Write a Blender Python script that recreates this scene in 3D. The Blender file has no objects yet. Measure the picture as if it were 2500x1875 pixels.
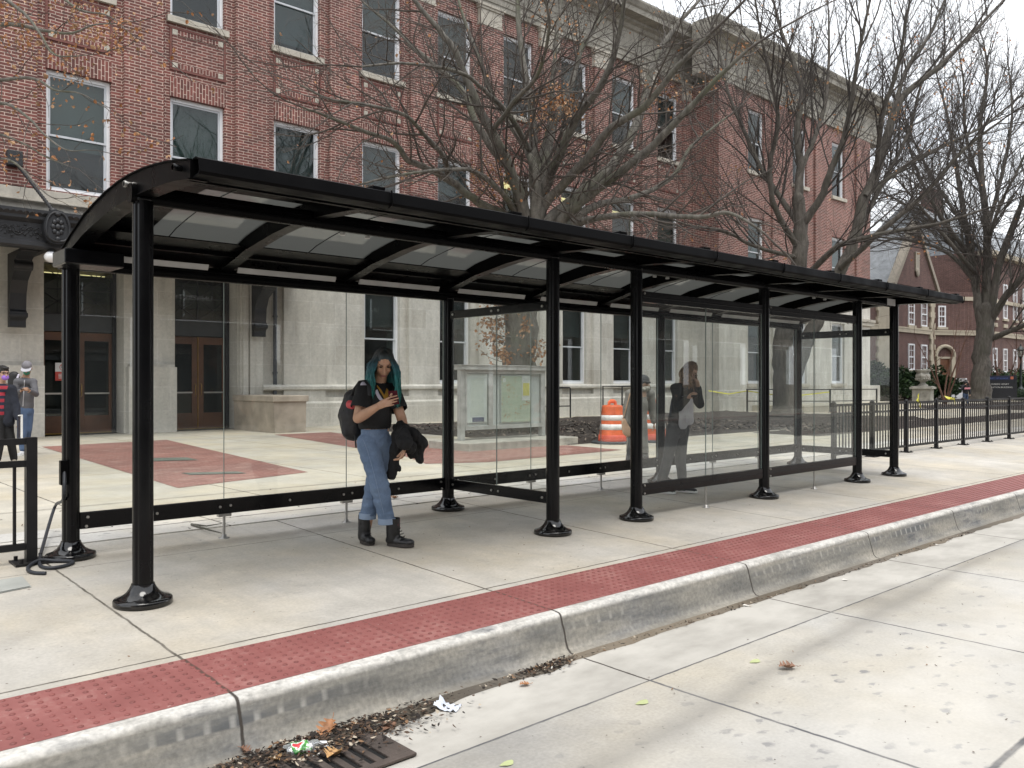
import bpy, bmesh, math, random
import numpy as np
from mathutils import Vector, Matrix, noise
SC = bpy.context.scene
COL = SC.collection
R = math.radians
# ---------------------------------------------------------------- camera model (used only to read distances off the photo)
F = 2069.3; YAW = R(47.53); Y0 = 934.1; EYE = 1.35
FX, FY = math.cos(YAW), math.sin(YAW); RX, RY = math.sin(YAW), -math.cos(YAW)
def P(px, py, d):
    """world point seen at photo pixel (px,py) at camera depth d"""
    a = (px - 1250) / F
    return Vector((d * (FX + a * RX), d * (FY + a * RY), EYE - (py - Y0) / F * d))
SLOPE = .0333
def walk_z(y):
    return SLOPE * (y - 5.344) if y < 7.45 else .07

# ---------------------------------------------------------------- scene tagging
def tag(o, label=None, cat=None, group=None, kind=None):
    if label: o['label'] = label
    if cat: o['category'] = cat
    if group: o['group'] = group
    if kind: o['kind'] = kind
    return o
def empty(name, loc=(0, 0, 0), rz=0, label=None, cat=None, group=None):
    o = bpy.data.objects.new(name, None); COL.objects.link(o)
    o.location = loc; o.rotation_euler = (0, 0, rz); o.empty_display_size = .2
    return tag(o, label, cat, group)
def kids(o):
    return [c for c in bpy.data.objects if c.parent == o]
def copy_tree(o, parent=None):
    c = o.copy(); COL.objects.link(c); c.parent = parent
    if parent is not None: c.matrix_parent_inverse = o.matrix_parent_inverse.copy()
    for ch in kids(o): copy_tree(ch, c)
    return c

# ---------------------------------------------------------------- mesh builder
class MB:
    def __init__(s): s.v = []; s.f = []; s.m = []; s.s = []
    def add(s, vs, fs, m=0, smooth=False):
        b = len(s.v); s.v += [tuple(p) for p in vs]
        for f in fs:
            s.f.append(tuple(b + i for i in f)); s.m.append(m); s.s.append(smooth)
        return s
    def box(s, x0, y0, z0, x1, y1, z1, m=0):
        v = [(x0,y0,z0),(x1,y0,z0),(x1,y1,z0),(x0,y1,z0),(x0,y0,z1),(x1,y0,z1),(x1,y1,z1),(x0,y1,z1)]
        return s.add(v, [(0,3,2,1),(4,5,6,7),(0,1,5,4),(1,2,6,5),(2,3,7,6),(3,0,4,7)], m)
    def obox(s, c, ax, ay, az, m=0):
        c = Vector(c); ax, ay, az = Vector(ax), Vector(ay), Vector(az)
        v = [c+sx*ax+sy*ay+sz*az for sz in (-1,1) for sx, sy in ((-1,-1),(1,-1),(1,1),(-1,1))]
        return s.add(v, [(0,3,2,1),(4,5,6,7),(0,1,5,4),(1,2,6,5),(2,3,7,6),(3,0,4,7)], m)
    def quad(s, a, b, c, d, m=0): return s.add([a,b,c,d], [(0,1,2,3)], m)
    def poly(s, pts, m=0): return s.add(pts, [tuple(range(len(pts)))], m)
    def prism(s, pts, axis, a, b, m=0, smooth=False):
        def mk(p, t):
            return (t,p[0],p[1]) if axis=='x' else (p[0],t,p[1]) if axis=='y' else (p[0],p[1],t)
        n = len(pts); v = [mk(p,a) for p in pts]+[mk(p,b) for p in pts]
        s.add(v, [(i,(i+1)%n,n+(i+1)%n,n+i) for i in range(n)], m, smooth)
        s.add(v, [tuple(range(n)), tuple(range(2*n-1,n-1,-1))], m)
        return s
    def tube(s, pts, rad, n=8, m=0, caps=True, smooth=True, flat=1.0):
        pts = [Vector(p) for p in pts]; k = len(pts)
        if not hasattr(rad,'__len__'): rad = [rad]*k
        t = (pts[1]-pts[0]).normalized()
        up = Vector((0,0,1)) if abs(t.z) < .9 else Vector((1,0,0))
        u = t.cross(up).normalized(); vs = []
        for i, p in enumerate(pts):
            if i == 0: t = pts[1]-pts[0]
            elif i == k-1: t = pts[-1]-pts[-2]
            else: t = pts[i+1]-pts[i-1]
            if t.length < 1e-9: t = Vector((0,0,1))
            t.normalize(); u = u - t*u.dot(t)
            if u.length < 1e-6: u = t.orthogonal()
            u.normalize(); w = t.cross(u)
            for j in range(n):
                a = 2*math.pi*j/n
                vs.append(p + rad[i]*(math.cos(a)*u + flat*math.sin(a)*w))
        fs = [(i*n+j, i*n+(j+1)%n, (i+1)*n+(j+1)%n, (i+1)*n+j) for i in range(k-1) for j in range(n)]
        s.add(vs, fs, m, smooth)
        if caps: s.add(vs, [tuple(range(n-1,-1,-1)), tuple(range((k-1)*n,k*n))], m)
        return s
    def lathe(s, prof, c=(0,0,0), n=24, m=0, smooth=True):
        k = len(prof); vs = [(c[0]+r*math.cos(2*math.pi*j/n), c[1]+r*math.sin(2*math.pi*j/n), c[2]+z) for r,z in prof for j in range(n)]
        fs = [(i*n+j, i*n+(j+1)%n, (i+1)*n+(j+1)%n, (i+1)*n+j) for i in range(k-1) for j in range(n)]
        s.add(vs, fs, m, smooth)
        s.add(vs, [tuple(range(n-1,-1,-1)), tuple(range((k-1)*n,k*n))], m)
        return s
    def ball(s, c, rx, ry=None, rz=None, n=12, k=8, m=0):
        ry = ry or rx; rz = rz or rx
        vs = [(c[0]+rx*math.sin(math.pi*i/k)*math.cos(2*math.pi*j/n), c[1]+ry*math.sin(math.pi*i/k)*math.sin(2*math.pi*j/n), c[2]-rz*math.cos(math.pi*i/k)) for i in range(k+1) for j in range(n)]
        fs = [(i*n+j, i*n+(j+1)%n, (i+1)*n+(j+1)%n, (i+1)*n+j) for i in range(k) for j in range(n)]
        return s.add(vs, fs, m, True)
    def build(s, name, mats, parent=None, bevel=0, loc=None):
        me = bpy.data.meshes.new(name)
        me.from_pydata(s.v, [], s.f)
        if not isinstance(mats, (list, tuple)): mats = [mats]
        for mt in mats: me.materials.append(mt)
        if len(mats) > 1: me.polygons.foreach_set('material_index', s.m)
        me.polygons.foreach_set('use_smooth', s.s)
        me.update()
        o = bpy.data.objects.new(name, me); COL.objects.link(o)
        if parent is not None: o.parent = parent
        if loc is not None: o.location = loc
        if bevel:
            bv = o.modifiers.new('bevel','BEVEL'); bv.width = bevel; bv.segments = 2; bv.limit_method = 'ANGLE'; bv.angle_limit = R(40)
            bv.harden_normals = False
        return o

# ---------------------------------------------------------------- materials
def new_mat(name):
    m = bpy.data.materials.new(name); m.use_nodes = True
    nt = m.node_tree; nt.nodes.clear()
    out = nt.nodes.new('ShaderNodeOutputMaterial')
    return m, nt, out
def N(nt, typ, **kw):
    n = nt.nodes.new('ShaderNode'+typ)
    for k, v in kw.items():
        if k.startswith('i_'):
            key = k[2:]; key = int(key) if key.isdigit() else key.replace('_',' ')
            n.inputs[key].default_value = v
        else: setattr(n, k, v)
    return n
def L(nt, a, b): nt.links.new(a, b)
def math_n(nt, op, a, b=None, c=None, clamp=False):
    n = nt.nodes.new('ShaderNodeMath'); n.operation = op; n.use_clamp = clamp
    for i, x in enumerate((a,b,c)):
        if x is None: continue
        if isinstance(x, (int,float)): n.inputs[i].default_value = x
        else: L(nt, x, n.inputs[i])
    return n.outputs[0]
def mixc(nt, fac, a, b, mode='MIX'):
    n = nt.nodes.new('ShaderNodeMix'); n.data_type = 'RGBA'; n.blend_type = mode
    for i, x in ((0,fac),(6,a),(7,b)):
        if isinstance(x, (int,float)): n.inputs[i].default_value = x
        elif isinstance(x, tuple): n.inputs[i].default_value = (*x[:3],1)
        else: L(nt, x, n.inputs[i])
    return n.outputs[2]
def pos(nt): return nt.nodes.new('ShaderNodeNewGeometry').outputs['Position']
def objc(nt): return nt.nodes.new('ShaderNodeTexCoord').outputs['Object']
def noise_n(nt, vec, scale, detail=4, rough=.55, out=0, dist=0):
    n = N(nt,'TexNoise'); n.inputs['Scale'].default_value = scale; n.inputs['Detail'].default_value = detail
    n.inputs['Roughness'].default_value = rough; n.inputs['Distortion'].default_value = dist
    if vec is not None: L(nt, vec, n.inputs['Vector'])
    return n.outputs[out]
def ramp(nt, fac, stops):
    n = nt.nodes.new('ShaderNodeValToRGB'); L(nt, fac, n.inputs[0])
    e = n.color_ramp.elements
    while len(e) < len(stops): e.new(.5)
    for el, (p, c) in zip(e, stops):
        el.position = p
        if isinstance(c, (int,float)): c = (c,c,c)
        el.color = (*c[:3],1)
    return n.outputs[0]
def mapr(nt, x, a, b, c=0., d=1.):
    n = nt.nodes.new('ShaderNodeMapRange'); n.clamp = True
    L(nt, x, n.inputs[0])
    for i, v in enumerate((a,b,c,d)): n.inputs[i+1].default_value = v
    return n.outputs[0]
def sepxyz(nt, v):
    n = nt.nodes.new('ShaderNodeSeparateXYZ'); L(nt, v, n.inputs[0]); return n.outputs
def comb(nt, x, y, z=0.):
    n = nt.nodes.new('ShaderNodeCombineXYZ')
    for i, a in enumerate((x,y,z)):
        if isinstance(a,(int,float)): n.inputs[i].default_value = a
        else: L(nt, a, n.inputs[i])
    return n.outputs[0]
def finish(nt, out, col, rough=.6, bump=None, bstr=.3, bdist=.01, metal=0., spec=.5, extra=None):
    b = N(nt,'BsdfPrincipled')
    for key, x in (('Base Color',col),('Roughness',rough),('Metallic',metal),('Specular IOR Level',spec)):
        if isinstance(x, tuple): b.inputs[key].default_value = (*x[:3],1)
        elif isinstance(x, (int,float)): b.inputs[key].default_value = x
        else: L(nt, x, b.inputs[key])
    if bump is not None:
        bn = N(nt,'Bump'); bn.inputs['Strength'].default_value = bstr; bn.inputs['Distance'].default_value = bdist
        L(nt, bump, bn.inputs['Height']); L(nt, bn.outputs[0], b.inputs['Normal'])
    if extra:
        for k, v in extra.items(): b.inputs[k].default_value = v
    L(nt, b.outputs[0], out.inputs[0]); return b
def mat(name, col, rough=.6, var=.12, scale=6., bump=0., bscale=40., metal=0., spec=.5, space='pos', tint=None, **extra):
    m, nt, out = new_mat(name)
    v = pos(nt) if space == 'pos' else objc(nt)
    n1 = noise_n(nt, v, scale, 5)
    lo = tuple(c*(1-var) for c in col); hi = tuple(min(1,c*(1+var)) for c in (tint or col))
    c = ramp(nt, n1, [(.3,lo),(.7,hi)])
    bp = noise_n(nt, v, bscale, 4) if bump else None
    finish(nt, out, c, rough, bp, bump, .01, metal, spec, {k.replace('_',' '):x for k,x in extra.items()} or None)
    return m
def glass_mat(name, tint=(.95,.97,.96), f0=.045, film=0.):
    m, nt, out = new_mat(name)
    lw = N(nt,'LayerWeight'); lw.inputs['Blend'].default_value = .5
    p5 = math_n(nt,'POWER', lw.outputs['Facing'], 5)
    fac = math_n(nt,'ADD', math_n(nt,'MULTIPLY', p5, 1-f0), f0, clamp=True)
    tr = N(nt,'BsdfTransparent'); tr.inputs[0].default_value = (*tint,1)
    gl = N(nt,'BsdfGlossy'); gl.inputs['Roughness'].default_value = .0
    mx = N(nt,'MixShader'); L(nt, fac, mx.inputs[0]); L(nt, tr.outputs[0], mx.inputs[1]); L(nt, gl.outputs[0], mx.inputs[2])
    res = mx.outputs[0]
    if film:
        df = N(nt,'BsdfDiffuse'); df.inputs[0].default_value = (.6,.62,.6,1)
        n1 = noise_n(nt, pos(nt), 2.2, 5)
        ff = mapr(nt, n1, .35, .75, film*.3, film)
        m2 = N(nt,'MixShader'); L(nt, ff, m2.inputs[0]); L(nt, res, m2.inputs[1]); L(nt, df.outputs[0], m2.inputs[2]); res = m2.outputs[0]
    L(nt, res, out.inputs[0]); return m
def emit_mat(name, col, s):
    m, nt, out = new_mat(name)
    e = N(nt,'Emission'); e.inputs[0].default_value = (*col,1); e.inputs[1].default_value = s
    L(nt, e.outputs[0], out.inputs[0]); return m
def brick_mat(name, vert=False, swap=False, bw=.275, bh=.0765, mort=.0092, c1=(.195,.068,.057), c2=(.098,.040,.035), cm=(.52,.415,.36), world=True):
    m, nt, out = new_mat(name)
    p = pos(nt); s = sepxyz(nt, p)
    h = math_n(nt,'ADD', s[0], s[1])
    vec = comb(nt, s[2], h) if swap else comb(nt, h, s[2])
    b = N(nt,'TexBrick'); L(nt, vec, b.inputs['Vector'])
    b.inputs['Scale'].default_value = 1; b.inputs['Brick Width'].default_value = bw; b.inputs['Row Height'].default_value = bh
    b.inputs['Mortar Size'].default_value = mort; b.inputs['Mortar Smooth'].default_value = .25; b.inputs['Bias'].default_value = -.1
    b.inputs['Color1'].default_value = (*c1,1); b.inputs['Color2'].default_value = (*c2,1); b.inputs['Mortar'].default_value = (*cm,1)
    n1 = noise_n(nt, comb(nt, math_n(nt,'MULTIPLY',h,1.3), math_n(nt,'MULTIPLY',s[2],.45)), .8, 6, .65); n2 = noise_n(nt, p, 9, 3)
    c = mixc(nt, 1., b.outputs[0], ramp(nt, n1, [(.3,(.70,.70,.71)),(.7,(1.14,1.12,1.1))]), 'MULTIPLY')
    c = mixc(nt, 1., c, ramp(nt, n2, [(.3,(.82,.82,.82)),(.7,(1.15,1.12,1.1))]), 'MULTIPLY')
    bp = math_n(nt,'SUBTRACT', 1., b.outputs[1])
    finish(nt, out, c, .85, bp, .5, .008); return m
def stone_mat(name, bw=1.05, bh=.62, mort=.006, c1=(.60,.585,.545), c2=(.53,.51,.465), cm=(.70,.69,.66), stain=.5, off=0.):
    m, nt, out = new_mat(name)
    p = pos(nt); s = sepxyz(nt, p)
    h = math_n(nt,'ADD', s[0], s[1])
    vec = comb(nt, h, math_n(nt,'ADD', s[2], off))
    b = N(nt,'TexBrick'); L(nt, vec, b.inputs['Vector'])
    b.inputs['Scale'].default_value = 1; b.inputs['Brick Width'].default_value = bw; b.inputs['Row Height'].default_value = bh
    b.inputs['Mortar Size'].default_value = mort; b.inputs['Mortar Smooth'].default_value = .3
    b.inputs['Color1'].default_value = (*c1,1); b.inputs['Color2'].default_value = (*c2,1); b.inputs['Mortar'].default_value = (*cm,1)
    st = noise_n(nt, comb(nt, math_n(nt,'MULTIPLY',h,1.6), math_n(nt,'MULTIPLY',s[2],.35)), 1.3, 6, .6)
    n2 = noise_n(nt, p, 14, 4)
    c = mixc(nt, 1., b.outputs[0], ramp(nt, st, [(.32,(1-stain*.45,1-stain*.47,1-stain*.5)),(.62,(1.06,1.06,1.05))]), 'MULTIPLY')
    c = mixc(nt, 1., c, ramp(nt, n2, [(.3,(.9,.9,.9)),(.7,(1.08,1.07,1.06))]), 'MULTIPLY')
    bp = math_n(nt,'ADD', math_n(nt,'MULTIPLY', b.outputs[1], -1.), math_n(nt,'MULTIPLY', n2, .25))
    finish(nt, out, c, .85, bp, .35, .006); return m
def black_paint(name, base=(.0022,.0023,.0028), rough=.20, spec=.22):
    m, nt, out = new_mat(name)
    v = pos(nt)
    n1 = noise_n(nt, v, 5, 5); n2 = noise_n(nt, v, 60, 3)
    c = ramp(nt, n1, [(.3,base),(.75,tuple(x*1.7 for x in base))])
    zz = sepxyz(nt, v)[2]; du = math_n(nt,'MULTIPLY', mapr(nt, zz, .15, .0), mapr(nt, noise_n(nt, v, 22, 5, .7), .42, .7))
    c = mixc(nt, math_n(nt,'MULTIPLY', du, .12), c, (.20,.18,.15))
    r = mapr(nt, n1, .3, .8, rough*.8, rough*1.6)
    finish(nt, out, c, r, n2, .03, .002, 0., spec); return m
# ================================================================ GROUND
def joint_mask(nt, coord, start, period, width, wob=None):
    x = math_n(nt,'SUBTRACT', coord, start)
    if wob is not None: x = math_n(nt,'ADD', x, wob)
    f = math_n(nt,'FRACT', math_n(nt,'ADD', math_n(nt,'DIVIDE', x, period), .5))
    d = math_n(nt,'MULTIPLY', math_n(nt,'ABSOLUTE', math_n(nt,'SUBTRACT', f, .5)), period)
    return mapr(nt, d, width*.5, width*1.1, 1., 0.)
def line_mask(nt, coord, at, width, wob=None):
    x = math_n(nt,'SUBTRACT', coord, at)
    if wob is not None: x = math_n(nt,'ADD', x, wob)
    return mapr(nt, math_n(nt,'ABSOLUTE', x), width*.5, width*1.1, 1., 0.)
def concrete(name, base, joints=(), blotch=.22, warm=(1.05,1.0,.9), spots=0., streak=0., track=None, jcol=(.09,.08,.065)):
    """joints: ('x'|'y', start, period|None, width)"""
    m, nt, out = new_mat(name)
    p = pos(nt); s = sepxyz(nt, p)
    big = noise_n(nt, p, .45, 5, .6); mid = noise_n(nt, p, 2.6, 6, .65); fine = noise_n(nt, p, 55, 3); warmn = noise_n(nt, p, .8, 4)
    c = ramp(nt, big, [(.3,tuple(b*(1-blotch) for b in base)),(.68,tuple(b*(1+blotch*.35) for b in base))])
    c = mixc(nt, 1., c, ramp(nt, mid, [(.3,(.86,.86,.86)),(.7,(1.08,1.08,1.08))]), 'MULTIPLY')
    c = mixc(nt, mapr(nt, warmn, .4, .65), c, mixc(nt, 1., c, warm, 'MULTIPLY'))
    c = mixc(nt, 1., c, ramp(nt, fine, [(.25,(.86,.86,.86)),(.75,(1.07,1.07,1.07))]), 'MULTIPLY')
    if streak:
        sv = noise_n(nt, comb(nt, math_n(nt,'MULTIPLY',s[0],9.), math_n(nt,'MULTIPLY',s[1],.7)), 1., 5, .6)
        c = mixc(nt, mapr(nt, sv, .5, .72, 0., streak), c, (base[0]*.72, base[1]*.72, base[2]*.72))
    if spots:
        vo = N(nt,'TexVoronoi'); vo.inputs['Scale'].default_value = 13.; vo.inputs['Randomness'].default_value = 1.
        dn = math_n(nt,'MULTIPLY', math_n(nt,'SUBTRACT', noise_n(nt, p, 24, 3), .5), .07)
        L(nt, comb(nt, math_n(nt,'ADD', math_n(nt,'MULTIPLY',s[0],.6), dn), math_n(nt,'SUBTRACT', s[1], dn)), vo.inputs['Vector'])
        vs_ = sepxyz(nt, vo.outputs['Color'])
        rad = mapr(nt, vs_[0], 0., 1., .03, .34)
        sm = math_n(nt,'MULTIPLY', mapr(nt, math_n(nt,'SUBTRACT', vo.outputs['Distance'], rad), -.06, .08, 1., 0.), mapr(nt, vs_[1], .25, .45))
        area = mapr(nt, noise_n(nt, p, .7, 3), .30, .50)
        sm = math_n(nt,'MULTIPLY', sm, math_n(nt,'MULTIPLY', area, mapr(nt, noise_n(nt, p, 12, 3), .25, .5)))
        if isinstance(spots, tuple): sm = math_n(nt,'MULTIPLY', sm, mapr(nt, s[1], spots[1], spots[1]-.5))
        c = mixc(nt, math_n(nt,'MULTIPLY', sm, spots[0] if isinstance(spots,tuple) else spots), c, (.13,.13,.135))
    if track:
        wob = math_n(nt,'MULTIPLY', math_n(nt,'SUBTRACT', noise_n(nt, p, 1.2, 4), .5), .16)
        for at, w, st in track:
            tm = mapr(nt, math_n(nt,'ABSOLUTE', math_n(nt,'ADD', math_n(nt,'SUBTRACT', math_n(nt,'SUBTRACT', s[1], math_n(nt,'MULTIPLY', s[0], .08)), at), wob)), 0., w, st, 0.)
            c = mixc(nt, tm, c, (base[0]*.5, base[1]*.49, base[2]*.47))
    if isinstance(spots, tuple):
        lit_lane = math_n(nt,'MULTIPLY', mapr(nt, math_n(nt,'SUBTRACT', s[1], math_n(nt,'MULTIPLY', s[0], .08)), 2.25, 1.55), mapr(nt, noise_n(nt, p, 1.7, 5), .3, .6, .35, 1.))  # overexposed brightness of the near lane, mixed into the base colour
        c = mixc(nt, math_n(nt,'MULTIPLY', lit_lane, .45), c, (.62,.60,.56))
    # fine dark crumbs
    crumb = noise_n(nt, p, 26, 2); c = mixc(nt, mapr(nt, crumb, .72, .76, 0., .6), c, (.1,.09,.075))
    wob = math_n(nt,'MULTIPLY', math_n(nt,'SUBTRACT', noise_n(nt, p, 9, 4), .5), .022)
    jm = None
    for ax, st, per, w in joints:
        co = s[0] if ax == 'x' else s[1]
        k = joint_mask(nt, co, st, per, w, wob) if per else line_mask(nt, co, st, w, wob)
        jm = k if jm is None else math_n(nt,'MAXIMUM', jm, k)
    hgt = math_n(nt,'MULTIPLY', fine, .18)
    if jm is not None:
        c = mixc(nt, math_n(nt,'MULTIPLY', jm, mapr(nt, noise_n(nt, p, 5, 3), .25, .6, .55, 1.)), c, jcol)
        hgt = math_n(nt,'SUBTRACT', hgt, jm)
    finish(nt, out, c, .8, hgt, .5, .008, spec=.3); return m

U0, U1 = -60., 170.
M_side = concrete('sidewalk_concrete', (.50,.475,.43), [('x',1.65,2.06,.009),('y',4.32,None,.009),('y',6.52,None,.005)], streak=.38, blotch=.24, spots=.14)
M_plaza = concrete('plaza_concrete', (.50,.47,.40), [('x',.6,1.9,.012),('y',8.02,None,.02),('y',9.45,None,.014),('y',12.6,3.1,.012)], blotch=.22, streak=.3)
M_band = concrete('edge_concrete', (.60,.585,.55), [('x',1.2,2.06,.01),('y',7.72,None,.018)], blotch=.22, spots=.5)
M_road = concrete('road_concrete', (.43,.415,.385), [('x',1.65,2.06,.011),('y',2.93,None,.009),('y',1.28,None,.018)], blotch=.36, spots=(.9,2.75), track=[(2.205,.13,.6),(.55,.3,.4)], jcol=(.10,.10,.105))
M_asph = mat('asphalt', (.055,.055,.057), .85, .3, 1.4, .3, 120)

def sheet(name, x0, y0, z0, x1, y1, z1, m, nx=1):
    mb = MB(); mb.quad((x0,y0,z0),(x1,y0,z0),(x1,y1,z1),(x0,y1,z1)); o = mb.build(name, m); o['kind'] = 'structure'; return o
sheet('ground', -500, -400, -.40, 900, 700, -.40, mat('soil',(.09,.075,.05),.9,.3,.5))
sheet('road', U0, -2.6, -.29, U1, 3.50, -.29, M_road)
sheet('asphalt_lane', U0, -9.0, -.29, U1, -2.6, -.29, M_asph)
sheet('opposite_pavement', U0, -14., -.13, U1, -9.25, -.11, M_side)
sheet('pavement', U0, 3.68, walk_z(3.68), U1, 7.30, walk_z(7.30), M_side)
sheet('pavement_edge', U0, 7.30, .075, U1, 8.15, .075, M_band)
sheet('plaza', U0, 8.15, .07, U1, 46., .07, M_plaza)
mb = MB(); mb.quad((U0,7.30,walk_z(7.3)),(U1,7.30,walk_z(7.3)),(U1,7.30,.075),(U0,7.30,.075)); o = mb.build('pavement_step', M_band); o['kind']='structure'

# kerb with a rounded nose, stained by tyres
def kerb_mat():
    m, nt, out = new_mat('kerb_concrete')
    p = pos(nt); s = sepxyz(nt, p)
    lng = comb(nt, math_n(nt,'MULTIPLY',s[0],.55), s[1], math_n(nt,'MULTIPLY',s[2],3.2))
    n1 = noise_n(nt, lng, 2.2, 6, .62); n2 = noise_n(nt, p, 40, 4); n3 = noise_n(nt, p, 1.1, 4); n4 = noise_n(nt, lng, 7, 5, .6)
    c = ramp(nt, n1, [(.3,(.125,.125,.12)),(.5,(.235,.227,.203)),(.68,(.34,.318,.272))])
    c = mixc(nt, mapr(nt, n3, .5, .7, 0., .35), c, (.24,.25,.27))
    # scraped pale nose
    nose = math_n(nt,'MULTIPLY', mapr(nt, s[2], -.092, -.070), mapr(nt, n4, .35, .55, .45, 1.))
    c = mixc(nt, nose, c, (.60,.585,.55))
    # grey-blue soot patches
    soot = math_n(nt,'MULTIPLY', mapr(nt, n4, .5, .68), mapr(nt, n3, .45, .6))
    c = mixc(nt, math_n(nt,'MULTIPLY', soot, .8), c, (.085,.09,.10))
    c = mixc(nt, 1., c, ramp(nt, n2, [(.3,(.74,.74,.74)),(.7,(1.14,1.13,1.12))]), 'MULTIPLY')
    c = mixc(nt, mapr(nt, noise_n(nt, p, 17, 6, .7), .56, .7, 0., .45), c, (.14,.13,.11))
    # rubber print of tyre side walls : a row of blocks
    fx = math_n(nt,'FRACT', math_n(nt,'DIVIDE', s[0], .115))
    blk = math_n(nt,'MULTIPLY', mapr(nt, fx, .08, .22), mapr(nt, fx, .98, .86))
    wv = math_n(nt,'MULTIPLY', math_n(nt,'SUBTRACT', noise_n(nt, comb(nt,s[0],0.,0.), .9, 2), .5), .05)
    zz = math_n(nt,'ADD', s[2], wv)
    zm = math_n(nt,'MULTIPLY', mapr(nt, zz, -.165, -.157), mapr(nt, zz, -.108, -.116))
    on = math_n(nt,'MULTIPLY', mapr(nt, noise_n(nt, comb(nt,s[0],3.,0.), .8, 2), .42, .6), mapr(nt, noise_n(nt, lng, 3.3, 4), .38, .56))
    pr_ = math_n(nt,'MULTIPLY', math_n(nt,'MULTIPLY', blk, zm), math_n(nt,'MULTIPLY', on, mapr(nt, n2, .3, .5, .5, 1.)))
    c = mixc(nt, math_n(nt,'MULTIPLY', pr_, .78), c, (.10,.105,.11))
    gap = math_n(nt,'MULTIPLY', math_n(nt,'MULTIPLY', math_n(nt,'SUBTRACT',1.,blk), zm), on)
    c = mixc(nt, math_n(nt,'MULTIPLY', gap, .42), c, (.50,.49,.465))
    # damp brown foot
    c = mixc(nt, mapr(nt, math_n(nt,'ADD', s[2], math_n(nt,'MULTIPLY', n1, .05)), -.235, -.262, 0., .5), c, (.19,.165,.125))
    c = mixc(nt, mapr(nt, s[1], 3.50, 3.40), c, ramp(nt, n1, [(.28,(.29,.275,.245)),(.6,(.47,.45,.41))]))
    wob = math_n(nt,'MULTIPLY', math_n(nt,'SUBTRACT', noise_n(nt, p, 9, 4), .5), .02)
    jm = joint_mask(nt, s[0], 1.65, 2.06, .009, wob)
    c = mixc(nt, jm, c, (.05,.042,.035))
    h = math_n(nt,'SUBTRACT', math_n(nt,'ADD', math_n(nt,'MULTIPLY', n2,.2), math_n(nt,'MULTIPLY', n4,.35)), jm)
    finish(nt, out, c, .82, h, .55, .012); return m
M_kerb = kerb_mat()
prof = [(3.715,-.052),(3.66,-.053),(3.634,-.055),(3.621,-.0595),(3.612,-.069),(3.604,-.088),(3.590,-.14),(3.568,-.22),(3.553,-.258),(3.53,-.278),(3.49,-.284),(3.20,-.2870),(2.935,-.2895)]
mb = MB()
us = np.arange(-8, 60, .16).tolist() + [170.]
us = [U0] + us
vs = []; random.seed(3)
for u in us:
    for k, (y, z) in enumerate(prof):
        j = noise.noise(Vector((u*1.9, k*.7, 0)))*.006 if 1 < k < 8 else 0
        vs.append((u, y + j, z + j*.5))
n = len(prof)
mb.add(vs, [(i*n+j, (i+1)*n+j, (i+1)*n+j+1, i*n+j+1) for i in range(len(us)-1) for j in range(n-1)], 0, True)
o = mb.build('kerb', M_kerb); o['kind'] = 'structure'
mb = MB(); mb.prism([(-9.25,-.13),(-9.0,-.13),(-8.98,-.29),(-9.25,-.29)], 'x', U0, U1); o = mb.build('opposite_kerb', M_kerb); o['kind']='structure'

# red tactile paving strip with real domes
def tact_mat():
    m, nt, out = new_mat('tactile_red')
    p = pos(nt); s = sepxyz(nt, p)
    n1 = noise_n(nt, p, 2.5, 6, .65); n2 = noise_n(nt, p, 22, 5, .65)
    c = ramp(nt, n1, [(.3,(.205,.066,.060)),(.65,(.275,.102,.092))])
    c = mixc(nt, mapr(nt, math_n(nt,'MULTIPLY', n1, n2), .27, .40, 0., .34), c, (.40,.25,.22))
    c = mixc(nt, mapr(nt, noise_n(nt, p, 30, 2), .73, .78, 0., .7), c, (.6,.55,.5))
    wob = math_n(nt,'MULTIPLY', math_n(nt,'SUBTRACT', noise_n(nt, p, 9, 4), .5), .018)
    jm = math_n(nt,'MAXIMUM', joint_mask(nt, s[0], 1.65, 2.06, .010, wob), math_n(nt,'MULTIPLY', joint_mask(nt, s[0], 2.68, 2.06, .004, wob), .6))
    c = mixc(nt, jm, c, (.09,.05,.04))
    finish(nt, out, c, .62, n2, .25, .004); return m
M_tact = tact_mat()
M_dome = mat('tactile_dome',(.205,.062,.055),.6,.25,7)
mb = MB()
def tz(y): return walk_z(y) + .004
mb.quad((U0,3.69,tz(3.69)),(U1,3.69,tz(3.69)),(U1,4.235,tz(4.235)),(U0,4.235,tz(4.235)))
rows = 9; pit = .0605
vs = []; fs = []; idx = 0
prof_d = [(.0135,0.),(.0122,.0032),(.0092,.0052),(.004,.0056)]
for i in range(int((17.0+.6)/pit)):
    u = -.6 + i*pit
    nn = 8 if u < 6 else 5
    for r in range(rows):
        y = 3.728 + r*pit; z0 = tz(y)
        for (rr, h) in prof_d:
            for j in range(nn):
                a = 2*math.pi*j/nn; vs.append((u+rr*math.cos(a), y+rr*math.sin(a), z0+h))
        for k in range(3):
            for j in range(nn):
                fs.append((idx+k*nn+j, idx+k*nn+(j+1)%nn, idx+(k+1)*nn+(j+1)%nn, idx+(k+1)*nn+j))
        fs.append(tuple(idx+3*nn+j for j in range(nn))); idx += 4*nn
mb.add(vs, fs, 1, True)
o = mb.build('tactile_strip', [M_tact, M_dome]); o['kind'] = 'structure'
mb = MB(); mb.quad((U0,-9.8,-.107),(U1,-9.8,-.107),(U1,-9.3,-.108),(U0,-9.3,-.108)); o = mb.build('opposite_tactile_strip', M_tact); o['kind']='structure'

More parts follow.
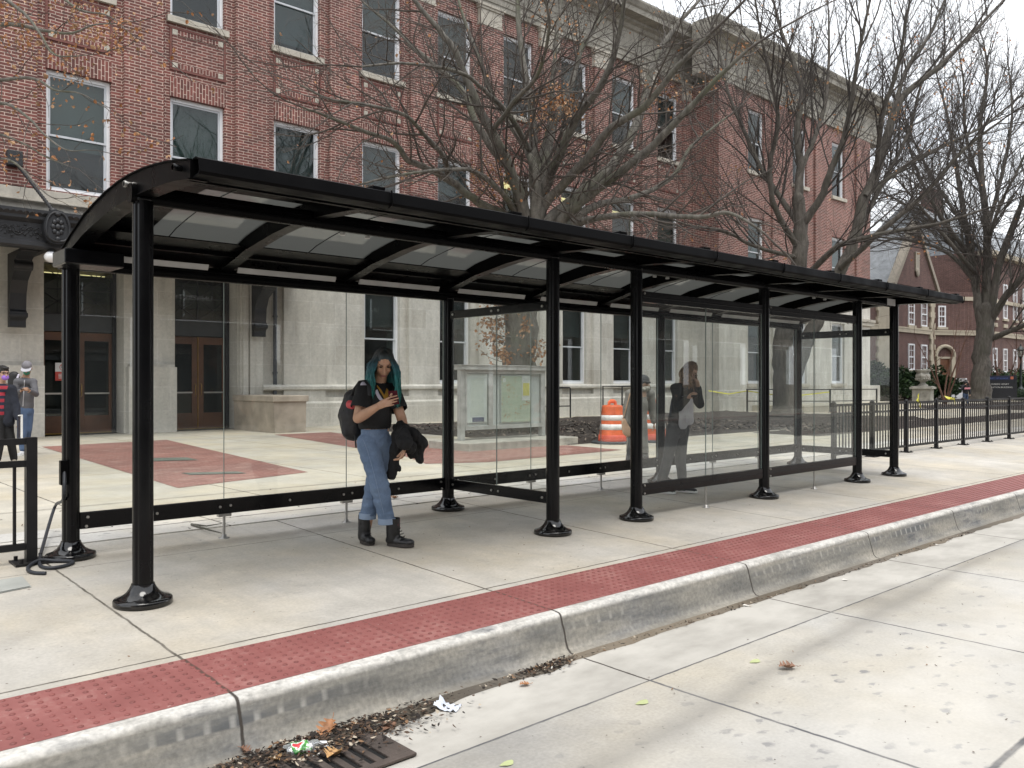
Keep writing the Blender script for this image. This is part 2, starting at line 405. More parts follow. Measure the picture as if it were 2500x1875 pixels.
# brick paving patches in the plaza
M_pave = brick_mat('brick_paving', bw=.2, bh=.1, mort=.006, c1=(.30,.125,.092), c2=(.22,.085,.065), cm=(.30,.20,.16))
def pave_mat():
    m, nt, out = new_mat('brick_paving')
    p = pos(nt); b = N(nt,'TexBrick'); L(nt, p, b.inputs['Vector'])
    b.inputs['Scale'].default_value = 1; b.inputs['Brick Width'].default_value = .21; b.inputs['Row Height'].default_value = .105
    b.inputs['Mortar Size'].default_value = .006; b.inputs['Mortar Smooth'].default_value = .3
    b.inputs['Color1'].default_value = (.26,.118,.095,1); b.inputs['Color2'].default_value = (.19,.08,.065,1); b.inputs['Mortar'].default_value = (.33,.22,.18,1)
    n1 = noise_n(nt, p, .7, 5)
    c = mixc(nt, 1., b.outputs[0], ramp(nt, n1, [(.3,(.8,.8,.8)),(.7,(1.15,1.12,1.1))]), 'MULTIPLY')
    c = mixc(nt, mapr(nt, noise_n(nt, p, 3, 5), .55, .75, 0., .3), c, (.5,.42,.34))
    finish(nt, out, c, .85, b.outputs[1], -.3, .004); return m
M_pave = pave_mat()
for poly in ([(4.49,18.78),(3.95,10.31),(6.02,10.89),(7.09,19.17)],
             [(9.75,19.3),(8.6,12.2),(8.0,10.74),(8.9,10.3),(12.4,10.45),(12.5,12.0),(10.3,12.3),(11.3,19.3)]):
    mb = MB(); mb.poly([(x,y,.074) for x,y in poly]); o = mb.build('brick_paving', M_pave); o['kind']='structure'

# mulch beds
def mulch_mat():
    m, nt, out = new_mat('bark_mulch')
    p = pos(nt); a = noise_n(nt, p, 26, 6, .75); b2 = noise_n(nt, p, 2, 4)
    c = ramp(nt, a, [(.35,(.012,.009,.007)),(.52,(.045,.033,.026)),(.68,(.12,.095,.078))])
    c = mixc(nt, mapr(nt, b2, .35, .7, 0., .3), c, (.06,.045,.036))
    finish(nt, out, c, .95, a, 1., .05); return m
M_mulch = mulch_mat()
def bed(name, x0, x1, y0, y1, h=.12, step=.22, skip=None):
    mb = MB(); nx = max(2,int((x1-x0)/step)); ny = max(2,int((y1-y0)/step)); vs = []
    for i in range(nx+1):
        for j in range(ny+1):
            x = x0+(x1-x0)*i/nx; y = y0+(y1-y0)*j/ny
            e = min(1, min(x-x0, x1-x, y-y0, y1-y)/.5)
            z = .06 + e*(h + .05*noise.noise(Vector((x*.9,y*.9,0))) + .05*noise.noise(Vector((x*5,y*5,1))))
            vs.append((x,y,z))
    mb.add(vs, [(i*(ny+1)+j,(i+1)*(ny+1)+j,(i+1)*(ny+1)+j+1,i*(ny+1)+j+1) for i in range(nx) for j in range(ny)], 0, True)
    o = mb.build(name, M_mulch); o['kind'] = 'stuff'; o['label'] = 'dark bark mulch filling the planting bed by the building'; return o
bed('mulch_bed', 12.55, 31.0, 12.0, 20.6, .10)
bed('mulch_bed', 19.0, 44., 9.9, 12.0, .06)
bed('mulch_bed', 44., 84., 8.6, 19.0, .06, .5)
bed('mulch_bed', 47.5, 82., 22.5, 27., .05, .5)
# loose bark chips lying on the bed, one scatter
random.seed(11); mb = MB()
for i in range(5200):
    x = random.uniform(12.6,23.); y = random.uniform(12.1,19.) if x < 19 else random.uniform(10.0,17.)
    l = random.uniform(.02,.07); a = random.random()*math.pi; t = random.uniform(-.5,.5)
    c = Vector((x,y,.17+random.uniform(-.02,.035))); d = Vector((math.cos(a),math.sin(a),t)).normalized()
    w = d.cross(Vector((random.uniform(-.5,.5),random.uniform(-.5,.5),1))).normalized()*l*.28
    mb.quad(c-d*l-w, c+d*l-w, c+d*l+w, c-d*l+w, random.choice((0,0,1,2)))
o = mb.build('bark_chips', [mat('chip_dark',(.03,.022,.017),.9), mat('chip_mid',(.10,.078,.062),.9), mat('chip_pale',(.22,.18,.145),.9)])
o['kind']='stuff'; o['label']='loose bark chips and shreds lying over the mulch bed'
# ================================================================ BUS SHELTER
M_blk = black_paint('black_gloss_metal')
M_blk2 = black_paint('black_satin_metal', (.0018,.0018,.0020), .28, .045)
M_base = black_paint('black_gloss_base', (.0022,.0023,.0028), .10, .6)
M_gut = black_paint('black_matt_gutter', (.0032,.0032,.0035), .42, .03)
M_steel = mat('zinc_steel', (.42,.41,.39), .42, .12, 8, metal=.9)
M_glass = glass_mat('shelter_glass', (.965,.978,.97), .042, .025)
M_gls2 = glass_mat('windscreen_glass', (.95,.965,.96), .045, .035)
M_gedge = mat('glass_edge', (.16,.2,.19), .3)
def roof_mat():
    # smoked acrylic roof sheet: dim grey light comes through
    m, nt, out = new_mat('smoked_acrylic_roof')
    d = N(nt,'BsdfTranslucent'); d.inputs[0].default_value = (.37,.375,.36,1)
    g = N(nt,'BsdfPrincipled'); g.inputs['Base Color'].default_value = (.010,.010,.010,1); g.inputs['Roughness'].default_value = .07; g.inputs['Specular IOR Level'].default_value = .75
    mx = N(nt,'MixShader'); mx.inputs[0].default_value = .55
    L(nt, g.outputs[0], mx.inputs[1]); L(nt, d.outputs[0], mx.inputs[2]); L(nt, mx.outputs[0], out.inputs[0]); return m
M_roof = roof_mat()

UF = [1.834, 5.387, 6.557, 8.906, 11.271, 12.428]     # front posts
UB = [1.834, 5.387, 8.906, 12.428]                    # back posts
VF, VB = 5.344, 6.857
sh = empty('bus_shelter', (7.1, 6.1, 0.02), 0, 'long black steel bus shelter with curved roof and clear glass panels beside the kerb', 'bus shelter')
def sb(mb, name, mats, bevel=0, parent=None):
    o = mb.build(name, mats, None, bevel)
    par = parent or sh
    o.parent = par; o.matrix_parent_inverse = Matrix.Translation(-Vector(par_world(par)))
    return o
def par_world(o):
    v = Vector(o.location)
    p = o.parent
    while p is not None:
        # children here are kept in world coordinates, so only the root carries an offset
        v = Vector((0,0,0)) if o.type == 'MESH' else v
        p = p.parent
    return v if o.type == 'EMPTY' else Vector((0,0,0))
base_prof = [(.168,0),(.171,.004),(.171,.030),(.166,.037),(.150,.041),(.122,.053),(.097,.072),(.079,.097),(.069,.118),(.067,.125)]
def post(u, v, top):
    z0 = walk_z(v)
    mb = MB()
    # extruded profile: round body with two flat grooved channels
    pr_ = []
    n = 28
    for k in range(n):
        a = 2*math.pi*k/n
        r = .0605
        if k % 7 == 3: r = .055
        pr_.append((u+r*math.cos(a), v+r*math.sin(a)))
    mb.prism(pr_, 'z', z0+.02, top, 0, False)
    o = sb(mb, 'post', M_blk, .003)
    mb = MB(); mb.lathe(base_prof, (u,v,z0), 32)
    sb(mb, 'base_flange', M_base, 0, o)
    mb = MB(); mb.lathe([(.052,0),(.060,.012),(.056,.028),(.03,.036),(.002,.038)], (u,v,top-.004), 18); sb(mb,'post_cap', M_blk, 0, o)
    return o
for u in UF: post(u, VF, 2.455)
for u in UB: post(u, VB, 2.20)
# long beams
def oval_beam(name, v, z, x0, x1, hy, hz):
    mb = MB(); n = 24
    pr_ = []
    for k in range(n):
        a = 2*math.pi*k/n; pr_.append((v+hy*math.copysign(abs(math.cos(a))**.75, math.cos(a)), z+hz*math.copysign(abs(math.sin(a))**.75, math.sin(a))))
    mb.prism(pr_, 'x', x0, x1, 0, True)
    o = sb(mb, name, M_blk2)
    for x in (x0-.006, x1+.0):
        mb = MB(); mb.prism([(v+(p[0]-v)*1.04, z+(p[1]-z)*1.04) for p in pr_], 'x', x, x+.006, 0, False); sb(mb, 'end_cap', M_blk2, 0, o)
    mb = MB()
    for dz in (-.018,.012): mb.box(x0+.08, v-hy-.003, z+dz-.004, x1-.08, v-hy+.006, z+dz+.004)
    sb(mb, 'trim_strip', M_steel if False else M_blk, 0, o)
    return o
oval_beam('front_beam', VF, 2.497, 1.76, 12.50, .042, .058)
oval_beam('back_beam', VB, 2.242, 1.76, 12.50, .046, .056)
# curved roof: profile sampled from the end arch (V,z)
arc = [(6.985,2.30),(6.72,2.40),(6.36,2.51),(6.12,2.556),(5.9,2.59),(5.66,2.613),(5.44,2.622),(5.2,2.617),(5.0,2.603),(4.82,2.584),(4.66,2.562),(4.50,2.535)]
def arc_z(v):
    for (v1,z1),(v2,z2) in zip(arc, arc[1:]):
        if v1 >= v >= v2: return z1+(z2-z1)*(v1-v)/(v1-v2)
    return arc[-1][1]
NB = 9; DU = (12.428-1.834)/NB
for i in range(NB):
    x0 = 1.834+DU*i+.012; x1 = x0+DU-.024
    for nm_, ar_, xa, xb, mt_ in (('roof_panel',[q_ for q_ in arc if q_[0] >= 5.4],x0+(.42 if i == 0 else 0),x1,M_roof),('front_roof_sheet',[q_ for q_ in arc if q_[0] <= 5.45],x0,x1,M_blk2))+((('end_reflection_sheet',[q_ for q_ in arc if q_[0] >= 5.4],x0,x0+.42,M_blk2),) if i == 0 else ()):  # first bay: black sheet added in place of the post's dark reflection
        mb = MB(); k = len(ar_)
        vs = [(x,v,z+dz) for dz in (0,-.006) for x in (xa,xb) for v,z in ar_]
        fs = [(j, j+1, k+j+1, k+j) for j in range(k-1)] + [(2*k+j, 3*k+j, 3*k+j+1, 2*k+j+1) for j in range(k-1)]
        mb.add(vs, fs, 0, True); sb(mb, nm_, mt_)
    mb = MB(); k = 0; vs = []; fs = []
    mb = MB(); xm = (x0+x1)/2; mb.tube([(xm,v,z-.008) for v,z in arc[1:-1]],.004,5); sb(mb,'panel_seam',M_blk)
# arched ribs
def rib(u, w, end=False):
    dep = [.075,.10,.125,.135,.138,.138,.138,.132,.122,.11,.10,.092] if end else [.06,.09,.11,.12,.12,.12,.12,.115,.11,.10,.09,.085]
    top = [(v, z+.012) for v,z in arc]; bot = [(v, z-d) for (v,z),d in zip(arc, dep)]
    mb = MB(); mb.prism(top+bot[::-1], 'x', u-w, u+w, 0, False)
    o = sb(mb, 'roof_rib', M_blk2, .004)
    mb = MB(); mb.prism(top+[(v, z+.004) for v,z in arc][::-1], 'x', u-w*1.25, u+w*1.25)
    sb(mb, 'cover_strip', M_gut, 0, o)
    # bright lower lip of the rib
    mb = MB(); lip = [(v,z-d) for (v,z),d in zip(arc,dep)]
    mb.prism(lip+[(v,z-.006) for v,z in lip[::-1]], 'x', u-w*1.3, u+w*1.3); sb(mb, 'rib_lip', M_blk2, 0, o)
    return o
for i in range(NB+1): rib(1.834+DU*i, .045 if i in (0,NB) else .038, i in (0,NB))
# dark sheet imitating a reflection over the first bay end and roof purlins
for v, h in ((6.60,.05),(4.90,.05)):
    z = arc_z(v)
    mb = MB(); mb.box(1.80, v-.03, z-.022-h, 12.46, v+.03, z-.010); sb(mb, 'purlin', M_blk2)
# back valance: dark inner lining with a pale grey strip in each bay
for i in range(NB):
    x0 = 1.834+DU*i+.045; x1 = x0+DU-.09
    mb = MB(); mb.prism([(6.93,2.315),(6.62,2.40),(6.38,2.44),(6.37,2.43),(6.60,2.385),(6.90,2.30)], 'x', x0, x1)
    sb(mb, 'lining', M_blk2)
    mb = MB(); mb.prism([(6.745,2.262),(6.725,2.305),(6.733,2.308),(6.755,2.264)], 'x', x0+.02, x1-.14)
    sb(mb, 'grey_strip', mat('strip_spot_grey',(.40,.40,.39),.5) if i == 0 else bpy.data.materials['strip_spot_grey'])
# front gutter: folded sheets with visible laps
for i in range(NB+0):
    x0 = 1.834+DU*i-(.03 if i == 0 else 0); x1 = 1.834+DU*(i+1)+(.06 if i == NB-1 else .012)
    off = -.0025*(i % 2)
    mb = MB()
    pg = [(4.505,2.553),(4.46,2.553),(4.425,2.54),(4.412,2.47),(4.425,2.455),(4.50,2.445),(4.56,2.45),(4.56,2.457),(4.50,2.452),(4.43,2.462),(4.42,2.475),(4.432,2.535),(4.46,2.546),(4.505,2.546)]
    mb.prism([(a+off,b) for a,b in pg], 'x', x0, x1)
    o = sb(mb, 'gutter_section', M_gut)
    mb = MB(); mb.tube([(x1-.004,4.409+off,2.548),(x1-.004,4.404+off,2.50),(x1-.004,4.409+off,2.46),(x1-.004,4.44+off,2.447)], .0055, 6); sb(mb, 'lap_seam', M_blk2, 0, o)
    mb = MB(); mb.box(x1-.10, 4.47, 2.553, x1-.01, 4.56, 2.578); sb(mb, 'gutter_clip', M_blk2, .003, o)
mb = MB(); mb.prism([(4.56,2.457),(4.56,2.44),(4.74,2.475),(4.74,2.49)],'x',1.81,12.49); sb(mb,'soffit_trim',M_blk2)
# thin rods poking out of both ends of the roof
for x in (1.74, 12.46):
    for v, z in ((4.62,2.515),(5.40,2.56)) if x < 5 else ((4.62,2.53),):
        d = .09 if x < 5 else .16
        mb = MB(); mb.tube([(x,v,z),(x+d,v,z)], .017, 12); mb.tube([(x,v,z),(x+.012,v,z)] if x<5 else [(x+d-.012,v,z),(x+d,v,z)], .021, 12, 0); sb(mb, 'roof_rod', M_blk if v < 5 else M_steel)
# bright machined end discs seen at the left ends of the beams
for v, z in ((VF,2.497),(VB,2.242)):
    mb = MB(); mb.box(1.764, v-.03, z+.052, 1.87, v+.022, z+.064); sb(mb, 'beam_clip', M_steel, .003)
# glazing ---------------------------------------------------------------
def bolt(mb, x, y, z, ax='y'):
    if ax == 'y': mb.tube([(x,y,z),(x,y-.010,z)], .011, 8)
    else: mb.tube([(x,y,z),(x-.010,y,z)], .011, 8)
def glass_y(x0, x1, v, z0, z1, m):
    mb = MB(); mb.box(x0, v-.005, z0, x1, v+.005, z1, 0)
    o = sb(mb, 'glass_panel', m)
    mb = MB(); mb.box(x1-.0015, v-.0056, z0, x1+.0015, v+.0056, z1); sb(mb, 'glass_edge', M_gedge, 0, o)
    return o
def rail_y(x0, x1, v, z0, z1, bolts, thick=.02):
    mb = MB(); mb.box(x0, v-thick, z0, x1, v+thick, z1)
    mb.box(x0, v-thick-.004, z0+.45*(z1-z0), x1, v-thick+.001, z0+.55*(z1-z0)) if thick > .021 else None
    o = sb(mb, 'rail', M_blk, .004)
    mb = MB()
    for b in bolts: bolt(mb, b[0], v-thick-.001, b[1])
    if bolts: sb(mb, 'bolts', M_steel, 0, o)
    return o
# back wall, three bays
for a, b in zip(UB, UB[1:]):
    x0, x1 = a+.06, b-.06
    zb0, zb1 = .255, .378
    bl = [(x0+.05,zb1-.035),(x0+.04,zb0+.02),(x1-.05,zb1-.035),(x1-.04,zb0+.02)]
    cuts = [x0]+[a+DU*k for k in (1,2)]+[x1]
    for k in (1,2): bl += [(a+DU*k-.045,(zb0+zb1)/2),(a+DU*k+.045,(zb0+zb1)/2+.005)]
    bl += [((cuts[k]+cuts[k+1])/2, (zb0+zb1)/2) for k in range(3)]
    rail_y(x0, x1, VB, zb0, zb1, bl)
    for c0, c1 in zip(cuts, cuts[1:]): glass_y(c0+.002, c1-.002, VB+.012 if False else VB, zb1-.004, 2.19, M_glass)
    for k in (1,2):
        u = a+DU*k; mb = MB()
        mb.tube([(u,VB,walk_z(VB)),(u,VB,.235)], .0115, 10); mb.lathe([(.045,0),(.045,.006),(.02,.01),(.02,.03),(.012,.032)], (u,VB,walk_z(VB)), 14)
        mb.box(u-.055, VB-.022, .232, u+.055, VB+.022, .2555); sb(mb, 'support_pin', M_steel, 0)
# front windscreen, U 6.557..11.271
for a, b in ((UF[2],UF[3]),(UF[3],UF[4])):
    x0, x1 = a+.06, b-.06; mid = (a+b)/2
    rail_y(x0, x1, VF, .232, .345, [(x0+.03,.25),(x0+.03,.33)], .026)
    rail_y(x0, x1, VF, 2.15, 2.255, [(x0+.03,2.235)], .026)
    for c0, c1 in ((x0,mid),(mid,x1)): glass_y(c0+.002, c1-.002, VF, .34, 2.155, M_gls2)
    mb = MB(); mb.tube([(mid,VF,0),(mid,VF,.233)], .0115, 10); mb.lathe([(.04,0),(.04,.006),(.02,.01),(.02,.03),(.012,.032)], (mid,VF,0.), 14); sb(mb, 'support_pin', M_steel)
# cross panels at U=5.387 and at the far end
def cross(u, zt0, zt1, zb0, zb1):
    y0, y1 = VF+.06, VB-.06; mid = (y0+y1)/2
    for z0, z1 in ((zt0,zt1),(zb0,zb1)):
        mb = MB(); mb.box(u-.022, y0, z0, u+.022, y1, z1); o = sb(mb, 'rail', M_blk, .004)
        mb = MB()
        for y in (y0+.05, mid-.05, mid+.05, y1-.05): bolt(mb, u-.022, y, (z0+z1)/2, 'x')
        sb(mb, 'bolts', M_steel, 0, o)
    for a, b in ((y0,mid),(mid,y1)):
        mb = MB(); mb.box(u-.005, a+.002, zb1-.004, u+.005, b-.002, zt0+.004); o = sb(mb, 'glass_panel', M_glass)
        mb = MB(); mb.box(u-.0056, a+.0005, zb1, u+.0056, a+.0035, zt0); sb(mb, 'glass_edge', M_gedge, 0, o)
cross(UF[1], 2.00, 2.08, .265, .365)
cross(UF[5], 2.035, 2.14, .262, .362)
# ceiling lamps and a small sticker under the roof
mb = MB()
for u in (3.4,3.62,7.2,7.42,10.6,10.9): mb.lathe([(.02,0),(.022,.01),(.018,.02)], (u,5.62,2.47), 12)
sb(mb, 'ceiling_spots', bpy.data.materials['strip_spot_grey'])
mb = MB(); mb.box(2.02, 6.79, 2.205, 2.12, 6.797, 2.245); sb(mb, 'sticker', mat('sticker_white',(.55,.55,.55),.5))
mb = MB(); mb.box(1.70, 6.50, 2.19, 2.10, 6.82, 2.30); sb(mb, 'end_bracket', M_blk, .01)
mb = MB(); mb.box(12.1, VF-.048, 2.455, 12.36, VF-.044, 2.55); sb(mb, 'tape_patch', mat('clear_tape',(.5,.5,.5),.35))
# ================================================================ MAIN BUILDING
WV = 22.4
M_brick = brick_mat('facade_brick')
M_bricks = brick_mat('soldier_brick', swap=True, bw=.26, bh=.085)
M_stone = stone_mat('limestone_ashlar')
M_trim = stone_mat('limestone_trim', 1.9, 3., .004, (.47,.44,.385), (.42,.395,.34), (.4,.37,.32), .45)
M_white = mat('white_paint', (.72,.73,.75), .45, .05, 4)
M_sash = mat('sash_grey_white', (.50,.52,.55), .45, .06, 4)
M_pane = glass_mat('window_glass', (.55,.60,.60), .045)
M_blind = mat('roller_blind', (.30,.34,.31), .8, .06, 1.2)
M_blind2 = mat('roller_blind_dark', (.27,.28,.275), .8, .06, 1.2)
M_room = mat('dim_room', (.20,.18,.165), .9, .4, .6)
M_ceil = emit_mat('ceiling_light', (1.,.76,.36), 1.5)
bld = empty('university_building', (18., WV, .07), 0, 'three storey red brick building with limestone ground floor and white sash windows', 'building')
def bb(mb, name, mats, bevel=0, parent=None):
    o = mb.build(name, mats, None, bevel); par = parent or bld
    o.parent = par
    if par is bld: o.matrix_parent_inverse = Matrix.Translation(-Vector(bld.location))
    return o
def wall_holes(mb, u0, u1, z0, z1, V, holes, rev=.3, m=0, m2=None):
    us = sorted({u0,u1,*[h[0] for h in holes],*[h[1] for h in holes]}); us = [u for u in us if u0<=u<=u1]
    for a, b in zip(us, us[1:]):
        c = (a+b)/2; hs = sorted([(h[2],h[3]) for h in holes if h[0]<c<h[1]])
        z = z0
        for h0, h1 in hs:
            if h0 > z: mb.quad((a,V,z),(b,V,z),(b,V,h0),(a,V,h0), m)
            z = max(z, h1)
        if z < z1: mb.quad((a,V,z),(b,V,z),(b,V,z1),(a,V,z1), m)
    mm = m if m2 is None else m2
    for h in holes:
        a,b,c,d = h; W = V+rev
        mb.quad((a,V,c),(a,V,d),(a,W,d),(a,W,c), mm); mb.quad((b,V,c),(b,W,c),(b,W,d),(b,V,d), mm)
        mb.quad((a,V,d),(b,V,d),(b,W,d),(a,W,d), mm); mb.quad((a,V,c),(a,W,c),(b,W,c),(b,V,c), mm)
COLS = [5.45+2.93*k for k in range(-5, 9)]       # left edge of every window bay
WW = 1.47
GF_COLS = [c for c in COLS if c > 13.5]
holes = []
for c in COLS:
    holes.append((c,c+WW,5.96,8.86)); holes.append((c,c+WW,10.95,13.76))
UL, UR = -12.6, 31.17
mb = MB(); wall_holes(mb, UL, UR, 5.9, 14.42, WV, holes, .3)
bb(mb, 'brick_wall', M_brick)
# projecting piers between the bays
for c in COLS[:-1]+[COLS[-1]]:
    a = c+WW+.27; b = min(c+2.93-.22, UR-.02)
    if c == COLS[-1]: b = a+.5
    mb = MB(); mb.box(a, WV-.14, 5.92, b, WV+.02, 13.72); bb(mb, 'brick_pier', M_brick)
    mb = MB()
    for z0, z1, p in ((13.72,13.80,.17),(13.80,14.28,.155),(14.28,14.36,.20),(14.36,14.46,.24)): mb.box(a-(p-.14), WV-p, z0, b+(p-.14), WV+.015, z1)
    bb(mb, 'pier_capital', M_trim, .006)
# window furniture : soldier arches, sills, spandrel panels
for c in COLS:
    mb = MB(); mb.box(c-.02, WV-.012, 8.86+.002, c+WW+.02, WV+.01, 9.36); bb(mb, 'soldier_arch', M_bricks)
    mb = MB(); a, b, z0, z1 = c+.05, c+WW-.05, 9.62, 10.62
    for x0,x1,y0,y1,mm in ((a+.13,b-.13,z1-.13,z1,0),(a+.13,b-.13,z0,z0+.13,0),(a,a+.13,z0+.13,z1-.13,1),(b-.13,b,z0+.13,z1-.13,1)): mb.box(x0,WV-.022,y0,x1,WV+.01,y1,mm)
    for x in (a,b-.13):
        for z in (z0,z1-.13): mb.box(x,WV-.03,z,x+.13,WV+.01,z+.13,2)
    for x in (a-.075,b+.015): mb.box(x,WV-.03,z0,x+.06,WV+.01,z1,3)
    mb.box(a-.075,WV-.03,z1+.01,b+.075,WV+.01,z1+.07,3); mb.box(a-.075,WV-.03,z0-.07,b+.075,WV+.01,z0-.01,3)
    bb(mb, 'spandrel_panel', [M_bricks, M_brick, M_trim, mat('dark_brick',(.155,.062,.052),.85) if 'dark_brick' not in bpy.data.materials else bpy.data.materials['dark_brick']])
# ---- windows : one of each kind, then copies
def make_window(w, h, mid, blind, mt_blind, y0=.12):
    """origin at the lower left corner of the opening, in the wall face"""
    mb = MB(); t = .075
    for x0,z0,x1,z1 in ((0,0,t,h),(w-t,0,w,h),(t,0,w-t,t),(t,h-t*1.3,w-t,h)): mb.box(x0,y0,z0,x1,y0+.16,z1)
    fr = mb.build('window', M_white)
    mb = MB(); s = .05
    for z0, z1, y in ((t,mid+.03,y0+.07),(mid-.03,h-t*1.3,y0+.03)):
        for x0,a0,x1,a1 in ((t,z0,t+s,z1),(w-t-s,z0,w-t,z1),(t+s,z0,w-t-s,z0+s),(t+s,z1-s,w-t-s,z1)): mb.box(x0,y,a0,x1,y+.04,a1)
    o = mb.build('sash', M_sash, fr)
    mb = MB()
    mb.box(t+s,y0+.09,t+s,w-t-s,y0+.095,mid-.02); mb.box(t+s,y0+.05,mid+.02,w-t-s,y0+.055,h-t*1.3-s)
    mb.build('pane', M_pane, fr)
    if blind: 
        mb = MB(); mb.quad((t,y0+.2,h-blind*h),(w-t,y0+.2,h-blind*h),(w-t,y0+.2,h),(t,y0+.2,h)); mb.build('blind', mt_blind, fr)
    return fr
def place_window(proto, u, v, z, first):
    o = proto if first else copy_tree(proto)
    o.location = (u, v, z); o.parent = bld; o.matrix_parent_inverse = Matrix.Translation(-Vector(bld.location)); return o
def sill(u, w, z, V=WV, m=None):
    mb = MB(); mb.box(u-.10, V-.10, z-.17, u+w+.10, V+.13, z); bb(mb, 'sill', m or M_trim, .006)
protos = {}
def win(u, v, z, w, h, mid, blind, dark):
    k = (w,h,blind,dark)
    first = k not in protos
    if first: protos[k] = make_window(w, h, mid, blind, M_blind2 if dark else M_blind)
    return place_window(protos[k], u, v, z, first)
for i, c in enumerate(COLS):
    k = i-5
    bl, dk = {0:(.62,False),1:(.74,False),2:(.5,True),3:(.45,True),4:(.4,True),8:(.8,False)}.get(k, (0,True))
    win(c, WV, 5.96, WW, 2.90, 1.36, bl, dk)
    b3, d3 = [(.5,True),(0,True),(.9,True),(.5,True)][k % 4]
    win(c, WV, 10.95, WW, 2.81, 1.36, b3, d3)
    sill(c, WW, 10.95); 
# stone band at the second floor sill, string course
mb = MB(); mb.box(UL, WV-.16, 5.66, UR-.01, WV+.02, 5.90); mb.box(UL, WV-.20, 5.60, UR-.01, WV+.018, 5.655); bb(mb, 'string_course', M_trim, .01)
# ground floor : ashlar
gh = [(c+.08, c+.08+1.32, 1.31, 4.42) for c in GF_COLS]
DOORS = [(5.40,7.22),(8.50,10.22)]
dh = [(2.1,3.95,.07,4.3)]+[(a,b,.07,4.30) for a,b in DOORS]
mb = MB(); wall_holes(mb, UL, UR, .0, 5.6, WV, gh+dh, .75)
bb(mb, 'stone_wall', M_stone)
for g in gh:
    b, d = {0:(.42,True),1:(.4,True),2:(.38,True)}.get(int((g[0]-14)/2.9) % 3, (.4,True))
    win(g[0], WV, g[2], 1.32, 3.11, 1.42, b, d)
# ashlar pilasters and base mouldings on the ground floor
edges = [(11.55,12.9)]+[(c+WW+.2, c+2.93-.10) for c in GF_COLS[:-1]]
for a, b in edges:
    mb = MB(); mb.box(a, WV-.14, .0, b, WV+.02, 5.45); bb(mb, 'stone_pilaster', M_stone)
for a, b in ((10.9, UR-.02),):
    mb = MB()
    mb.box(a, WV-.24, 0, b, WV+.012, .74); mb.prism([(WV-.24,.74),(WV-.19,.80),(WV-.19,.92),(WV+.012,.92),(WV+.012,.74)],'x',a,b)
    mb.prism([(WV-.17,1.13),(WV-.20,1.16),(WV-.20,1.24),(WV-.15,1.29),(WV+.012,1.29),(WV+.012,1.13)],'x',a,b); bb(mb, 'base_moulding', M_stone)
mb = MB(); mb.box(7.26, WV-.25, 0, 8.46, WV+.01, 1.75); mb.box(7.30, WV-.20, 1.75, 8.42, WV+.012, 1.82); bb(mb, 'pier_base', M_stone)
mb = MB(); mb.box(4.0, WV-.25, 0, 5.36, WV+.01, 1.75); bb(mb, 'pier_base', M_stone)
mb = MB(); mb.box(10.24, WV-.12, 0, 10.92, WV+.01, 5.3); mb.box(10.30, WV-.2, 0, 10.44, WV, 5.0); mb.box(10.5, WV-.2, 0, 10.62, WV, 5.0); bb(mb, 'door_jamb_pilaster', M_stone)
# rooms behind the glass
mb = MB(); mb.quad((UL,WV+1.3,0),(UR+14,WV+1.3,0),(UR+14,WV+1.3,14.4),(UL,WV+1.3,14.4))
for z in (.06,4.9,9.9): mb.quad((UL,WV+.5,z),(UR+14,WV+.5,z),(UR+14,WV+1.29,z),(UL,WV+1.29,z))
bb(mb, 'room', M_room)
mb = MB()
for u, z in ((20.4,8.4),(23.2,8.3),(26.1,8.2)): mb.box(u+.25, WV+.6, z+.22, u+1.1, WV+1.2, z+.25)
mb.box(5.5,WV+1.1,4.02,7.1,WV+1.2,4.12)
bb(mb, 'ceiling_light', M_ceil)
# entablature and cornice
def entab(x0, x1, V, m1=None):
    pf = [(V+.02,14.42),(V-.13,14.42),(V-.13,14.60),(V-.16,14.60),(V-.16,14.80),(V-.20,14.82),(V-.20,14.93),(V-.12,14.95),(V-.12,15.75),(V-.20,15.80),(V-.26,15.92),(V-.40,15.98),(V-.40,16.08),(V-.78,16.14),(V-.78,16.34),(V-.84,16.40),(V-.92,16.56),(V-.92,16.64),(V+.4,16.66),(V+.4,14.42)]
    mb = MB(); mb.prism(pf,'x',x0,x1); return mb
M_corn = stone_mat('weathered_cornice', 1.9, 3., .004, (.33,.315,.275), (.28,.265,.23), (.27,.25,.22), .75)
bb(entab(UL, UR+.3, WV), 'cornice', M_corn)
# ---- projecting right wing
WG = 21.0; WR = 45.6
wl = [33.65+3.92*k for k in range(3)]; ww = 1.36
wh = []
for c in wl: wh += [(c,c+ww,5.96,8.86),(c,c+ww,10.95,13.76)]
mb = MB(); wall_holes(mb, UR+.0, WR, 5.9, 14.42, WG, wh, .3)
mb.quad((UR,WV,5.9),(UR,WG,5.9),(UR,WG,14.42),(UR,WV,14.42)); mb.quad((WR,WG,5.9),(WR,WG+22,5.9),(WR,WG+22,14.42),(WR,WG,14.42))
bb(mb, 'wing_wall', M_brick)
mb = MB(); gw = [(c,c+ww,1.31,4.42) for c in wl]
wall_holes(mb, UR, WR, 0, 5.6, WG, gw, .4); mb.quad((UR,WV,0),(UR,WG,0),(UR,WG,5.6),(UR,WV,5.6)); mb.quad((WR,WG,0),(WR,WG+22,0),(WR,WG+22,5.6),(WR,WG,5.6))
bb(mb, 'wing_stone_wall', M_stone)
mb = MB(); mb.box(UR-.05,WG-.16,5.6,WR+.16,WG+.02,5.9); mb.box(UR-.16,WG,5.6,UR+.02,WV-.21,5.9); mb.box(WR-.02,WG+.03,5.6,WR+.16,WG+22,5.9); bb(mb,'wing_string_course',M_trim,.01)
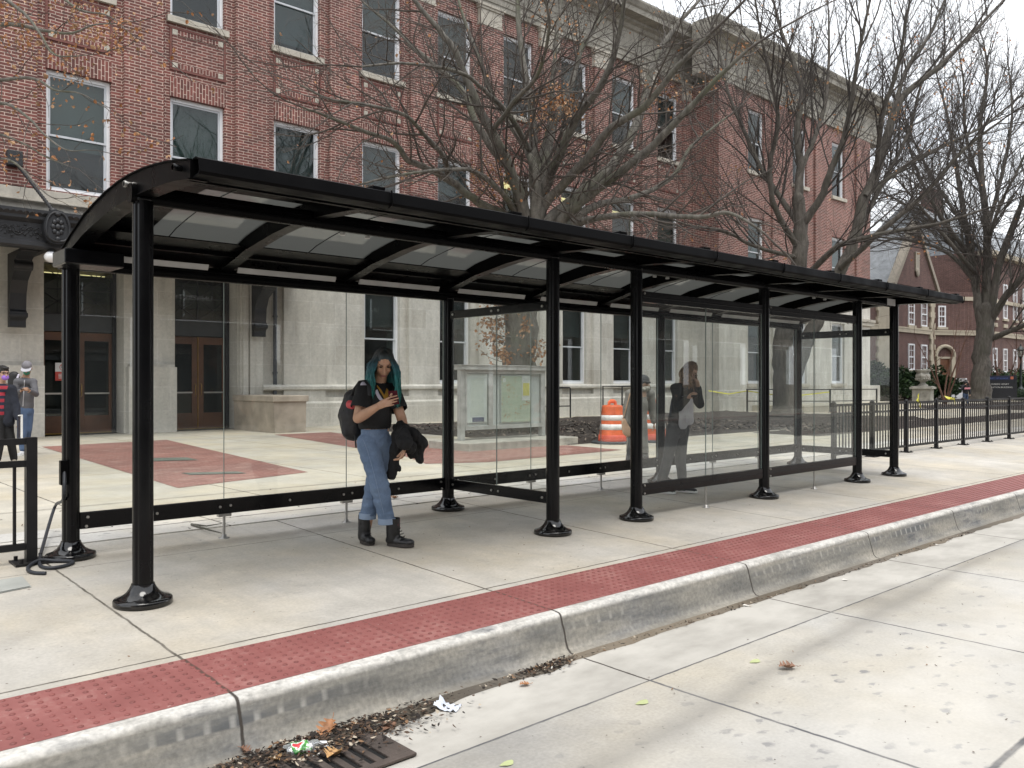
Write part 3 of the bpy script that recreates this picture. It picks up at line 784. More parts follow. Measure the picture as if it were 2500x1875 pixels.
for c in wl:
    win(c, WG, 5.96, ww, 2.90, 1.36, .75, False); win(c, WG, 10.95, ww, 2.81, 1.36, .4, True); win(c, WG, 1.31, ww, 3.11, 1.42, .3, True)
    sill(c, ww, 10.95, WG); sill(c, ww, 5.96+.02, WG); sill(c, ww, 1.31, WG)
    mb = MB(); mb.box(c-.02, WG-.012, 8.862, c+ww+.02, WG+.01, 9.3); bb(mb,'soldier_arch',M_bricks)
for a, b in ((UR+.02,UR+1.2),(35.6,36.9),(39.6,40.7),(WR-1.6,WR-.05)):
    mb = MB(); mb.box(a, WG-.12, 5.92, b, WG+.02, 14.40); bb(mb,'brick_pier',M_brick)
    mb = MB(); mb.box(a, WG-.12, 0, b, WG+.02, 5.5); bb(mb,'stone_pilaster',M_stone)
mb = MB(); mb.box(UR-.2,WG-.28,0,WR+.3,WG+.01,.75); mb.box(UR-.15,WG-.2,.75,WR+.2,WG+.012,1.0); mb.box(WR-1.8,WG-.45,0,WR+.45,WG-.281,1.2); bb(mb,'base_moulding',M_stone,.02)
mb = MB(); mb.box(WR-1.75,WG-.3,4.6,WR+.25,WG+.01,4.75); mb.box(WR-1.7,WG-.25,4.4,WR+.2,WG+.012,4.598); bb(mb,'corner_capital',M_trim,.01)
bb(entab(UR-1.2, WR+1.2, WG), 'wing_cornice', M_corn)
mb = MB(); pfx = [(p[0]-WG,p[1]) for p in [(WG+.02,14.42),(WG-.13,14.42),(WG-.16,14.8),(WG-.20,14.93),(WG-.12,14.95),(WG-.12,15.75),(WG-.26,15.92),(WG-.40,16.08),(WG-1.02,16.14),(WG-1.02,16.34),(WG-1.2,16.62),(WG+.4,16.62)]]
mb.prism([(WR-p[0],p[1]) for p in pfx],'y',WG+.41,WG+22); bb(mb,'side_cornice',M_corn)
M_green = mat('copper_roof',(.11,.16,.145),.6,.25,.6)
mb = MB(); mb.prism([(WG-.6,16.664),(WG+6,18.6),(WG+14,18.6),(WG+22,16.664)],'x',UR+1,WR-.2); mb.prism([(WV-.5,16.668),(WV+6,18.2),(WV+14,18.2),(WV+20,16.668)],'x',UL,UR+1.); bb(mb,'roof',M_green)
# ---- doors
M_wood = mat('door_wood',(.105,.046,.023),.45,.3,2.2,.1,30)
M_wood2 = mat('door_wood_dark',(.12,.05,.024),.45,.3,2.2,.1,30)
M_brass = mat('brass',(.42,.27,.09),.35,.1,8,metal=.9)
M_iron = mat('cast_iron',(.015,.016,.019),.5,.35,3,.25,25)
M_trans = mat('transom_panel',(.045,.05,.055),.5,.15,3)
M_tback = mat('transom_backing_beige',(.34,.30,.235),.8)
def double_door(a, b):
    V = WV+.62; mid = (a+b)/2
    fr = MB(); fr.box(a,V-.02,2.62,b,V+.08,3.04); o_ = bb(fr,'transom_panel',M_trans,.01)
    for x0, x1 in ((a+.02,mid-.012),(mid+.012,b-.02)):
        mb = MB(); st = .15; w = x1-x0
        for p in ((x0,.09,x0+st,2.60),(x1-st,.09,x1,2.60),(x0+st,.09,x1-st,.52),(x0+st,2.40,x1-st,2.60)): mb.box(p[0],V,p[1],p[2],V+.05,p[3])
        d = bb(mb,'door',M_wood,.006)
        mb = MB(); mb.box(x0+st,V+.02,.52,x1-st,V+.028,2.40); bb(mb,'door_pane',M_pane,0,d)
        hx = x1-.07 if x0 < mid-.1 else x0+.07
        mb = MB(); mb.tube([(hx,V-.0,1.0),(hx,V-.06,1.02),(hx,V-.06,1.30),(hx,V-.0,1.32)],.012,8); bb(mb,'handle',M_brass,0,d)
        mb = MB(); mb.box(x0+st,V-.05,1.06,x1-st,V-.02,1.10); bb(mb,'push_bar',M_steel,0,d)
        mb = MB(); mb.box(x0,V-.006,.07,x1,V+.052,.10); bb(mb,'threshold',M_brass,0,d)
    mb = MB(); mb.box(mid-.010,V-.02,.09,mid+.010,V+.03,2.60); bb(mb,'astragal',M_brass)
    # transom grille : squares with crossed diagonals
    mb = MB(); z0, z1 = 3.06, 4.28; nx = 2; nz = 2; dx = (b-a-.04)/nx; dz = (z1-z0)/nz
    for i in range(nx+1): mb.box(a+.02+dx*i-.014,V-.01,z0,a+.02+dx*i+.014,V+.03,z1)
    for j in range(nz+1): mb.box(a+.02,V-.012,z0+dz*j-.014,b-.02,V+.028,z0+dz*j+.014)
    for i in range(nx):
        for j in range(nz):
            x0 = a+.02+dx*i; zz = z0+dz*j
            for p, q in (((x0,zz),(x0+dx,zz+dz)),((x0+dx,zz),(x0,zz+dz))): mb.tube([(p[0],V+.01,p[1]),(q[0],V+.01,q[1])],.011,5)
            mb.ball((x0+dx/2,V,zz+dz/2),.03,.02,.03,8,5)
            mb.tube([(x0+dx/2,V+.01,zz),(x0+dx/2,V+.01,zz+dz)],.007,5); mb.tube([(x0,V+.01,zz+dz/2),(x0+dx,V+.01,zz+dz/2)],.007,5)
    bb(mb,'transom_grille',M_iron)
    mb = MB(); mb.box(a+.02,V+.05,z0,b-.02,V+.056,z1); bb(mb,'transom_pane',M_pane); mb = MB(); mb.quad((a,V+.16,z0),(b,V+.16,z0),(b,V+.16,z1-.22),(a,V+.16,z1-.22)); bb(mb,'transom_backing',M_tback)  # beige plane added behind the grille to brighten the transom
for a, b in [(2.1,3.95)]+DOORS: double_door(a, b)
for a in (7.12,):
    mb = MB(); mb.box(a,WV+.55,.07,a+.09,WV+.72,4.28); bb(mb,'door_frame',M_iron)
mb = MB(); mb.box(10.10,WV+.5,.07,10.20,WV+.72,4.28); bb(mb,'door_frame',M_iron)
# warning notice on the left door: white over red
mb = MB(); V = WV+.61
mb.box(5.80,V-.012,1.62,6.16,V,1.84,1); mb.box(5.80,V-.012,1.40,6.16,V,1.618,0); mb.box(5.87,V-.0145,1.50,6.10,V-.0125,1.53,1); mb.box(5.87,V-.0145,1.455,6.06,V-.0125,1.475,1); mb.box(5.87,V-.0145,1.55,6.09,V-.0125,1.565,1)
mb.tube([(5.98+.08*math.cos(t*.3927),V-.014,1.73+.08*math.sin(t*.3927)) for t in range(17)],.008,5,0,False)
mb.obox((5.98,V-.014,1.735),(.055,0,0),(0,.002,0),(0,0,.012),2); mb.obox((6.015,V-.0142,1.712),(.013,0,0),(0,.002,0),(0,0,.026),2); mb.obox((5.98,V-.0165,1.73),(.055,0,-.055),(.006,0,.006),(0,.001,0),0)
bb(mb,'door_notice',[mat('notice_red',(.50,.06,.045),.5),mat('notice_white',(.7,.7,.7),.5),mat('notice_black',(.02,.02,.02),.5)])
# ---- entrance canopy
can = empty('entrance_canopy',(6.5,20.,4.2),0,'ornate black cast iron canopy with scroll frieze hanging over the entrance doors','canopy')
def cb(mb,name,mats,bevel=0,parent=None):
    o = mb.build(name,mats,None,bevel); par = parent or can; o.parent = par
    if par is can: o.matrix_parent_inverse = Matrix.Translation(-Vector(can.location))
    return o
CV = 20.0; cx0, cx1 = 1.0, 11.8
mb = MB()
pf = [(CV+.30,4.20),(CV+.02,4.20),(CV-.02,4.24),(CV-.02,4.32),(CV+.04,4.36),(CV+.04,4.72),(CV-.01,4.76),(CV-.06,4.80),(CV-.06,4.86),(CV-.12,4.93),(CV-.12,4.99),(CV+.30,4.99)]
mb.prism(pf,'x',cx0,cx1); cb(mb,'frieze',M_iron)
mb = MB(); mb.box(cx0,CV+.31,4.5,cx1,WV-.01,4.66); 
for k in range(9): mb.box(cx0+.3+1.25*k,CV+.31,4.30,cx0+.42+1.25*k,WV-.01,4.498)
cb(mb,'canopy_deck',M_iron)
random.seed(5)
mb = MB()
# scrolling vine relief: wave stem, spiral tendrils and leaf balls
wave = [(cx0+.1+.04*k, CV+.035, 4.54+.09*math.sin(k*.04/.24*math.pi)) for k in range(int((cx1-cx0-.2)/.04))]
mb.tube(wave,.016,6)
x = cx0+.2; sgn = 1
while x < cx1-.3:
    c = (x+.12, CV+.035, 4.54-.02*sgn)
    sp = [(c[0]+r*math.cos(t), c[1], c[2]+sgn*r*math.sin(t)) for t, r in ((k*.45, .105*(1-k/18)) for k in range(15))]
    mb.tube(sp,.013,5)
    for q in range(5):
        a = q*1.25; mb.ball((c[0]+.11*math.cos(a), CV+.03, c[2]+.11*math.sin(a)),.028,.018,.02,7,5)
    mb.ball((c[0],CV+.03,c[2]),.03,.025,.03,8,5)
    x += .24; sgn = -sgn
for k in range(int((cx1-cx0)/.12)): mb.obox((cx0+.06+.12*k,CV-.09,4.93),(.03,0,.02),(0,.04,0),(-.01,0,.015))
cb(mb,'scroll_relief',M_iron)
for cx in (2.2,5.05,8.4,11.3):
    mb = MB(); n = 20
    pts = [(cx+.26*math.copysign(abs(math.cos(a))**.7,math.cos(a))*(1-.12*math.sin(a)), 4.66+.36*math.sin(a)) for a in (2*math.pi*k/n for k in range(n))]
    mb.prism(pts,'y',CV-.17,CV+.04); cb(mb,'cartouche',M_iron,.02)
    mb = MB(); rim = [(cx+(p[0]-cx)*.86,CV-.185,4.66+(p[1]-4.66)*.86) for p in pts]; mb.tube(rim+[rim[0],rim[1]],.025,6,0,False)
    for q in range(8):
        a = q*math.pi/4; mb.ball((cx+.09*math.cos(a),CV-.18,4.66+.14*math.sin(a)),.05,.03,.055,8,5)
    mb.ball((cx,CV-.19,4.66),.06,.04,.06,9,6); mb.ball((cx,CV-.18,4.93),.07,.04,.05,9,6); mb.ball((cx,CV-.18,4.40),.06,.04,.06,9,6)
    cb(mb,'cartouche_relief',M_iron)
# scrolled wall brackets
def bracket(u):
    mb = MB(); w = .17
    pf = [(WV-.26,2.62),(WV-.42,2.62),(WV-.42,2.78),(WV-.52,2.86),(WV-.50,2.98),(WV-.44,3.02),(WV-.48,3.4),(WV-.62,3.68),(WV-.92,3.86),(WV-1.0,3.98),(WV-.98,4.12),(WV-1.15,4.18),(WV-1.5,4.24),(WV-1.5,4.298),(WV-.255,4.298)]
    mb.prism(pf,'x',u-w,u+w); o = cb(mb,'bracket',M_iron,.02)
    for v_, z_, r_ in ((.9,3.99,.11),(.46,2.9,.06)): mb = MB(); mb.tube([(u-w-.02,WV-v_,z_),(u+w+.02,WV-v_,z_)],r_,14); cb(mb,'bracket_scroll',M_iron,0,o)
for u in (1.5,4.76,10.68): bracket(u)
# support rods with wall anchors
for u0, z0, u1 in ((1.9,6.5,2.2),(4.74,6.5,5.0),(8.1,6.5,8.4),(11.2,6.5,11.3)):
    mb = MB(); mb.tube([(u0,WV-.15,z0),(u1,CV-.02,5.02)],.032,8); 
    a, b = Vector((u0,WV-.15,z0)), Vector((u1,CV-.02,5.02))
    for k in range(1,24): mb.ball(a.lerp(b,k/24),.043,None,None,7,4)
    mb.ball(b,.09,.07,.07,8,6); o = cb(mb,'support_rod',M_iron)
    mb = MB(); mb.box(u0-.16,WV-.30,z0-.16,u0+.16,WV+.0,z0+.2); cb(mb,'rod_anchor',M_iron,.02,o)
M_globe = mat('opal_globe',(.80,.80,.82),.18,.02,2,Subsurface_Weight=0.)
def globe(u):
    r = empty('globe_lamp',(u,CV+.05,4.2),0,None,None,'globe lamps under the canopy')
    mb = MB(); mb.ball((0,0,-.16),.145,.145,.12,24,14); mb.build('globe',M_globe,r)
    mb = MB(); mb.lathe([(.07,-.07),(.08,-.045),(.05,-.02),(.03,0),(.03,.06)],(0,0,0),14); mb.build('fitting',M_iron,r); return r
tag(globe(4.98),'white opal globe lamp hanging under the front edge of the iron canopy','lamp')
tag(globe(8.30),'second white globe lamp hanging under the canopy, behind the shelter roof','lamp')
# downpipe, stone cheek block by the doors
mb = MB(); mb.tube([(11.29,WV-.10,.9),(11.29,WV-.10,5.5)],.055,10)
for z in (1.6,3.2,4.8): mb.lathe([(.07,0),(.075,.03),(.07,.06)],(11.29,WV-.10,z),10)
mb.box(11.2,WV-.2,.72,11.38,WV-.02,.95)
tag(mb.build('downpipe',mat('pipe_grey',(.06,.065,.075),.5)),'dark grey downpipe running down the stone wall beside the iron bracket','downpipe')
mb = MB()
mb.box(9.95,19.75,.86,10.95,WV-.26,1.02,0); mb.prism([(10.02,.0),(10.88,.0),(10.90,.86),(9.99,.86)],'y',19.80,WV-.255,0)
tag(mb.build('stone_block',mat('weathered_block',(.34,.295,.24),.9,.35,1.6,.4,18),None,.02),'low weathered stone cheek block standing by the entrance doors','stone block')
# ================================================================ TREES
def bark_mat(name, lo, hi, moss=None, vs=1.):
    m, nt, out = new_mat(name)
    p = pos(nt); s = sepxyz(nt, p)
    st = comb(nt, math_n(nt,'MULTIPLY',s[0],3.*vs), math_n(nt,'MULTIPLY',s[1],3.*vs), math_n(nt,'MULTIPLY',s[2],.7*vs))
    n1 = noise_n(nt, st, 3.5, 7, .65); n2 = noise_n(nt, p, 1.1, 4)
    c = ramp(nt, n1, [(.32,lo),(.66,hi)])
    if moss: c = mixc(nt, mapr(nt, n2, .48, .68, 0., .75), c, moss)
    finish(nt, out, c, .9, n1, .6, .03); return m
M_beech = bark_mat('beech_bark', (.058,.053,.045), (.17,.158,.137), (.095,.10,.062))
M_beech_twig = mat('beech_twig', (.072,.061,.052), .85, .35, 2.)
M_oak = bark_mat('dark_bark', (.042,.037,.031), (.13,.115,.098), (.07,.066,.05))
M_oak_twig = mat('dark_twig', (.050,.042,.037), .85, .3, 2.)
M_red = bark_mat('cinnamon_bark', (.06,.03,.022), (.15,.075,.05))
M_leafs = [mat('dead_leaf_tan', (.40,.235,.125), .7, .2, 9), mat('dead_leaf_orange', (.34,.145,.05), .7, .2, 9), mat('dead_leaf_brown', (.22,.12,.06), .7, .2, 9)]
ZUP = Vector((0,0,1))
class Tree:
    def __init__(s, seed):
        s.rng = random.Random(seed); s.big = MB(); s.small = MB(); s.leaf = MB(); s.tips = []
    def rv(s, a=1.):
        r = s.rng; return Vector((r.gauss(0,a), r.gauss(0,a), r.gauss(0,a)))
    def tube(s, pts, rad):
        r = max(rad); n = 10 if r > .12 else 7 if r > .05 else 5 if r > .018 else 3
        mb = s.big if r > .045 else s.small
        mb.tube(pts, rad, n, 0, False)
    def path(s, p, d, length, r0, r1, n, wig, up):
        pts = [p.copy()]; rad = [r0]; d = d.normalized()
        for i in range(n):
            d = (d + s.rv(wig) + ZUP*up).normalized()
            p = p + d*(length/n); pts.append(p.copy()); rad.append(r0+(r1-r0)*(i+1)/n)
        return pts, rad
    def smooth(s, pts, rad, sub=4, jit=0.):
        P_ = [pts[0]]+list(pts)+[pts[-1]]; o = []; q = []
        for i in range(1, len(P_)-2):
            for k in range(sub):
                t = k/sub; a,b,c,d = P_[i-1],P_[i],P_[i+1],P_[i+2]
                v = .5*((2*b)+(c-a)*t+(2*a-5*b+4*c-d)*t*t+(3*b-a-3*c+d)*t**3)
                rr = rad[i-1]+(rad[i]-rad[i-1])*t
                o.append(v+s.rv(jit*rr)); q.append(rr)
        o.append(Vector(pts[-1])); q.append(rad[-1]); return o, q
    def limb(s, pts, rad, spec, start=.15, dens=1.):
        """thick limb along pts; side branches follow spec"""
        pts, rad = s.smooth([Vector(p) for p in pts], rad, 5, .10)
        s.tube(pts, rad)
        s.spawn(pts, rad, spec, 0, start, dens)
        return pts, rad
    def spawn(s, pts, rad, spec, lv, start, dens=1.):
        if lv >= len(spec): return
        sp = spec[lv]; r = s.rng
        seg = [(b-a).length for a, b in zip(pts, pts[1:])]; tot = sum(seg)
        if tot < .05: return
        cnt = max(1, int(tot*sp['per']*dens*(1-start)+r.random()))
        for k in range(cnt):
            t = (start+(1-start)*(k+r.random())/cnt)*tot; acc = 0
            for i, l in enumerate(seg):
                if acc+l >= t: break
                acc += l
            f = (t-acc)/max(l,1e-6); p = pts[i].lerp(pts[i+1], f); d = (pts[i+1]-pts[i]).normalized()
            rr = rad[i]+(rad[i+1]-rad[i])*f
            side = d.cross(s.rv()).normalized()
            ang = r.uniform(*sp['ang'])
            nd = d*math.cos(ang)+side*math.sin(ang)
            nd = (nd+ZUP*sp.get('up0',.1)).normalized()
            ln = sp['len']*r.uniform(.55,1.25)*(1-.45*t/tot)
            r0 = min(rr*.62, sp['r']*r.uniform(.7,1.2)*(1-.3*t/tot))
            pp, qq = s.path(p, nd, ln, r0, sp.get('r1',.3)*r0, sp['n'], sp['wig'], sp['up'])
            s.tube(pp, qq)
            if lv == len(spec)-1: s.tips.append(pp)
            s.spawn(pp, qq, spec, lv+1, .12)
        # the limb keeps growing into its own leader
        if lv == 0 and sp.get('lead', True):
            d = (pts[-1]-pts[-2]).normalized()
            pp, qq = s.path(pts[-1], d, sp['len']*.9, rad[-1], .006, 7, .10, sp['up'])
            s.tube(pp, qq); s.spawn(pp, qq, spec, 1, .0)
    def leaves(s, pts, spread, count, size=.05, droop=.6):
        r = s.rng
        for k in range(count):
            a = pts[r.randrange(len(pts))]
            s.leaf1(Vector(a)+s.rv(spread), size, droop)
    def leaf1(s, p, size, droop=.6):
        r = s.rng; l = size*r.uniform(.7,1.3)
        d = (s.rv()+Vector((0,0,-droop*1.5))).normalized(); w = d.cross(s.rv()).normalized()*l*.36; nrm = d.cross(w).normalized()*l*.16
        a, b = p, p+d*l; m1 = p+d*l*.35; m2 = p+d*l*.7
        s.leaf.add([a, m1-w+nrm, m1, m1+w+nrm, m2-w*.7+nrm*1.5, m2+nrm*.4, m2+w*.7+nrm*1.5, b], [(0,2,1),(0,3,2),(1,2,5,4),(2,3,6,5),(4,5,7),(5,6,7)], r.choice((0,0,1,1,2)))
    def finish(s, name, base, label, mats, group=None):
        t = empty(name, base, 0, label, 'tree', group)
        for mb, nm, mt in ((s.big,'trunk',mats[0]),(s.small,'crown',mats[1]),(s.leaf,'dead_leaves',M_leafs)):
            if mb.v:
                o = mb.build(nm, mt, t); o.matrix_parent_inverse = Matrix.Translation(-Vector(base))
        return t
def zpt(img, base, d):
    """photo crop coordinates -> world"""
    return lambda x, y, off=0.: P(base[0]+x/2.458, base[1]+y/2.458, d+off)

# ---- big beech in front of the facade, many ascending limbs
D1 = 20.4
q = zpt(None, (800,0), D1); c5 = zpt(None, (800,600), D1)
T = Tree(7)
sp1 = [dict(per=3.2,len=2.7,r=.030,ang=(.45,1.05),n=7,wig=.13,up=.03,up0=.05),
       dict(per=4.2,len=1.25,r=.0105,ang=(.5,1.1),n=5,wig=.16,up=.02,up0=.0),
       dict(per=5.2,len=.52,r=.0056,ang=(.5,1.1),n=3,wig=.16,up=.01,up0=0.,r1=.5)]
trunk = [c5(1150,1010), c5(1148,880), c5(1145,700), c5(1150,500), c5(1160,250), q(1240,1500), q(1258,1420)]
T.limb(trunk, [.56,.46,.40,.39,.41,.42,.30], [], 1.)
T.big.lathe([(.75,-.1),(.66,.02),(.55,.18),(.46,.4)], trunk[0], 14)
T.big.ball(q(1256,1425),.33,.33,.42,14,9)
limbs = [
 ([(1200,1330,0),(1090,1000,-.4),(960,750,-.8),(850,520,-1.),(760,300,-1.2),(600,100,-1.4),(440,-90,-1.6)], [.21,.175,.15,.125,.10,.075,.05]),
 ([(1060,990,-.3),(900,760,-.2),(820,560,.2),(680,420,.5),(520,290,.8),(400,170,1.),(220,20,1.3)], [.13,.115,.10,.085,.07,.055,.035]),
 ([(1250,1300,0),(1230,900,.3),(1220,650,.6),(1160,300,.9),(1140,0,1.2),(1150,-260,1.4)], [.20,.15,.13,.105,.08,.05]),
 ([(1280,1200,0),(1330,850,.6),(1420,600,1.2),(1470,480,1.5),(1530,280,1.8),(1640,100,2.),(1700,-120,2.2)], [.18,.14,.125,.11,.09,.065,.04]),
 ([(1300,1150,0),(1410,880,-.6),(1500,700,-1.),(1620,540,-1.5),(1700,380,-1.8),(1760,150,-2.2),(1790,-100,-2.6)], [.18,.14,.12,.105,.09,.07,.045]),
 ([(1290,1250,0),(1560,950,-1.),(1700,770,-1.6),(1900,640,-2.2),(2100,400,-2.8),(2300,200,-3.3)], [.17,.13,.115,.10,.08,.05]),
 ([(1360,1290,0),(1700,1000,.6),(1880,680,1.2),(1950,400,1.6),(2060,200,2.),(2230,0,2.4)], [.20,.165,.14,.115,.085,.05]),
 ([(1380,1330,0),(1560,1180,-.4),(1900,920,-1.),(2120,700,-1.4),(2330,480,-1.8),(2520,300,-2.1)], [.19,.15,.125,.10,.075,.045]),
 ([(1420,1350,0),(1620,1230,.6),(1850,1180,1.3),(2070,1060,1.8),(2180,880,2.2),(2400,700,2.6)], [.15,.115,.095,.08,.06,.035]),
 ([(1440,1370,0),(1600,1310,-1.),(1900,1285,-2.),(2212,1305,-3.),(2420,1280,-3.6),(2620,1400,-4.1)], [.14,.105,.09,.07,.05,.03]),
 ([(1100,1310,0),(900,1210,-.6),(740,1090,-1.),(600,1010,-1.4),(480,960,-1.8),(430,890,-2.),(370,840,-2.2),(200,780,-2.7),(0,700,-3.2),(-160,640,-3.6)], [.16,.13,.11,.10,.09,.08,.07,.055,.04,.025]),
 ([(1130,1270,0),(1010,1120,-1.2),(870,1025,-1.8),(680,1020,-2.4),(430,1050,-3.),(200,1105,-3.6)], [.10,.08,.06,.05,.04,.025]),
 ([(1210,900,.2),(1090,690,-.6),(960,560,-1.2),(830,450,-1.8),(640,400,-2.4),(440,380,-3.),(200,400,-3.6)], [.10,.085,.07,.06,.05,.04,.025]),
 ([(720,1040,-1.),(690,930,-1.6),(590,820,-2.),(460,690,-2.6),(240,630,-3.2),(0,590,-3.8),(-180,500,-4.2)], [.085,.075,.065,.055,.045,.032,.02]),
 ([(1250,1100,0),(1330,760,1.6),(1350,480,2.4),(1380,180,3.),(1420,-80,3.4)], [.14,.11,.09,.07,.045]),
 ([(1240,1000,0),(1010,620,2.),(900,330,2.8),(800,60,3.4),(760,-160,3.8)], [.13,.10,.08,.055,.035]),
 ([(980,800,-.7),(1130,600,-1.8),(1240,480,-2.6),(1300,330,-3.2),(1330,120,-3.8),(1280,-60,-4.2)], [.085,.07,.06,.05,.04,.03]),
]
for i, (pts, rad) in enumerate(limbs):
    rad = [r_*.74 for r_ in rad]
    if i in (0,2,3,4,5,6,7,8,9,10,11,14,15): pts = [(1252,1455,0)]+list(pts); rad = [rad[0]*1.15]+rad
    T.limb([q(*p) for p in pts], rad, sp1, .12 if i not in (9,10,11,13) else .05)
# clusters of old leaves that never fell
for c, n_, sprd in (((1340,610),190,.26),((1450,640),150,.2),((1290,690),80,.25),((960,1060),190,.32),((1010,1090),60,.25),((1260,1160),30,.2),((460,1010),25,.15),((210,1130),25,.12),((1400,20),120,.5),((1990,580),60,.3),((2080,560),50,.25)):
    T.leaves([q(*c, random.uniform(-.8,.8)) for k in range(6)], sprd, n_, .075)
# skirt of leafy shoots round the lower trunk
for k in range(70):
    a = T.rng.uniform(-2.6,.9); z = T.rng.uniform(1.6,4.0)
    cc = Vector((trunk[1].x, trunk[1].y, 0)); dirv = Vector((math.cos(a+YAW-1.57),math.sin(a+YAW-1.57),.25))
    dirv = Vector((-FX*.6+RX*math.sin(a)*1., -FY*.6+RY*math.sin(a)*1., .15+T.rng.uniform(-.15,.25)))
    p0 = cc+dirv*.35+Vector((0,0,z))
    pp, rr = T.path(p0, dirv, T.rng.uniform(.25,.95), .010, .003, 6, .12, .01)
    T.tube(pp, rr)
    T.leaves(pp[2:], .05, T.rng.randint(9,20), .085, .5)
for tp in T.rng.sample(T.tips, 260): T.leaf1(tp[-1], .07)
T.finish('beech_tree', (trunk[0].x, trunk[0].y, .1), 'large grey beech with wide bare crown, dead leaves round its trunk, behind the map board', [M_beech, M_beech_twig])

# ---- second tree, forked low, seen through the right end of the shelter
D2 = 29.5
q3 = zpt(None, (1600,0), D2); q6 = zpt(None, (1600,600), D2)
T = Tree(21)
sp2 = [dict(per=2.7,len=4.2,r=.036,ang=(.3,.75),n=9,wig=.07,up=.035,up0=.15),
       dict(per=2.9,len=1.9,r=.0135,ang=(.35,.8),n=6,wig=.10,up=.03,up0=.08),
       dict(per=4.9,len=.95,r=.0072,ang=(.35,.9),n=4,wig=.12,up=.02,up0=.05,r1=.5)]
b = q6(790,1000)
T.limb([b, q6(770,800), q6(770,560), q6(800,300), q3(860,1620), q3(868,1350), q3(850,1180)], [.42,.36,.33,.30,.27,.24,.20], [], 1.)
T.big.lathe([(.62,-.1),(.52,.05),(.44,.25),(.37,.5)], b, 12)
T.limb([q6(810,850), q6(880,650,.2), q6(960,470,.4), q6(1030,330,.6), q3(1100,1640,.8), q3(1190,1450,1.), q3(1250,1200,1.2), q3(1340,990,1.4), q3(1420,720,1.6), q3(1500,560,1.8), q3(1700,400,2.), q3(1950,150,2.4), q3(2150,-60,2.8)], [.27,.25,.24,.23,.22,.20,.185,.17,.15,.12,.09,.06,.035], sp2, .35)
for pts, rad in [
 ([(850,1200,0),(870,1000,.2),(850,760,.5),(880,560,.8),(840,400,1.),(760,200,1.4),(700,-40,1.8)], [.20,.17,.14,.12,.095,.07,.04]),
 ([(880,1360,0),(990,1190,-.5),(1060,1010,-.9),(1130,830,-1.2),(1180,600,-1.6),(1220,320,-2.),(1290,0,-2.4)], [.18,.15,.13,.115,.095,.07,.04]),
 ([(870,1500,0),(720,1250,-.7),(690,980,-1.),(740,740,-1.4),(700,500,-1.8),(640,250,-2.2),(600,0,-2.6)], [.14,.115,.10,.085,.07,.05,.03]),
 ([(860,1350,0),(640,1020,.8),(540,800,1.2),(440,560,1.6),(380,300,2.),(300,60,2.4)], [.13,.105,.085,.07,.05,.03]),
 ([(930,1630,0),(1080,1490,-1.),(1200,1440,-1.6),(1420,1390,-2.2),(1700,1340,-3.),(1960,1260,-3.6)], [.14,.12,.105,.085,.06,.035]),
 ([(1110,1610,.6),(1350,1390,-.6),(1600,1180,-1.2),(1850,900,-1.8),(2080,720,-2.4)], [.13,.11,.09,.065,.035]),
 ([(1260,1180,1.),(1480,1010,2.),(1720,880,2.6),(1960,760,3.2),(2212,560,3.8)], [.12,.10,.08,.06,.035]),
 ([(1330,1000,1.2),(1360,700,.4),(1450,420,0.),(1500,150,-.4),(1540,-100,-.8)], [.12,.10,.08,.055,.03]),
 ([(1420,720,1.5),(1500,430,2.4),(1650,200,3.),(1760,-60,3.6)], [.11,.09,.065,.035]),
 ([(860,1050,.2),(1000,700,1.6),(1040,400,2.4),(1040,100,3.)], [.12,.095,.065,.035]),
 ([(870,1550,0),(600,1480,-1.4),(420,1390,-2.),(200,1350,-2.8),(60,1300,-3.2)], [.09,.075,.06,.04,.025]),
 ([(1200,1420,.9),(1320,1180,2.6),(1520,800,3.8),(1600,500,4.6),(1760,260,5.2)], [.12,.10,.08,.055,.03]),
]: T.limb([q3(*p) for p in pts], [r_*.84 for r_ in rad], sp2, .10)
for c, n_ in (((520,300),50),((800,640),50),((1150,780),45),((1150,860),30),((1840,370),25),((1760,550),30),((1560,260),18),((480,1020),22),((1440,690),30),((1620,1470),18),((330,470),35)):
    T.leaves([q3(*c, random.uniform(-1,1)) for k in range(5)], .22, n_, .09)
for tp in T.rng.sample(T.tips, 330): T.leaf1(tp[-1], .085)
T.finish('forked_tree', (b.x,b.y,.1), 'dark bare tree with a trunk forked low, seen through the far end of the shelter', [M_oak, M_oak_twig])

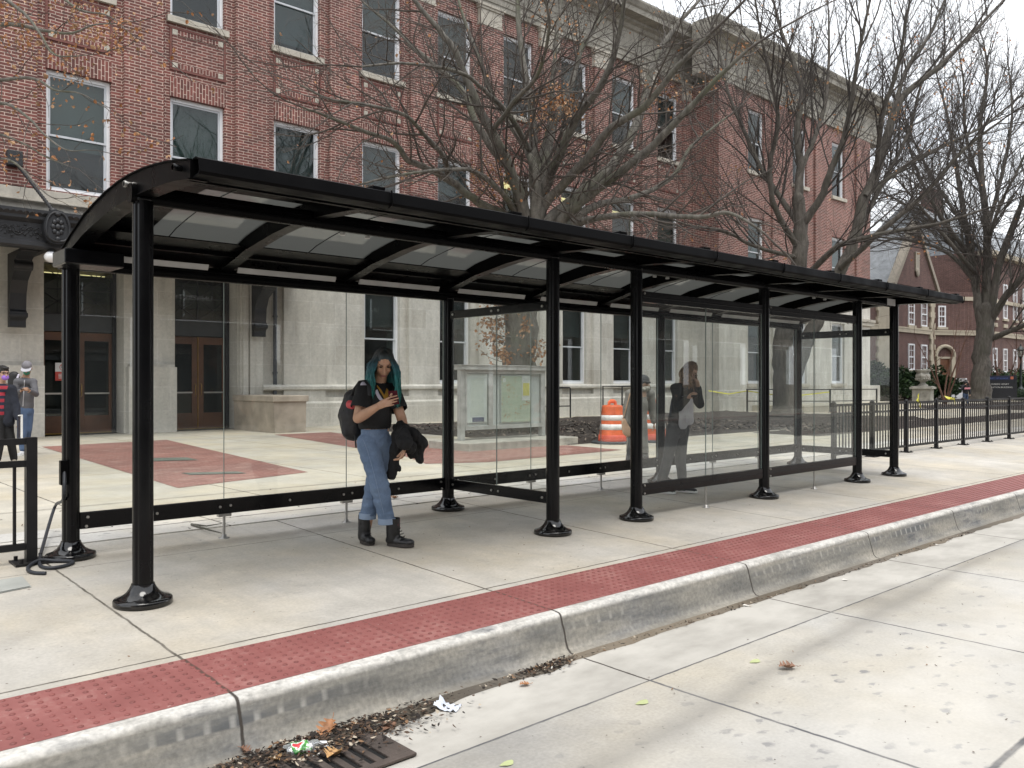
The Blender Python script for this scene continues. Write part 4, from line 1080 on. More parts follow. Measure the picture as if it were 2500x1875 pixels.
# ---- third tree at the right edge, thick straight trunk
D3 = 56.
q3 = zpt(None, (1600,0), D3); q6 = zpt(None, (1600,600), D3)
T = Tree(33)
sp3 = [dict(per=2.0,len=5.6,r=.055,ang=(.35,.8),n=9,wig=.08,up=.02,up0=.1),
       dict(per=2.5,len=2.7,r=.021,ang=(.35,.85),n=6,wig=.11,up=.015,up0=.05),
       dict(per=3.5,len=1.2,r=.0105,ang=(.35,.9),n=4,wig=.12,up=.01,up0=0.,r1=.55)]
b = q6(1948,950)
T.limb([b, q6(1950,800), q6(1965,640), q6(1980,480), q6(1960,360)], [.68,.56,.53,.53,.50], [], 1.)
T.big.lathe([(.95,-.2),(.8,.1),(.68,.5),(.6,1.)], b, 12)
for pts, rad in [
 ([(1965,2010,0),(1930,1780,0),(1890,1500,.5),(1840,1200,1.),(1790,900,1.4),(1740,640,1.8),(1680,420,2.2)], [.40,.30,.26,.21,.16,.10,.05]),
 ([(1975,2000,0),(1990,1650,0),(1990,1350,.6),(1960,1100,1.),(1950,760,1.4),(1990,450,1.8),(1970,250,2.2)], [.42,.34,.29,.24,.18,.11,.05]),
 ([(1995,1990,0),(2060,1600,-.4),(2150,1350,-.8),(2212,1200,-1.2),(2330,950,-1.6),(2420,700,-2.)], [.36,.28,.24,.20,.13,.06]),
 ([(2000,1950,0),(2090,1790,-1.),(2212,1650,-2.),(2380,1400,-3.),(2560,1200,-4.)], [.32,.26,.22,.15,.08]),
 ([(2010,2035,0),(2120,1990,-1.),(2240,1940,-2.),(2420,1860,-3.),(2600,1700,-4.)], [.24,.20,.17,.12,.07]),
 ([(1930,1700,0),(1760,1520,1.),(1560,1450,2.),(1330,1420,3.),(1150,1380,4.)], [.20,.16,.12,.08,.04]),
 ([(1900,1550,.4),(1700,1280,-1.),(1560,1000,-2.),(1500,760,-3.)], [.18,.14,.10,.05]),
 ([(1990,1400,.4),(2080,1050,2.),(2140,700,3.),(2120,420,4.)], [.18,.15,.10,.05]),
 ([(1920,1640,0),(1720,1400,-1.5),(1540,1180,-3.),(1400,1020,-4.)], [.18,.14,.09,.04]),
 ([(1905,1560,.4),(1640,1330,2.),(1420,1180,3.5),(1250,1120,5.)], [.16,.12,.08,.04]),
 ([(1880,1400,.6),(1660,1060,2.),(1540,820,3.),(1480,640,4.)], [.15,.11,.07,.04]),
 ([(1990,1500,.4),(2060,1250,-2.),(2230,900,-3.),(2300,650,-4.)], [.16,.12,.08,.04]),
 ([(1960,1150,1.),(1860,800,-1.),(1850,500,-2.),(1820,300,-3.)], [.15,.11,.075,.04]),
]: T.limb([q3(*p) for p in pts], [r_*.84 for r_ in rad], sp3, .10)
for tp in T.rng.sample(T.tips, min(len(T.tips),150)): T.leaf1(tp[-1], .13)
T.finish('bare_tree', (b.x,b.y,.1), 'tall bare tree with thick straight dark trunk next to the campus sign', [M_oak, M_oak_twig])

# ---- twigs of a tree that stands left of the frame
D4 = 11.5
T = Tree(44)
sp4 = [dict(per=2.6,len=1.25,r=.011,ang=(.35,.9),n=7,wig=.16,up=-.01,up0=-.02),
       dict(per=5.5,len=.55,r=.0042,ang=(.4,1.),n=4,wig=.2,up=-.02,up0=-.05,r1=.5)]
z1 = zpt(None, (0,0), D4)
tb = P(-330,1200,D4+1.); tb.z = .05
T.limb([tb, P(-330,900,D4+1), P(-320,500,D4+1), P(-330,100,D4+1), P(-300,-300,D4+1)], [.24,.20,.17,.13,.06], [], 1.)
for pts, rad in [
 ([(-800,600,1),(-400,300,.5),(0,150,0),(250,180,-.3),(420,200,-.5),(560,150,-.7),(700,140,-.9)], [.07,.05,.03,.022,.016,.011,.006]),
 ([(-800,300,1),(-400,-20,.5),(-100,-60,0),(120,60,-.3),(240,200,-.5),(330,330,-.6),(520,330,-.8)], [.06,.045,.03,.022,.016,.011,.006]),
 ([(-800,700,1),(-300,520,.4),(0,480,0),(200,470,-.2),(330,540,-.4),(480,560,-.6),(640,650,-.7)], [.06,.04,.026,.02,.014,.009,.005]),
 ([(-800,900,1),(-300,700,.4),(0,620,0),(160,700,-.3),(280,820,-.5),(400,900,-.6),(520,900,-.7)], [.06,.04,.024,.018,.012,.008,.005]),
 ([(-800,1000,1),(-300,960,.4),(0,950,0),(120,1000,-.3),(230,1120,-.5),(330,1190,-.6),(470,1180,-.7)], [.05,.035,.018,.014,.010,.007,.004]),
 ([(-800,100,1),(-300,-150,.4),(60,-160,0),(300,-60,-.2),(480,60,-.4),(640,90,-.5),(760,180,-.6)], [.06,.045,.026,.02,.014,.009,.005]),
 ([(-800,800,1),(-300,850,.4),(-60,800,0),(140,860,-.2),(270,940,-.3),(420,1000,-.4)], [.05,.03,.016,.012,.008,.004]),
]: T.limb([z1(*p) for p in pts], rad, sp4, .25)
random.seed(9)
for tp in T.rng.sample(T.tips, int(len(T.tips)*.8)):
    for k in range(T.rng.randint(1,3)): T.leaf1(tp[T.rng.randrange(1,len(tp))], .058)
for c, n_ in (((130,230),60),((220,260),50),((420,300),40),((600,170),60),((680,190),50),((720,140),40),((330,560),12),((430,440),25),((90,60),40),((520,120),40)):
    T.leaves([z1(*c, random.uniform(-.4,.2)) for k in range(5)], .14, n_, .05)
T.finish('leafy_tree', (tb.x,tb.y,.07), 'bare tree at the left edge reaching thin twigs with dry leaves across the brick facade', [M_beech, M_beech_twig])

# ---- slim cinnamon barked trees and further trees behind
def slim(base, h, seed, n=5, spread=.35, r=.06, label='', nm='slim_tree', mats=None, sp=None, group=None):
    T = Tree(seed); b = Vector(base)
    for k in range(n):
        a = 2*math.pi*k/n+T.rng.random(); d = Vector((math.cos(a)*spread,math.sin(a)*spread,1)).normalized()
        pts, rad = T.path(b+Vector((math.cos(a),math.sin(a),0))*r, d, h*T.rng.uniform(.7,1.), r*T.rng.uniform(.7,1.1), .015, 6, .07, .06)
        T.limb(pts, rad, sp or [dict(per=1.6,len=1.5,r=.02,ang=(.3,.7),n=6,wig=.10,up=.05,up0=.1),dict(per=3.,len=.7,r=.009,ang=(.3,.8),n=4,wig=.12,up=.03,up0=.05,r1=.5)], .3)
    return T.finish(nm, base, label, mats or [M_red, M_red], group)
g = P(2308,980,50.); slim((g.x,g.y,.1), 5.4, 5, label='small multi-stemmed ornamental tree with cinnamon bark beside the stone urn')
g = P(2447,960,62.); slim((g.x,g.y,.1), 5.8, 6, label='small multi-stemmed ornamental tree with cinnamon bark behind the campus sign')
big = [dict(per=.8,len=5.,r=.06,ang=(.35,.8),n=8,wig=.09,up=.03,up0=.1),dict(per=1.1,len=2.4,r=.03,ang=(.35,.85),n=5,wig=.11,up=.02,up0=.05),dict(per=1.5,len=1.1,r=.017,ang=(.35,.9),n=3,wig=.12,up=.01,up0=0.,r1=.6)]
g = P(2620,990,70.); slim((g.x,g.y,.1), 15., 15, 6, .5, .28, 'bare dark tree at the right edge, only its crown showing behind the tall trunk', 'background_tree', [M_oak, M_oak_twig], big)
g = P(2215,1000,92.); slim((g.x,g.y,.1), 17., 16, 6, .4, .26, 'hazy bare tree rising behind the gable of the far brick hall', 'background_tree', [M_oak, M_oak_twig], big)
# ================================================================ FAR HALL, STREET FURNITURE
def text_mesh(body, size, m, name='lettering', align='CENTER', depth=.004):
    cu = bpy.data.curves.new('tmp','FONT'); cu.body = body; cu.size = size; cu.align_x = align; cu.extrude = depth; cu.resolution_u = 2
    to = bpy.data.objects.new('tmp', cu); COL.objects.link(to)
    dg = bpy.context.evaluated_depsgraph_get(); me = bpy.data.meshes.new_from_object(to.evaluated_get(dg))
    bpy.data.objects.remove(to); bpy.data.curves.remove(cu)
    me.name = name; me.materials.clear(); me.materials.append(m)
    o = bpy.data.objects.new(name, me); COL.objects.link(o); return o
def par(o, p):
    o.parent = p; o.matrix_parent_inverse = p.matrix_world.inverted() if False else Matrix.LocRotScale(p.location, p.rotation_euler, None).inverted(); return o

M_hbrick = brick_mat('hall_brick', c1=(.125,.064,.055), c2=(.088,.045,.040), cm=(.22,.16,.14), mort=.008)
M_cream = mat('cream_stone', (.42,.37,.285), .8, .12, 1.5)
M_slate = mat('grey_slate', (.23,.245,.26), .6, .25, 2.5)
hall = empty('brick_hall', (72.,27.,.07), 0, 'far dark red brick hall with cream stone bands and quoins and a tall gable', 'building')
def hb(mb, name, mats, bevel=0, parent=None):
    o = mb.build(name, mats, None, bevel); p = parent or hall; o.parent = p
    if p is hall: o.matrix_parent_inverse = Matrix.Translation(-Vector(hall.location))
    return o
class Seg:
    """wall between two ground points; u runs along it, outwards is towards the viewer's side"""
    def __init__(s, a, b):
        s.a = Vector((*a,0)); s.d = (Vector((*b,0))-s.a); s.len = s.d.length; s.d.normalize(); s.n = Vector((s.d.y,-s.d.x,0))
    def p(s, u, out, z): return s.a+s.d*u+s.n*out+Vector((0,0,z))
    def box(s, mb, u0, u1, o0, o1, z0, z1, m=0):
        mb.obox(s.p((u0+u1)/2,(o0+o1)/2,(z0+z1)/2), s.d*(u1-u0)/2, s.n*(o1-o0)/2, Vector((0,0,(z1-z0)/2)), m)
def hall_window(sg, u, w, z0, z1, panes=4):
    mb = MB(); t = .12
    for a,b,c,d in ((u,u+t,z0,z1),(u+w-t,u+w,z0,z1),(u+t,u+w-t,z0,z0+t),(u+t,u+w-t,z1-t,z1),(u+t,u+w-t,(z0+z1)/2-.05,(z0+z1)/2+.05)): sg.box(mb,a,b,-.05,.07,c,d)
    for k in (1,3): zz = z0+(z1-z0)*k/4; sg.box(mb,u+t,u+w-t,.0,.03,zz-.02,zz+.02)
    sg.box(mb,u+w/2-.02,u+w/2+.02,.002,.028,z0+t,z1-t)
    f = hb(mb,'window',M_white)
    mb = MB(); sg.box(mb,u+t,u+w-t,-.02,-.005,z0+t,z1-t); hb(mb,'pane',M_hpane,0,f)
    mb = MB(); sg.box(mb,u-.15,u+w+.15,-.02,.14,z0-.18,z0-.001); hb(mb,'sill',M_cream,0,f)
m_, nt_, o_ = new_mat('hall_pane'); finish(nt_, o_, (.06,.07,.08), .08); M_hpane = m_
HA = Seg((50.,27.),(69.9,27.)); HB = Seg((69.9,27.),(74.2,24.6)); HC = Seg((74.2,24.6),(112.,24.6))
for sg, top in ((HA,8.6),(HB,8.6),(HC,11.6)):
    mb = MB(); sg.box(mb,0,sg.len,-.4,0,0,top); hb(mb,'wall',M_hbrick)
    mb = MB(); sg.box(mb,0,sg.len,-.02,.13,5.12,5.52); sg.box(mb,0,sg.len,-.02,.16,5.40,5.521); hb(mb,'stone_band',M_cream)
    mb = MB(); sg.box(mb,0,sg.len,-.02,.13,7.9,8.2); hb(mb,'upper_band',M_cream)
    mb = MB(); sg.box(mb,0,sg.len,-.02,.18,0,.95); hb(mb,'stone_base',M_cream)
mb = MB()
def quoins(sg, u, w=1.7):
    k = 0; z = .95
    while z < 8.6:
        e = .18 if k % 2 else 0
        sg.box(mb,u-w/2-e,u+w/2+e,-.02,.15,z,min(z+.42,8.6)); z += .425; k += 1
quoins(HA, 10.9, 1.9); hb(mb,'quoins',M_cream); mb = MB(); quoins(HA, HA.len-.35, .6); hb(mb,'quoins',M_cream)
for u in (15.2,17.55):
    hall_window(HA, u, 1.1, 5.7, 7.6); hall_window(HA, u, 1.1, 2.3, 4.3)
hall_window(HA, 7.6, 1.1, 2.3, 4.3); hall_window(HA, 7.6, 1.1, 5.7, 7.6)
hall_window(HB, .45, .7, 5.75, 7.45)
for k in range(14):
    u = 1.6+2.45*k
    hall_window(HC, u, .95, 2.2, 4.2); hall_window(HC, u, .95, 7.6-.9, 10.2-.6)
    mb = MB(); HC.box(mb,u,u+.95,-.02,.1,5.95,6.25); hb(mb,'stone_tablet',M_cream)
mb = MB(); mb.box(74.25,24.61,0,74.6,37,12.0); hb(mb,'side_wall',M_hbrick); mb = MB(); HC.box(mb,-.3,HC.len,-.5,.6,11.6,12.0); hb(mb,'eaves',M_cream)
# arched side door with white surround
mb = MB(); sg = HB; n = 12
HB.box(mb,.15,.42,.0,.3,.95,3.4); HB.box(mb,1.5,1.85,.0,.3,.95,3.4)
prv = None
for k in range(n+1):
    a = math.pi*k/n; p0 = HB.p(1.0-.85*math.cos(a),.15,3.4+.85*math.sin(a))
    if prv is not None: mb.tube([prv,p0],.15,6)
    prv = p0
HB.box(mb,.42,1.5,.0,.12,3.25,3.4); d_ = hb(mb,'door_surround',M_cream)
mb = MB(); HB.box(mb,.45,1.5,.005,.06,.95,3.24); hb(mb,'door',M_wood2,0,d_)
mb = MB(); HB.box(mb,.2,1.9,.3,1.5,.07,.6); HB.box(mb,1.7,1.85,.3,1.5,.6,1.7); HB.box(mb,.2,.35,.3,1.5,.6,1.7); hb(mb,'door_steps',M_white,0,d_)
# gabled roof
mb = MB(); mb.prism([(62.2,8.6),(69.9,8.6),(66.0,13.4)],'y',26.7,27.0); hb(mb,'gable',M_hbrick)
mb = MB()
for a, b in (((62.0,8.5),(66.0,13.5)),((70.1,8.5),(66.0,13.5))):
    v = Vector((b[0]-a[0],0,b[1]-a[1])); c = Vector(((a[0]+b[0])/2,26.85,(a[1]+b[1])/2)); v2 = v.normalized(); nn = Vector((-v2.z,0,v2.x))
    mb.obox(c,v/2,(0,.3,0),nn*.16)
mb.obox((66.0,26.65,10.5),(.35,0,0),(0,.06,0),(0,0,.75)); mb.ball((66.0,26.6,9.7),.3,.1,.35,10,6); hb(mb,'gable_coping',mat('dim_coping',(.30,.265,.215),.8))
mb = MB(); mb.prism([(27.0,8.55),(32.5,12.8),(38,8.55)],'x',46.,69.9); mb.prism([(62.3,8.62),(69.8,8.62),(66.0,13.3)],'y',27.01,32.5); hb(mb,'roof',M_slate)
mb = MB(); mb.prism([(24.6,12.0),(31,17.),(37,12.0)],'x',74.5,112); hb(mb,'main_roof',M_slate)
for u, v, h in ((63.0,31.0,15.6),(78.,30.,18.2)):
    mb = MB(); mb.box(u,v,8.6,u+1.9,v+1.2,h); mb.box(u-.1,v-.1,h,u+2.,v+1.3,h+.25); hb(mb,'chimney',M_hbrick)

# ---- campus sign, half hidden by the trunk
g = P(2425,985,60.); ang = YAW+math.atan(-(2425-1250)/F)
sg_ = empty('campus_sign',(g.x,g.y,.07),ang-R(90),'dark blue campus sign panel with pale lettering half hidden behind the thick trunk','sign')
mb = MB(); mb.box(-1.3,-.12,.1,1.40,.0,1.78); mb.box(1.28,-.14,.05,1.44,.02,1.8); p_ = mb.build('panel',mat('sign_dark',(.012,.013,.018),.4),sg_,.01)
mb = MB(); mb.box(-1.28,-.128,1.46,1.27,-.1205,1.74); mb.build('top_band',mat('sign_blue',(.012,.018,.055),.4),sg_)
Mt1 = mat('letter_blue',(.10,.16,.42),.5); Mt2 = mat('letter_pale',(.62,.62,.6),.5); Mor = mat('sign_orange',(.75,.2,.05),.5)
for body, z, s_, m in (('UNIVERSITY OF ILLINOIS',1.54,.135,Mt1),('DAVID DODDS HENRY',1.12,.155,Mt2),('ADMINISTRATION BUILDING',.90,.155,Mt2),('506 S WRIGHT' if False else '',.3,.1,Mt2)):
    if not body: continue
    o = text_mesh(body, s_, m); o.parent = sg_; o.location = (.16,-.132,z); o.rotation_euler = (R(90),0,0)
mb = MB(); mb.box(1.06,-.136,1.52,1.22,-.1285,1.70); mb.build('badge',Mor,sg_)
mb = MB(); mb.box(1.10,-.14,1.55,1.18,-.1365,1.575); mb.box(1.10,-.14,1.645,1.18,-.1365,1.67); mb.box(1.125,-.14,1.575,1.155,-.1365,1.645); mb.build('badge_letter',mat('badge_blue',(.02,.03,.1),.5),sg_)
mb = MB(); mb.box(-1.4,-.35,-.02,1.2,.25,.14); mb.build('sign_base',M_cream,sg_,.02)

# ---- stone urn
g = P(2253,990,52.6)
ur = empty('stone_urn',(g.x,g.y,.1),R(12),'weathered grey stone urn on a square pedestal between the evergreen shrubs','urn')
M_urn = mat('urn_stone',(.30,.29,.255),.9,.35,3.,.4,15)
mb = MB(); mb.box(-.53,-.53,0,.53,.53,.85); mb.box(-.66,-.66,.85,.66,.66,.98); mb.box(-.58,-.58,.98,.58,.58,1.03); mb.build('pedestal',M_urn,ur,.02)
mb = MB(); mb.lathe([(.30,1.03),(.30,1.10),(.20,1.16),(.15,1.24),(.17,1.30),(.30,1.38),(.40,1.50),(.43,1.64),(.41,1.74),(.35,1.82),(.36,1.88),(.43,1.95),(.46,2.02),(.44,2.06),(.36,2.05),(.34,1.98)],(0,0,0),28); mb.build('urn_bowl',M_urn,ur)
mb = MB()
for s_ in (-1,1): mb.tube([(s_*.40,0,1.55),(s_*.54,0,1.6),(s_*.56,0,1.74),(s_*.44,0,1.80)],.04,8)
for k in range(18): a = 2*math.pi*k/18; mb.ball((.40*math.cos(a),.40*math.sin(a),1.47),.05,.05,.09,6,5)
mb.build('urn_handles',M_urn,ur)
# ---- evergreen shrubs
def foliage_mat(name, c):
    m, nt, out = new_mat(name); p = pos(nt); n1 = noise_n(nt, p, 2., 5)
    cc = ramp(nt, n1, [(.3,tuple(x*.55 for x in c)),(.7,tuple(x*1.5 for x in c))])
    finish(nt, out, cc, .6, None, spec=.3); return m
M_yew = [foliage_mat('yew_green',(.022,.045,.016)),foliage_mat('yew_light',(.045,.085,.028)),foliage_mat('yew_dark',(.010,.022,.010))]
M_stem = mat('shrub_stem',(.06,.045,.035),.9)
def shrub(cx, cy, rx, ry, h, n, seed, label, leaf=.16):
    rg = random.Random(seed); r = empty('evergreen_shrub',(cx,cy,.08),0,label,'shrub','evergreen shrubs before the brick hall')
    mb = MB()
    cl = [(rg.uniform(-.85,.85)*rx, rg.uniform(-.85,.85)*ry, rg.uniform(.25,1.)*h*.8, rg.uniform(.35,.7)) for _ in range(22)]
    for _ in range(n):
        c = rg.choice(cl); a = rg.random()*6.283; b = rg.uniform(-.5,1.5); rr = c[3]*(rg.random()**.35)*min(rx,h)*.75
        p = Vector((c[0]+rr*math.cos(a)*math.cos(b), c[1]+rr*math.sin(a)*math.cos(b), c[2]*(1-(c[0]/rx)**2*.35)+rr*math.sin(b)))
        if p.z < .05: p.z = rg.uniform(.05,.4)
        d = Vector((math.cos(a),math.sin(a),rg.uniform(.1,1.1))).normalized(); w = d.cross(Vector((rg.gauss(0,1),rg.gauss(0,1),rg.gauss(0,1)))).normalized()
        l = leaf*rg.uniform(.6,1.5)
        mb.add([p-w*l*.22, p+d*l*.5-w*l*.3, p+d*l, p+d*l*.5+w*l*.3, p+w*l*.22],[(0,1,2,3,4)],rg.choice((0,0,1,2)))
    mb.build('foliage',M_yew,r)
    mb = MB()
    for k in range(9):
        a = rg.random()*6.28; mb.tube([(0.1*math.cos(a),.1*math.sin(a),0),(rx*.4*math.cos(a),ry*.4*math.sin(a),h*.4),(rx*.6*math.cos(a),ry*.6*math.sin(a),h*.7)],[.05,.035,.015],5)
    mb.build('stem',M_stem,r)
for px, py, d, rx, h, n, lab in ((2135,972,57,1.9,2.5,7000,'broad dark evergreen shrub beside the corner of the stone building'),(2215,972,60,1.8,2.2,6000,'dark evergreen shrub directly behind the stone urn'),(2278,968,63,1.7,2.2,6000,'dark evergreen shrub right of the stone urn, before the arched door'),(2446,966,68,1.9,2.2,4000,'evergreen shrub behind the campus sign'),(2492,972,64,1.4,1.9,3000,'evergreen shrub at the right edge under the street lantern')):
    g = P(px,py,d); shrub(g.x,g.y,rx,rx*.8,h,n,int(px),lab)
mb = MB(); g = P(2502,985,60.)
rg = random.Random(3)
for _ in range(2500):
    p = Vector((g.x+rg.uniform(-1.2,2.),g.y+rg.uniform(-.5,.5),rg.uniform(.1,.85))); a = rg.random()*6.28; d = Vector((math.cos(a),math.sin(a),.4)); w = d.cross(ZUP)
    mb.add([p-w*.03,p+d*.05-w*.04,p+d*.1,p+d*.05+w*.04],[(0,1,2,3)],rg.choice((0,0,1,2)))
tag(mb.build('low_hedge',M_yew),'low clipped green hedge at the right edge behind the railing','hedge')
# ---- street lantern
g = P(2492,955,62.); lp = empty('street_lamp',(g.x,g.y,.07),0,'dark green street lantern on a slim post at the far right','street lamp')
M_lampg = mat('lamp_green',(.018,.028,.027),.5)
mb = MB(); mb.lathe([(.30,0),(.30,.25),(.24,.3),(.24,.8),(.16,.9),(.10,1.0),(.085,1.1),(.07,3.0),(.10,3.05),(.06,3.1)],(0,0,0),12); mb.build('post',M_lampg,lp)
mb = MB(); mb.lathe([(.08,3.1),(.14,3.15),(.24,3.65),(.28,3.68),(.2,3.8),(.06,3.95),(.03,4.1)],(0,0,0),8,0,False); l_ = mb.build('lantern',M_lampg,lp)
mb = MB()
for k in range(8): a = 2*math.pi*(k+.5)/8; mb.obox((.185*math.cos(a),.185*math.sin(a),3.4),(-.045*math.sin(a),.045*math.cos(a),0),(.006*math.cos(a),.006*math.sin(a),0),(.03*math.cos(a),.03*math.sin(a),.2))
mb.build('lantern_pane',mat('frosted_pane',(.45,.45,.4),.4),l_)

# ---- railing fence to the right of the shelter
M_fence = black_paint('fence_black', (.012,.012,.013), .4)
fn = empty('metal_fence',(30.,6.7,.05),0,'long black metal railing running along the back of the pavement beyond the shelter','fence')
def fb(mb, name, m, parent=None, root=None):
    root = root or fn; o = mb.build(name, m); p = parent or root; o.parent = p
    if p is root: o.matrix_parent_inverse = Matrix.Translation(-Vector(root.location))
    return o
fz = walk_z(6.72); ups = [13.33+1.41*k for k in range(38)]
for k, u in enumerate(ups):
    mb = MB(); mb.box(u-.032,6.688,fz,u+.032,6.752,1.01); mb.lathe([(.045,1.008),(.045,1.018),(.01,1.04)],(u,6.72,0),8)
    o = fb(mb,'post',M_fence)
    mb = MB(); mb.box(u-.10,6.63,fz,u+.10,6.81,fz+.014)
    for sx in (-.075,.075):
        for sy in (-.06,.06): mb.tube([(u+sx,6.72+sy,fz+.01),(u+sx,6.72+sy,fz+.03)],.012,6)
    fb(mb,'foot_plate',M_fence,o)
    if k+1 < len(ups):
        a, b = u+.033, ups[k+1]-.033; mb = MB()
        for z0, z1 in ((.955,.995),(.815,.85),(.145,.185)): mb.box(a,6.700,z0,b,6.740,z1)
        nb = 12
        for j in range(nb): x = a+(b-a)*(j+.5)/nb; mb.box(x-.009,6.711,.186,x+.009,6.729,.954)
        fb(mb,'panel',M_fence)
# ---- short railing left of the shelter
fl = empty('left_railing',(1.5,6.86,.05),0,'black metal railing ending in a square post beside the shelter at the left','railing')
fl.name = 'metal_railing'
mb = MB(); z0 = walk_z(6.86); mb.box(1.535,6.825,z0,1.605,6.895,.955); o = fb(mb,'post',M_fence,None,fl)
mb = MB(); mb.box(1.45,6.75,z0,1.69,6.97,z0+.015)
for sx in (-.08,.08):
    for sy in (-.08,.08): mb.tube([(1.57+sx,6.86+sy,z0+.01),(1.57+sx,6.86+sy,z0+.045)],.014,6)
fb(mb,'foot_plate',M_fence,o,fl)
for u0 in (-.03,-1.63):
    mb = MB(); u1 = u0+1.565
    for a, b in ((.905,.95),(.745,.79),(.15,.195)): mb.box(u0,6.838,a,u1,6.882,b)
    for j in range(12): x = u0+.065+.13*j; mb.box(x-.010,6.85,.196,x+.010,6.87,.744)
    fb(mb,'panel',M_fence,None,fl)
    mb = MB(); mb.box(u0-.07,6.825,z0,u0-.001,6.895,.955); fb(mb,'post',M_fence,None,fl)
# ---- map board
kb = empty('map_board',(11.5,12.8,.07),0,'weathered grey notice board with a green campus map and a white directory list','notice board')
M_wthr = mat('weathered_board',(.34,.345,.33),.75,.28,5.,.25,40)
def kbm(mb,name,m,bevel=0):
    o = mb.build(name,m,None,bevel); o.parent = kb; o.matrix_parent_inverse = Matrix.Translation(-Vector(kb.location)); return o
mb = MB(); mb.box(10.0,12.1,.06,12.95,13.35,.22); kbm(mb,'concrete_base',mat('board_base',(.36,.345,.30),.85,.3,3.,.4,25),.015)
for x in (10.36,12.56): mb = MB(); mb.box(x,12.78,.22,x+.10,12.90,1.60); kbm(mb,'post',M_wthr,.006)
mb = MB(); mb.box(10.33,12.70,1.60,12.70,12.96,1.685); mb.box(10.30,12.68,1.685,12.73,12.98,1.70); kbm(mb,'top_cap',M_wthr,.006)
mb = MB(); mb.box(10.461,12.83,.46,12.559,12.90,1.60); kbm(mb,'back_panel',mat('board_white',(.55,.58,.58),.6,.1,3))
mb = MB()
for a,b,c,d in ((10.461,12.559,1.53,1.599),(10.461,12.559,.42,.50),(11.06,11.17,.501,1.529),(10.461,10.50,.501,1.529),(12.52,12.559,.501,1.529)): mb.box(a,12.76,c,b,12.829,d)
kbm(mb,'frame',M_wthr,.004)
def list_mat():
    m, nt, out = new_mat('directory_print'); s = sepxyz(nt, pos(nt)); b = N(nt,'TexBrick'); L(nt, comb(nt,s[0],s[2]), b.inputs['Vector'])
    b.inputs['Scale'].default_value = 1; b.inputs['Brick Width'].default_value = .17; b.inputs['Row Height'].default_value = .021; b.inputs['Mortar Size'].default_value = .006; b.inputs['Color1'].default_value = (.35,.42,.3,1); b.inputs['Color2'].default_value = (.48,.52,.36,1); b.inputs['Mortar'].default_value = (.68,.72,.71,1)
    n = noise_n(nt, comb(nt, math_n(nt,'MULTIPLY',s[0],30.), math_n(nt,'MULTIPLY',s[2],60.)), 1.5, 3)
    c = mixc(nt, mapr(nt, n, .45, .55), (.66,.70,.69), b.outputs[0]); finish(nt, out, c, .4); return m
def map_mat():
    m, nt, out = new_mat('campus_map_print'); s = sepxyz(nt, pos(nt)); v = comb(nt,s[0],s[2])
    vo = N(nt,'TexVoronoi'); vo.inputs['Scale'].default_value = 22.; L(nt, v, vo.inputs['Vector']); sp = sepxyz(nt, vo.outputs['Color'])
    den = mapr(nt, noise_n(nt, v, 4., 3), .45, .6)
    k = math_n(nt,'MULTIPLY', math_n(nt,'MULTIPLY', mapr(nt, sp[0], .4, .45), den), mapr(nt, vo.outputs['Distance'], .45, .4))
    b = N(nt,'TexBrick'); L(nt, v, b.inputs['Vector']); b.inputs['Scale'].default_value = 1; b.inputs['Brick Width'].default_value = .13; b.inputs['Row Height'].default_value = .09; b.inputs['Mortar Size'].default_value = .004; b.offset = 0.
    b.inputs['Color1'].default_value = (.40,.48,.38,1); b.inputs['Color2'].default_value = (.44,.51,.41,1); b.inputs['Mortar'].default_value = (.5,.52,.42,1)
    c = mixc(nt, k, b.outputs[0], mixc(nt, sp[1], (.38,.16,.10), (.45,.34,.16))); finish(nt, out, c, .4); return m
mb = MB(); mb.box(10.52,12.80,.56,11.04,12.828,1.52); kbm(mb,'directory_list',mat('paper_white',(.66,.70,.69),.5))
mb = MB(); mb.box(10.62,12.795,.70,10.95,12.7995,1.44); kbm(mb,'list_print',list_mat())
mb = MB(); mb.box(10.66,12.793,.575,10.96,12.7995,.665); kbm(mb,'blue_footer',mat('footer_blue',(.06,.075,.16),.4))
mb = MB(); mb.box(11.40,12.79,.53,12.25,12.828,1.50); kbm(mb,'map_frame',mat('map_border',(.45,.48,.46),.4))
mb = MB(); mb.box(11.42,12.786,.545,11.98,12.7895,1.485); mb.box(11.98,12.786,.545,12.23,12.7895,.98); kbm(mb,'campus_map',map_mat())
mb = MB(); mb.box(11.985,12.784,.985,12.225,12.7895,1.485); kbm(mb,'map_legend',mat('legend_white',(.62,.65,.63),.4))
mb = MB(); mb.box(12.01,12.780,1.08,12.19,12.7835,1.34); kbm(mb,'yellow_note',mat('note_yellow',(.62,.58,.14),.5))
mb = MB(); mb.tube([(11.49,12.786,1.40),(11.49,12.781,1.40)],.045,14); kbm(mb,'map_badge',bpy.data.materials['legend_white'])
# glass door over the board
mb = MB(); mb.box(10.5,12.772,.5,12.52,12.775,1.53); kbm(mb,'cover_glass',M_glass)
# ---- tube hoops by the wall
def hoop(u, v, label, w=1.25, h=1.08):
    r = empty('hand_rail',(u,v,.1),0,label,'railing'); mb = MB(); mb.tube([(0,0,0),(0,0,h-.04),(.04,0,h),(w-.04,0,h),(w,0,h-.04),(w,0,0)],.027,8); mb.build('hoop',M_fence,r)
    mb = MB(); mb.tube([(0,0,h*.42),(w,0,h*.42)],.02,8); mb.build('cross_bar',M_fence,r)
    mb = MB()
    mb.tube([(0,0,h),(0,.9,h),(0,.9,0)],.024,8); mb.build('return_bar',M_fence,r)
hoop(19.76,20.0,'black tube handrail by the stone wall right of the map board')
hoop(23.25,19.6,'black tube handrail by the stone wall behind the orange barrels',1.6,1.12)
